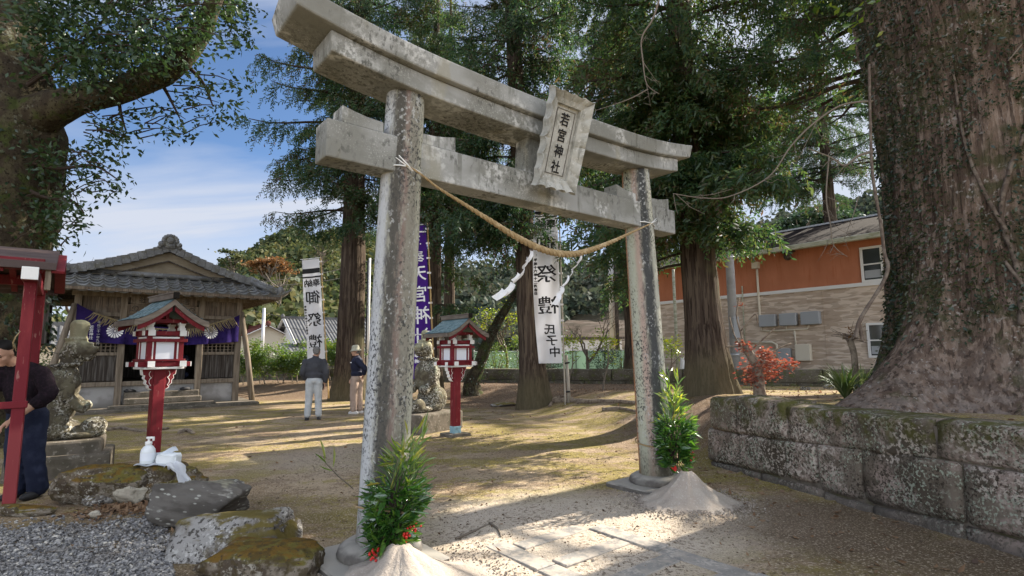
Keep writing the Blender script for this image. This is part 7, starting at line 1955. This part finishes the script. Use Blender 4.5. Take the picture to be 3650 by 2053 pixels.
# meter covers, conduits, boxes
for (pa, pb) in (((2712, 1124), (2774, 1164)), ((2784, 1119), (2848, 1160)), ((2860, 1113), (2931, 1156))):
    (a, b_), (c_, d_) = HPx(*pa), HPx(*pb); hbox('meter_cover', m_meter, a, c_, d_, b_, -.14, .24, None, .03)
(a, b_), (c_, d_) = HPx(2840, 1228), HPx(2898, 1286); hbox('control_box', m_cream, a, c_, d_, b_, -.12, .22, None, .02)
(a, b_), (c_, d_) = HPx(2778, 1242), HPx(2826, 1288); hbox('control_box', m_meter, a, c_, d_, b_, -.10, .18, None, .02)
def pipe(pix, r, m, name='conduit'):
    mb = MB(); P = []
    for px, py in pix: x, z = HPx(px, py, .06); P.append((x, -.06, z))
    mb.tube(P, r, 8); mb.build(name, m, house, True)
pipe([(2715, 1165), (2715, 1178), (2735, 1180), (2820, 1176), (2878, 1172), (2884, 1158)], .035, m_cream)
pipe([(2802, 1158), (2803, 1177)], .03, m_cream); pipe([(2832, 1178), (2838, 1240)], .035, m_cream)
pipe([(2665, 1220), (2752, 1220), (2768, 1228), (2776, 1300), (2830, 1302), (2850, 1290)], .05, m_cream)
pipe([(2698, 960), (2703, 1040), (2708, 1120), (2712, 1160)], .05, m_cream, 'downpipe')
pipe([(2645, 1020), (2650, 1120), (2656, 1230)], .03, m_gutter, 'downpipe')
(a, b_) = HPx(2698, 950); hbox('rain_head', m_cream, a - .14, a + .14, b_ - .1, b_ + .18, -.12, .22)
(a, b_) = HPx(2815, 915); mb = MB(); mb.ball((a, -.2, b_), (.17, .14, .18), 14, 10); mb.box((a, -.1, b_ + .2), (.5, .2, .06)); mb.build('vent_hood', m_wood_dark, house, True)
# ------------------------------------------------------------------ street furniture beyond the low wall
def pole(label, px, y, ptop, r, m, extra=None, grp='utility poles', zb=.2):
    b = D(px, 1300, y); t = D(px, ptop, y).z
    o = thing('utility_pole', label, 'pole', (b.x, b.y, zb), 0, grp); mb = MB(); mb.tube([(0, 0, -.3), (0, 0, (t - zb) * .5), (0, 0, t - zb)], [r, r * .92, r * .8], 14); mb.build('shaft', m, o, True)
    if extra: extra(o, t - zb)
    return o
def bands(o, h):
    for z in (1.2, h * .55):
        mb = MB(); mb.tube([(0, 0, z - .04), (0, 0, z + .04)], .185, 14); mb.build('clamp', m_steel, o, True)
    mb = MB(); mb.box((.0, -.22, 2.2), (.22, .16, .8)); mb.build('equipment_box', m_meter, o, bevel=.02)
pole('concrete utility pole right of the big cedar', 2622, 20.5, 560, .17, m_concrete, bands)
pole('bright steel pole left of the far pillar', 2188, 34, 560, .20, m_steel, lambda o, h: [MB().box((.26, 0, h * .35), (.22, .25, h * .7)).build('side_duct', m_wood_dark, o)])
pole('steel street pole at the hall corner', 932, 40, 1098, .13, m_steel)
pole('thin black and white striped pole beside the massive cedar', 1310, 30, 920, .07, m_trim, lambda o, h: [MB().tube([(-.09, 0, 0), (-.09, 0, h * .98)], .055, 8).build('black_stripe', m_black, o, True)])
pole('plain steel pole between the far pillar and big cedar', 2415, 25, 960, .08, m_gutter)
def wire(label, a, b, sag, r=.012):
    a = Vector(a); b = Vector(b); mb = MB(); mb.tube([a.lerp(b, t / 16) - Vector((0, 0, sag * math.sin(PI * t / 16))) for t in range(17)], r, 4)
    return tag(mb.build('overhead_wire', m_black, None), label, 'wire', 'overhead wires')
def wpx(label, p, q, y0, y1, sag=.2, r=.012): return wire(label, D(p[0], p[1], y0), D(q[0], q[1], y1), sag, r)
wpx('upper overhead wire crossing the hill behind the hall', (880, 1010), (1330, 925), 44, 60, .4, .022)
wpx('lower overhead wire crossing the hill behind the hall', (880, 1022), (1330, 965), 44, 60, .4, .022)
wpx('overhead wire running to the steel street pole', (900, 1108), (1330, 1160), 40, 52, .3, .018)
wpx('short wire under the hill at the hall corner', (860, 1138), (1330, 1190), 40, 52, .3, .016)
wpx('pair of dark wires left of the giant tree', (3110, 560), (2300, 745), 24, 40, .25, .024)
wpx('lowest dark wire left of the giant tree', (3110, 585), (2300, 770), 24, 40, .25, .02)
wpx('wire across the brown slope right of the banner', (2000, 1142), (2420, 1118), 50, 50, .1, .018)
cone = D(2434, 1318, 22); o = thing('traffic_cone', 'white and red traffic cone beyond the low wall', 'traffic cone', (cone.x, cone.y, .32)); 
mb = MB(); mb.lathe([(.21, .06), (.165, .2), (.14, .34)], 16); mb.box((0, 0, .03), (.5, .5, .06)); mb.build('cone_base', m_cone_o, o, True)
mb = MB(); mb.lathe([(.140, .34), (.105, .62), (.07, .90), (.055, .98)], 16); mb.build('cone_top', m_white, o, True)
# green net and low fence
a, b = D(1690, 1300, 31), D(2380, 1300, 30); mb = MB(); d = (b - a); d.z = 0
mb.sheet(lambda u, v: (Vector((a.x + d.x * u, a.y + d.y * u + .05 * math.sin(u * 60), .5 + 1.15 * v)), Vector((0, -1, 0))), 60, 4, .004)
o = mb.build('net', m_net); nf = thing('net_fence', 'low green net fence beyond the low wall', 'fence', (0, 0, 0)); o.parent = nf
mb = MB()
for k in range(14): mb.tube([(a.x + d.x * k / 13, a.y + d.y * k / 13 + .06, .2), (a.x + d.x * k / 13, a.y + d.y * k / 13 + .06, 1.75)], .025, 6)
mb.tube([(a.x, a.y + .06, 1.66), (b.x, b.y + .06, 1.66)], .02, 6); mb.build('posts', m_trim, nf)
# ------------------------------------------------------------------ houses beyond
def gable_house(label, c, w_, dp, eave, ridge, rot, m_w, m_r, ov=.5, group='houses beyond the shrine'):
    """ridge along local x; gable ends at +-x"""
    o = thing('tiled_house', label, 'house', c, rot, group)
    mb = MB(); mb.box((0, 0, eave / 2), (w_, dp, eave))
    for s in (-1, 1):
        x = s * (w_ / 2 - .02); mb.prism([(-dp / 2, eave - .001), (dp / 2, eave - .001), (0, ridge - .05)], lambda a_, b_: Vector((x - .02, a_, b_)), lambda a_, b_: Vector((x + .02, a_, b_)))
    mb.build('wall', m_w, o)
    mb = MB(); n = int(w_ / .27)
    for s in (-1, 1):
        def fn(u, v, s=s):
            f = (u * n) % 1.0
            return Vector(((u - .5) * (w_ + 2 * ov), s * (dp / 2 + ov) * (1 - v), eave - .22 + (ridge - eave + .25) * v + .07 * (f < .3))), Vector((0, s * .4, .9))
        mb.sheet(fn, n * 4, 4, .08)
    mb.build('roof', m_r, o)
    mb = MB(); mb.box((0, 0, ridge + .10), (w_ + 2 * ov, .35, .26))
    for s in (-1, 1): mb.ball((s * (w_ / 2 + ov), 0, ridge + .16), (.18, .26, .28), 10, 8)
    mb.build('ridge_tiles', m_r, o)
    mb = MB()
    for s in (-1, 1):
        for t in (-1, 1): mb.beam((s * (w_ / 2 + ov * .9), t * (dp / 2 + ov), eave - .26), (s * (w_ / 2 + ov * .9), 0, ridge + .0), .08, .26, up=(1, 0, 0))
    mb.build('bargeboard', m_whitewall, o)
    return o
b = D(1180, 1290, 52); h1 = gable_house('white gabled house with grey tiled roof behind the white banner', (b.x + 1.5, b.y + 3, -.5), 13, 8.0, 3.3, 5.5, .62, m_whitewall, m_tile_far, .6)
mb = MB(); mb.sheet(lambda u, v: (Vector((-8.2 + 7.4 * u, -5.6 + 2.0 * v, 2.3 + .8 * v + .05 * ((u * 24) % 1 < .3))), Vector((0, -.4, .9))), 96, 3, .1); mb.build('porch_roof', m_tile_far, h1)
mb = MB(); mb.box((-4.6, -4.4, 1.15), (6.4, 2.2, 2.3)); mb.build('porch', m_wood_dark, h1)
an = thing('roof_aerial', 'television aerial mast on the grey tiled house roof', 'aerial', h1.location + Vector((-3.6, -2.4, 5.4))); mb = MB(); mb.tube([(0, 0, -.1), (0, 0, 3.0)], .045, 6); mb.tube([(0, 0, .9), (-.5, 0, -.1)], .025, 5); mb.tube([(0, 0, .9), (.5, 0, -.1)], .025, 5); mb.ball((0, 0, 3.0), (.16, .16, .16), 10, 8); mb.ball((0, 0, 1.6), (.13, .13, .16), 10, 8); mb.build('mast', m_trim, an, True)
b = D(915, 1290, 55); gable_house('cream house with dull red roof at the hall corner', (b.x, b.y, -.5), 8, 5.6, 3.5, 4.9, -.95, m_cream, m_redroof, .5)
b = D(1010, 1290, 70); gable_house('brown walled house with grey roof farther back', (b.x, b.y, 0), 10, 7, 4.6, 6.2, .3, m_gable, m_tile_far, .5)
b = D(120, 1290, 30); gable_house('small pale shed seen past the stone guardian', (b.x, b.y, 0), 5, 4, 2.4, 3.3, .7, m_cream, m_tile_far, .4)
b = D(2085, 1290, 44); o = thing('white_shed', 'low white shed with dark flat roof beyond the net', 'shed', (b.x, b.y, 0), 0, 'houses beyond the shrine')
MB().box((0, 2, 1.3), (6.0, 4, 2.6)).build('wall', m_whitewall, o); MB().box((0, 2, 2.72), (6.4, 4.4, .18)).build('roof', m_wood_dark, o)
b = D(2440, 1200, 30); o = thing('big_pipe', 'thick grey pipe running across right of the far pillar', 'pipe', (b.x, b.y, 0), 0)
mb = MB(); mb.tube([(-3.2, 0, 2.35), (3.0, 0, 2.35)], .2, 14); mb.build('pipe_run', m_concrete, o, True)
mb = MB()
for x in (-3, 2.6): mb.box((x, 0, 1.1), (.2, .2, 2.2))
mb.build('supports', m_concrete, o)
# ------------------------------------------------------------------ hills with their woods
def hill_h(x, y):
    a = math.atan2(x, y); d = math.hypot(x, y)
    px = 1825 + F_PX * math.tan(max(-1.2, min(1.2, a)))
    prof = np.interp(px, [-1500, -200, 300, 700, 850, 1000, 1180, 1400, 1700, 2000, 2300, 2600, 2800, 3000, 3300, 4000, 5500], [3, 4, 6, 15, 23, 31, 33, 30, 24, 25, 26, 26, 37, 38, 36, 26, 10])
    g = sstep(62, 150, d) ** .85
    if d > 150: g = 1 - .55 * sstep(165, 320, d)
    return prof * .86 * g * (1 + .10 * noise.noise((x * .03, y * .03, 0)))
na, nd = 110, 30; V = []; 
for j in range(nd + 1):
    d = 58 + 280 * (j / nd) ** 1.4
    for i in range(na + 1):
        a = -1.15 + 2.3 * i / na; x, y = d * math.sin(a), d * math.cos(a); V.append((x, y, hill_h(x, y) - (.4 if j == 0 else 0) + .35))
struct(MB().add(V, [(j * (na + 1) + i, j * (na + 1) + i + 1, (j + 1) * (na + 1) + i + 1, (j + 1) * (na + 1) + i) for j in range(nd) for i in range(na)]).build('hills', m_hill, None, True))
rr = np.random.default_rng(77)
def wood(n, cond, lm, name, label, cards, rad):
    P = []; Dd = []; S = []
    k = 0
    while k < n:
        a = rr.uniform(-.98, .98); d = 64 + 110 * rr.random() ** 1.1; x, y = d * math.sin(a), d * math.cos(a)
        px = 1825 + F_PX * math.tan(a)
        if not cond(px, d, x, y): continue
        k += 1
        R_ = rr.uniform(*rad); z = hill_h(x, y) + R_ * .55
        sq = rr.uniform(.8, 1.35)
        v = rr.normal(size=(cards, 3)); v /= np.linalg.norm(v, axis=1, keepdims=True); v[:, 2] = np.abs(v[:, 2]) * 1.0 - .25
        q = v * R_ * rr.uniform(.72, 1.05, (cards, 1)); q[:, 2] *= sq
        P.append(q + (x, y, z)); Dd.append(np.cross(v, rr.normal(size=v.shape)) + v * .3); S.append(rr.uniform(.35, .75, cards) * (.6 + .12 * R_))
    P = np.concatenate(P); Dd = np.concatenate(Dd); S = np.concatenate(S)
    LV = [(-.5, 0, 0), (0, .42, .06), (.5, 0, -.05), (0, -.42, .06)]
    V, Fc = scatter(LV, LEAF_F, P, bases(Dd), S * 1.7)
    stuff(np_mesh(name, V, Fc, lm))
cl_ok = lambda px, d, x, y: not (1980 < px < 2480 and d < 88)
wood(620, lambda px, d, x, y: 560 < px < 1500 and cl_ok(px, d, x, y), l_forest, 'wooded_hillside', '', 130, (2.2, 4.6))
wood(520, lambda px, d, x, y: (1500 < px < 3600) and cl_ok(px, d, x, y), l_forest_dark, 'wooded_hillside', '', 100, (2.2, 4.6))
wood(120, lambda px, d, x, y: px < 560, l_forest, 'wooded_hillside', '', 80, (2.0, 4.0))
def hill_tree(label, px, py, d, R_, lm, n, seed, flat=.7, m_t=None):
    p = D(px, py, d); r = np.random.default_rng(seed); o = thing('hill_tree', label, 'tree', (p.x, p.y, p.z - R_ * 1.4), 0, 'trees that stand out on the hill')
    P = []; Dd = []
    for k in range(16):
        c = r.normal(size=3); c /= np.linalg.norm(c); c = c * R_ * r.uniform(.3, 1) * (1.25, .8, flat) + (0, 0, R_ * 1.4)
        q = r.normal(size=(n // 16, 3)) * R_ * np.array([.30, .25, .07]) + c; P.append(q); Dd.append(r.normal(size=q.shape) * (1, 1, .35))
    P = np.concatenate(P); Dd = np.concatenate(Dd)
    LV = [(-.5, 0, 0), (0, .42, .06), (.5, 0, -.05), (0, -.42, .06)]
    if lm:
        V, Fc = scatter(LV, LEAF_F, P, bases(Dd), r.uniform(.25, .55, len(P))); np_mesh('crown', V, Fc, lm, o)
    mb = MB(); rr_ = random.Random(seed)
    mb.tube([(0, 0, -1.5), (0, 0, R_ * .7), (0, 0, R_ * 1.3)], [.22, .16, .06], 6)
    for k in range(26):
        z = R_ * rr_.uniform(.3, 1.2); a = rr_.uniform(0, 2 * PI); L = R_ * rr_.uniform(.5, 1.1)
        mb.tube([(0, 0, z), (L * .5 * math.cos(a), L * .5 * math.sin(a), z + L * .35), (L * .8 * math.cos(a), L * .8 * math.sin(a), z + L * .8)], [.09, .06, .025], 4, cap=False)
    mb.build('trunk', m_t or m_twig, o, True)
hill_tree('spreading orange autumn tree on the hill', 965, 945, 80, 2.6, l_autumn, 1500, 1)
hill_tree('bare grey tree below the orange one on the hill', 1000, 1010, 72, 2.6, None, 16, 2)
hill_tree('pale yellow bamboo clump on the left flank of the hill', 835, 925, 82, 2.0, l_forest, 700, 3, 1.3)
hill_tree('pale tree on the upper right flank of the hill', 1150, 890, 86, 2.4, l_forest, 700, 4, 1.2)
hill_tree('dark flat topped pine on the skyline behind the house', 2960, 785, 62, 2.6, l_darkbush, 1500, 5, .45)
hill_tree('rounded dark tree on the skyline behind the house', 2850, 800, 62, 2.4, l_darkbush, 1300, 6, .8)
# cleared brown slope behind the far pillar
p = D(2200, 1190, 60); mb = MB()
mb.grid(lambda u, v: Vector((p.x - 9 + 19 * u, 56 + 22 * v, -.2 + 6.4 * v + .35 * noise.noise((u * 9, v * 6, 0)))), 30, 16)
struct(mb.build('hill_slope', m_slope, None, True))
bpy.data.scenes.remove(TMP)
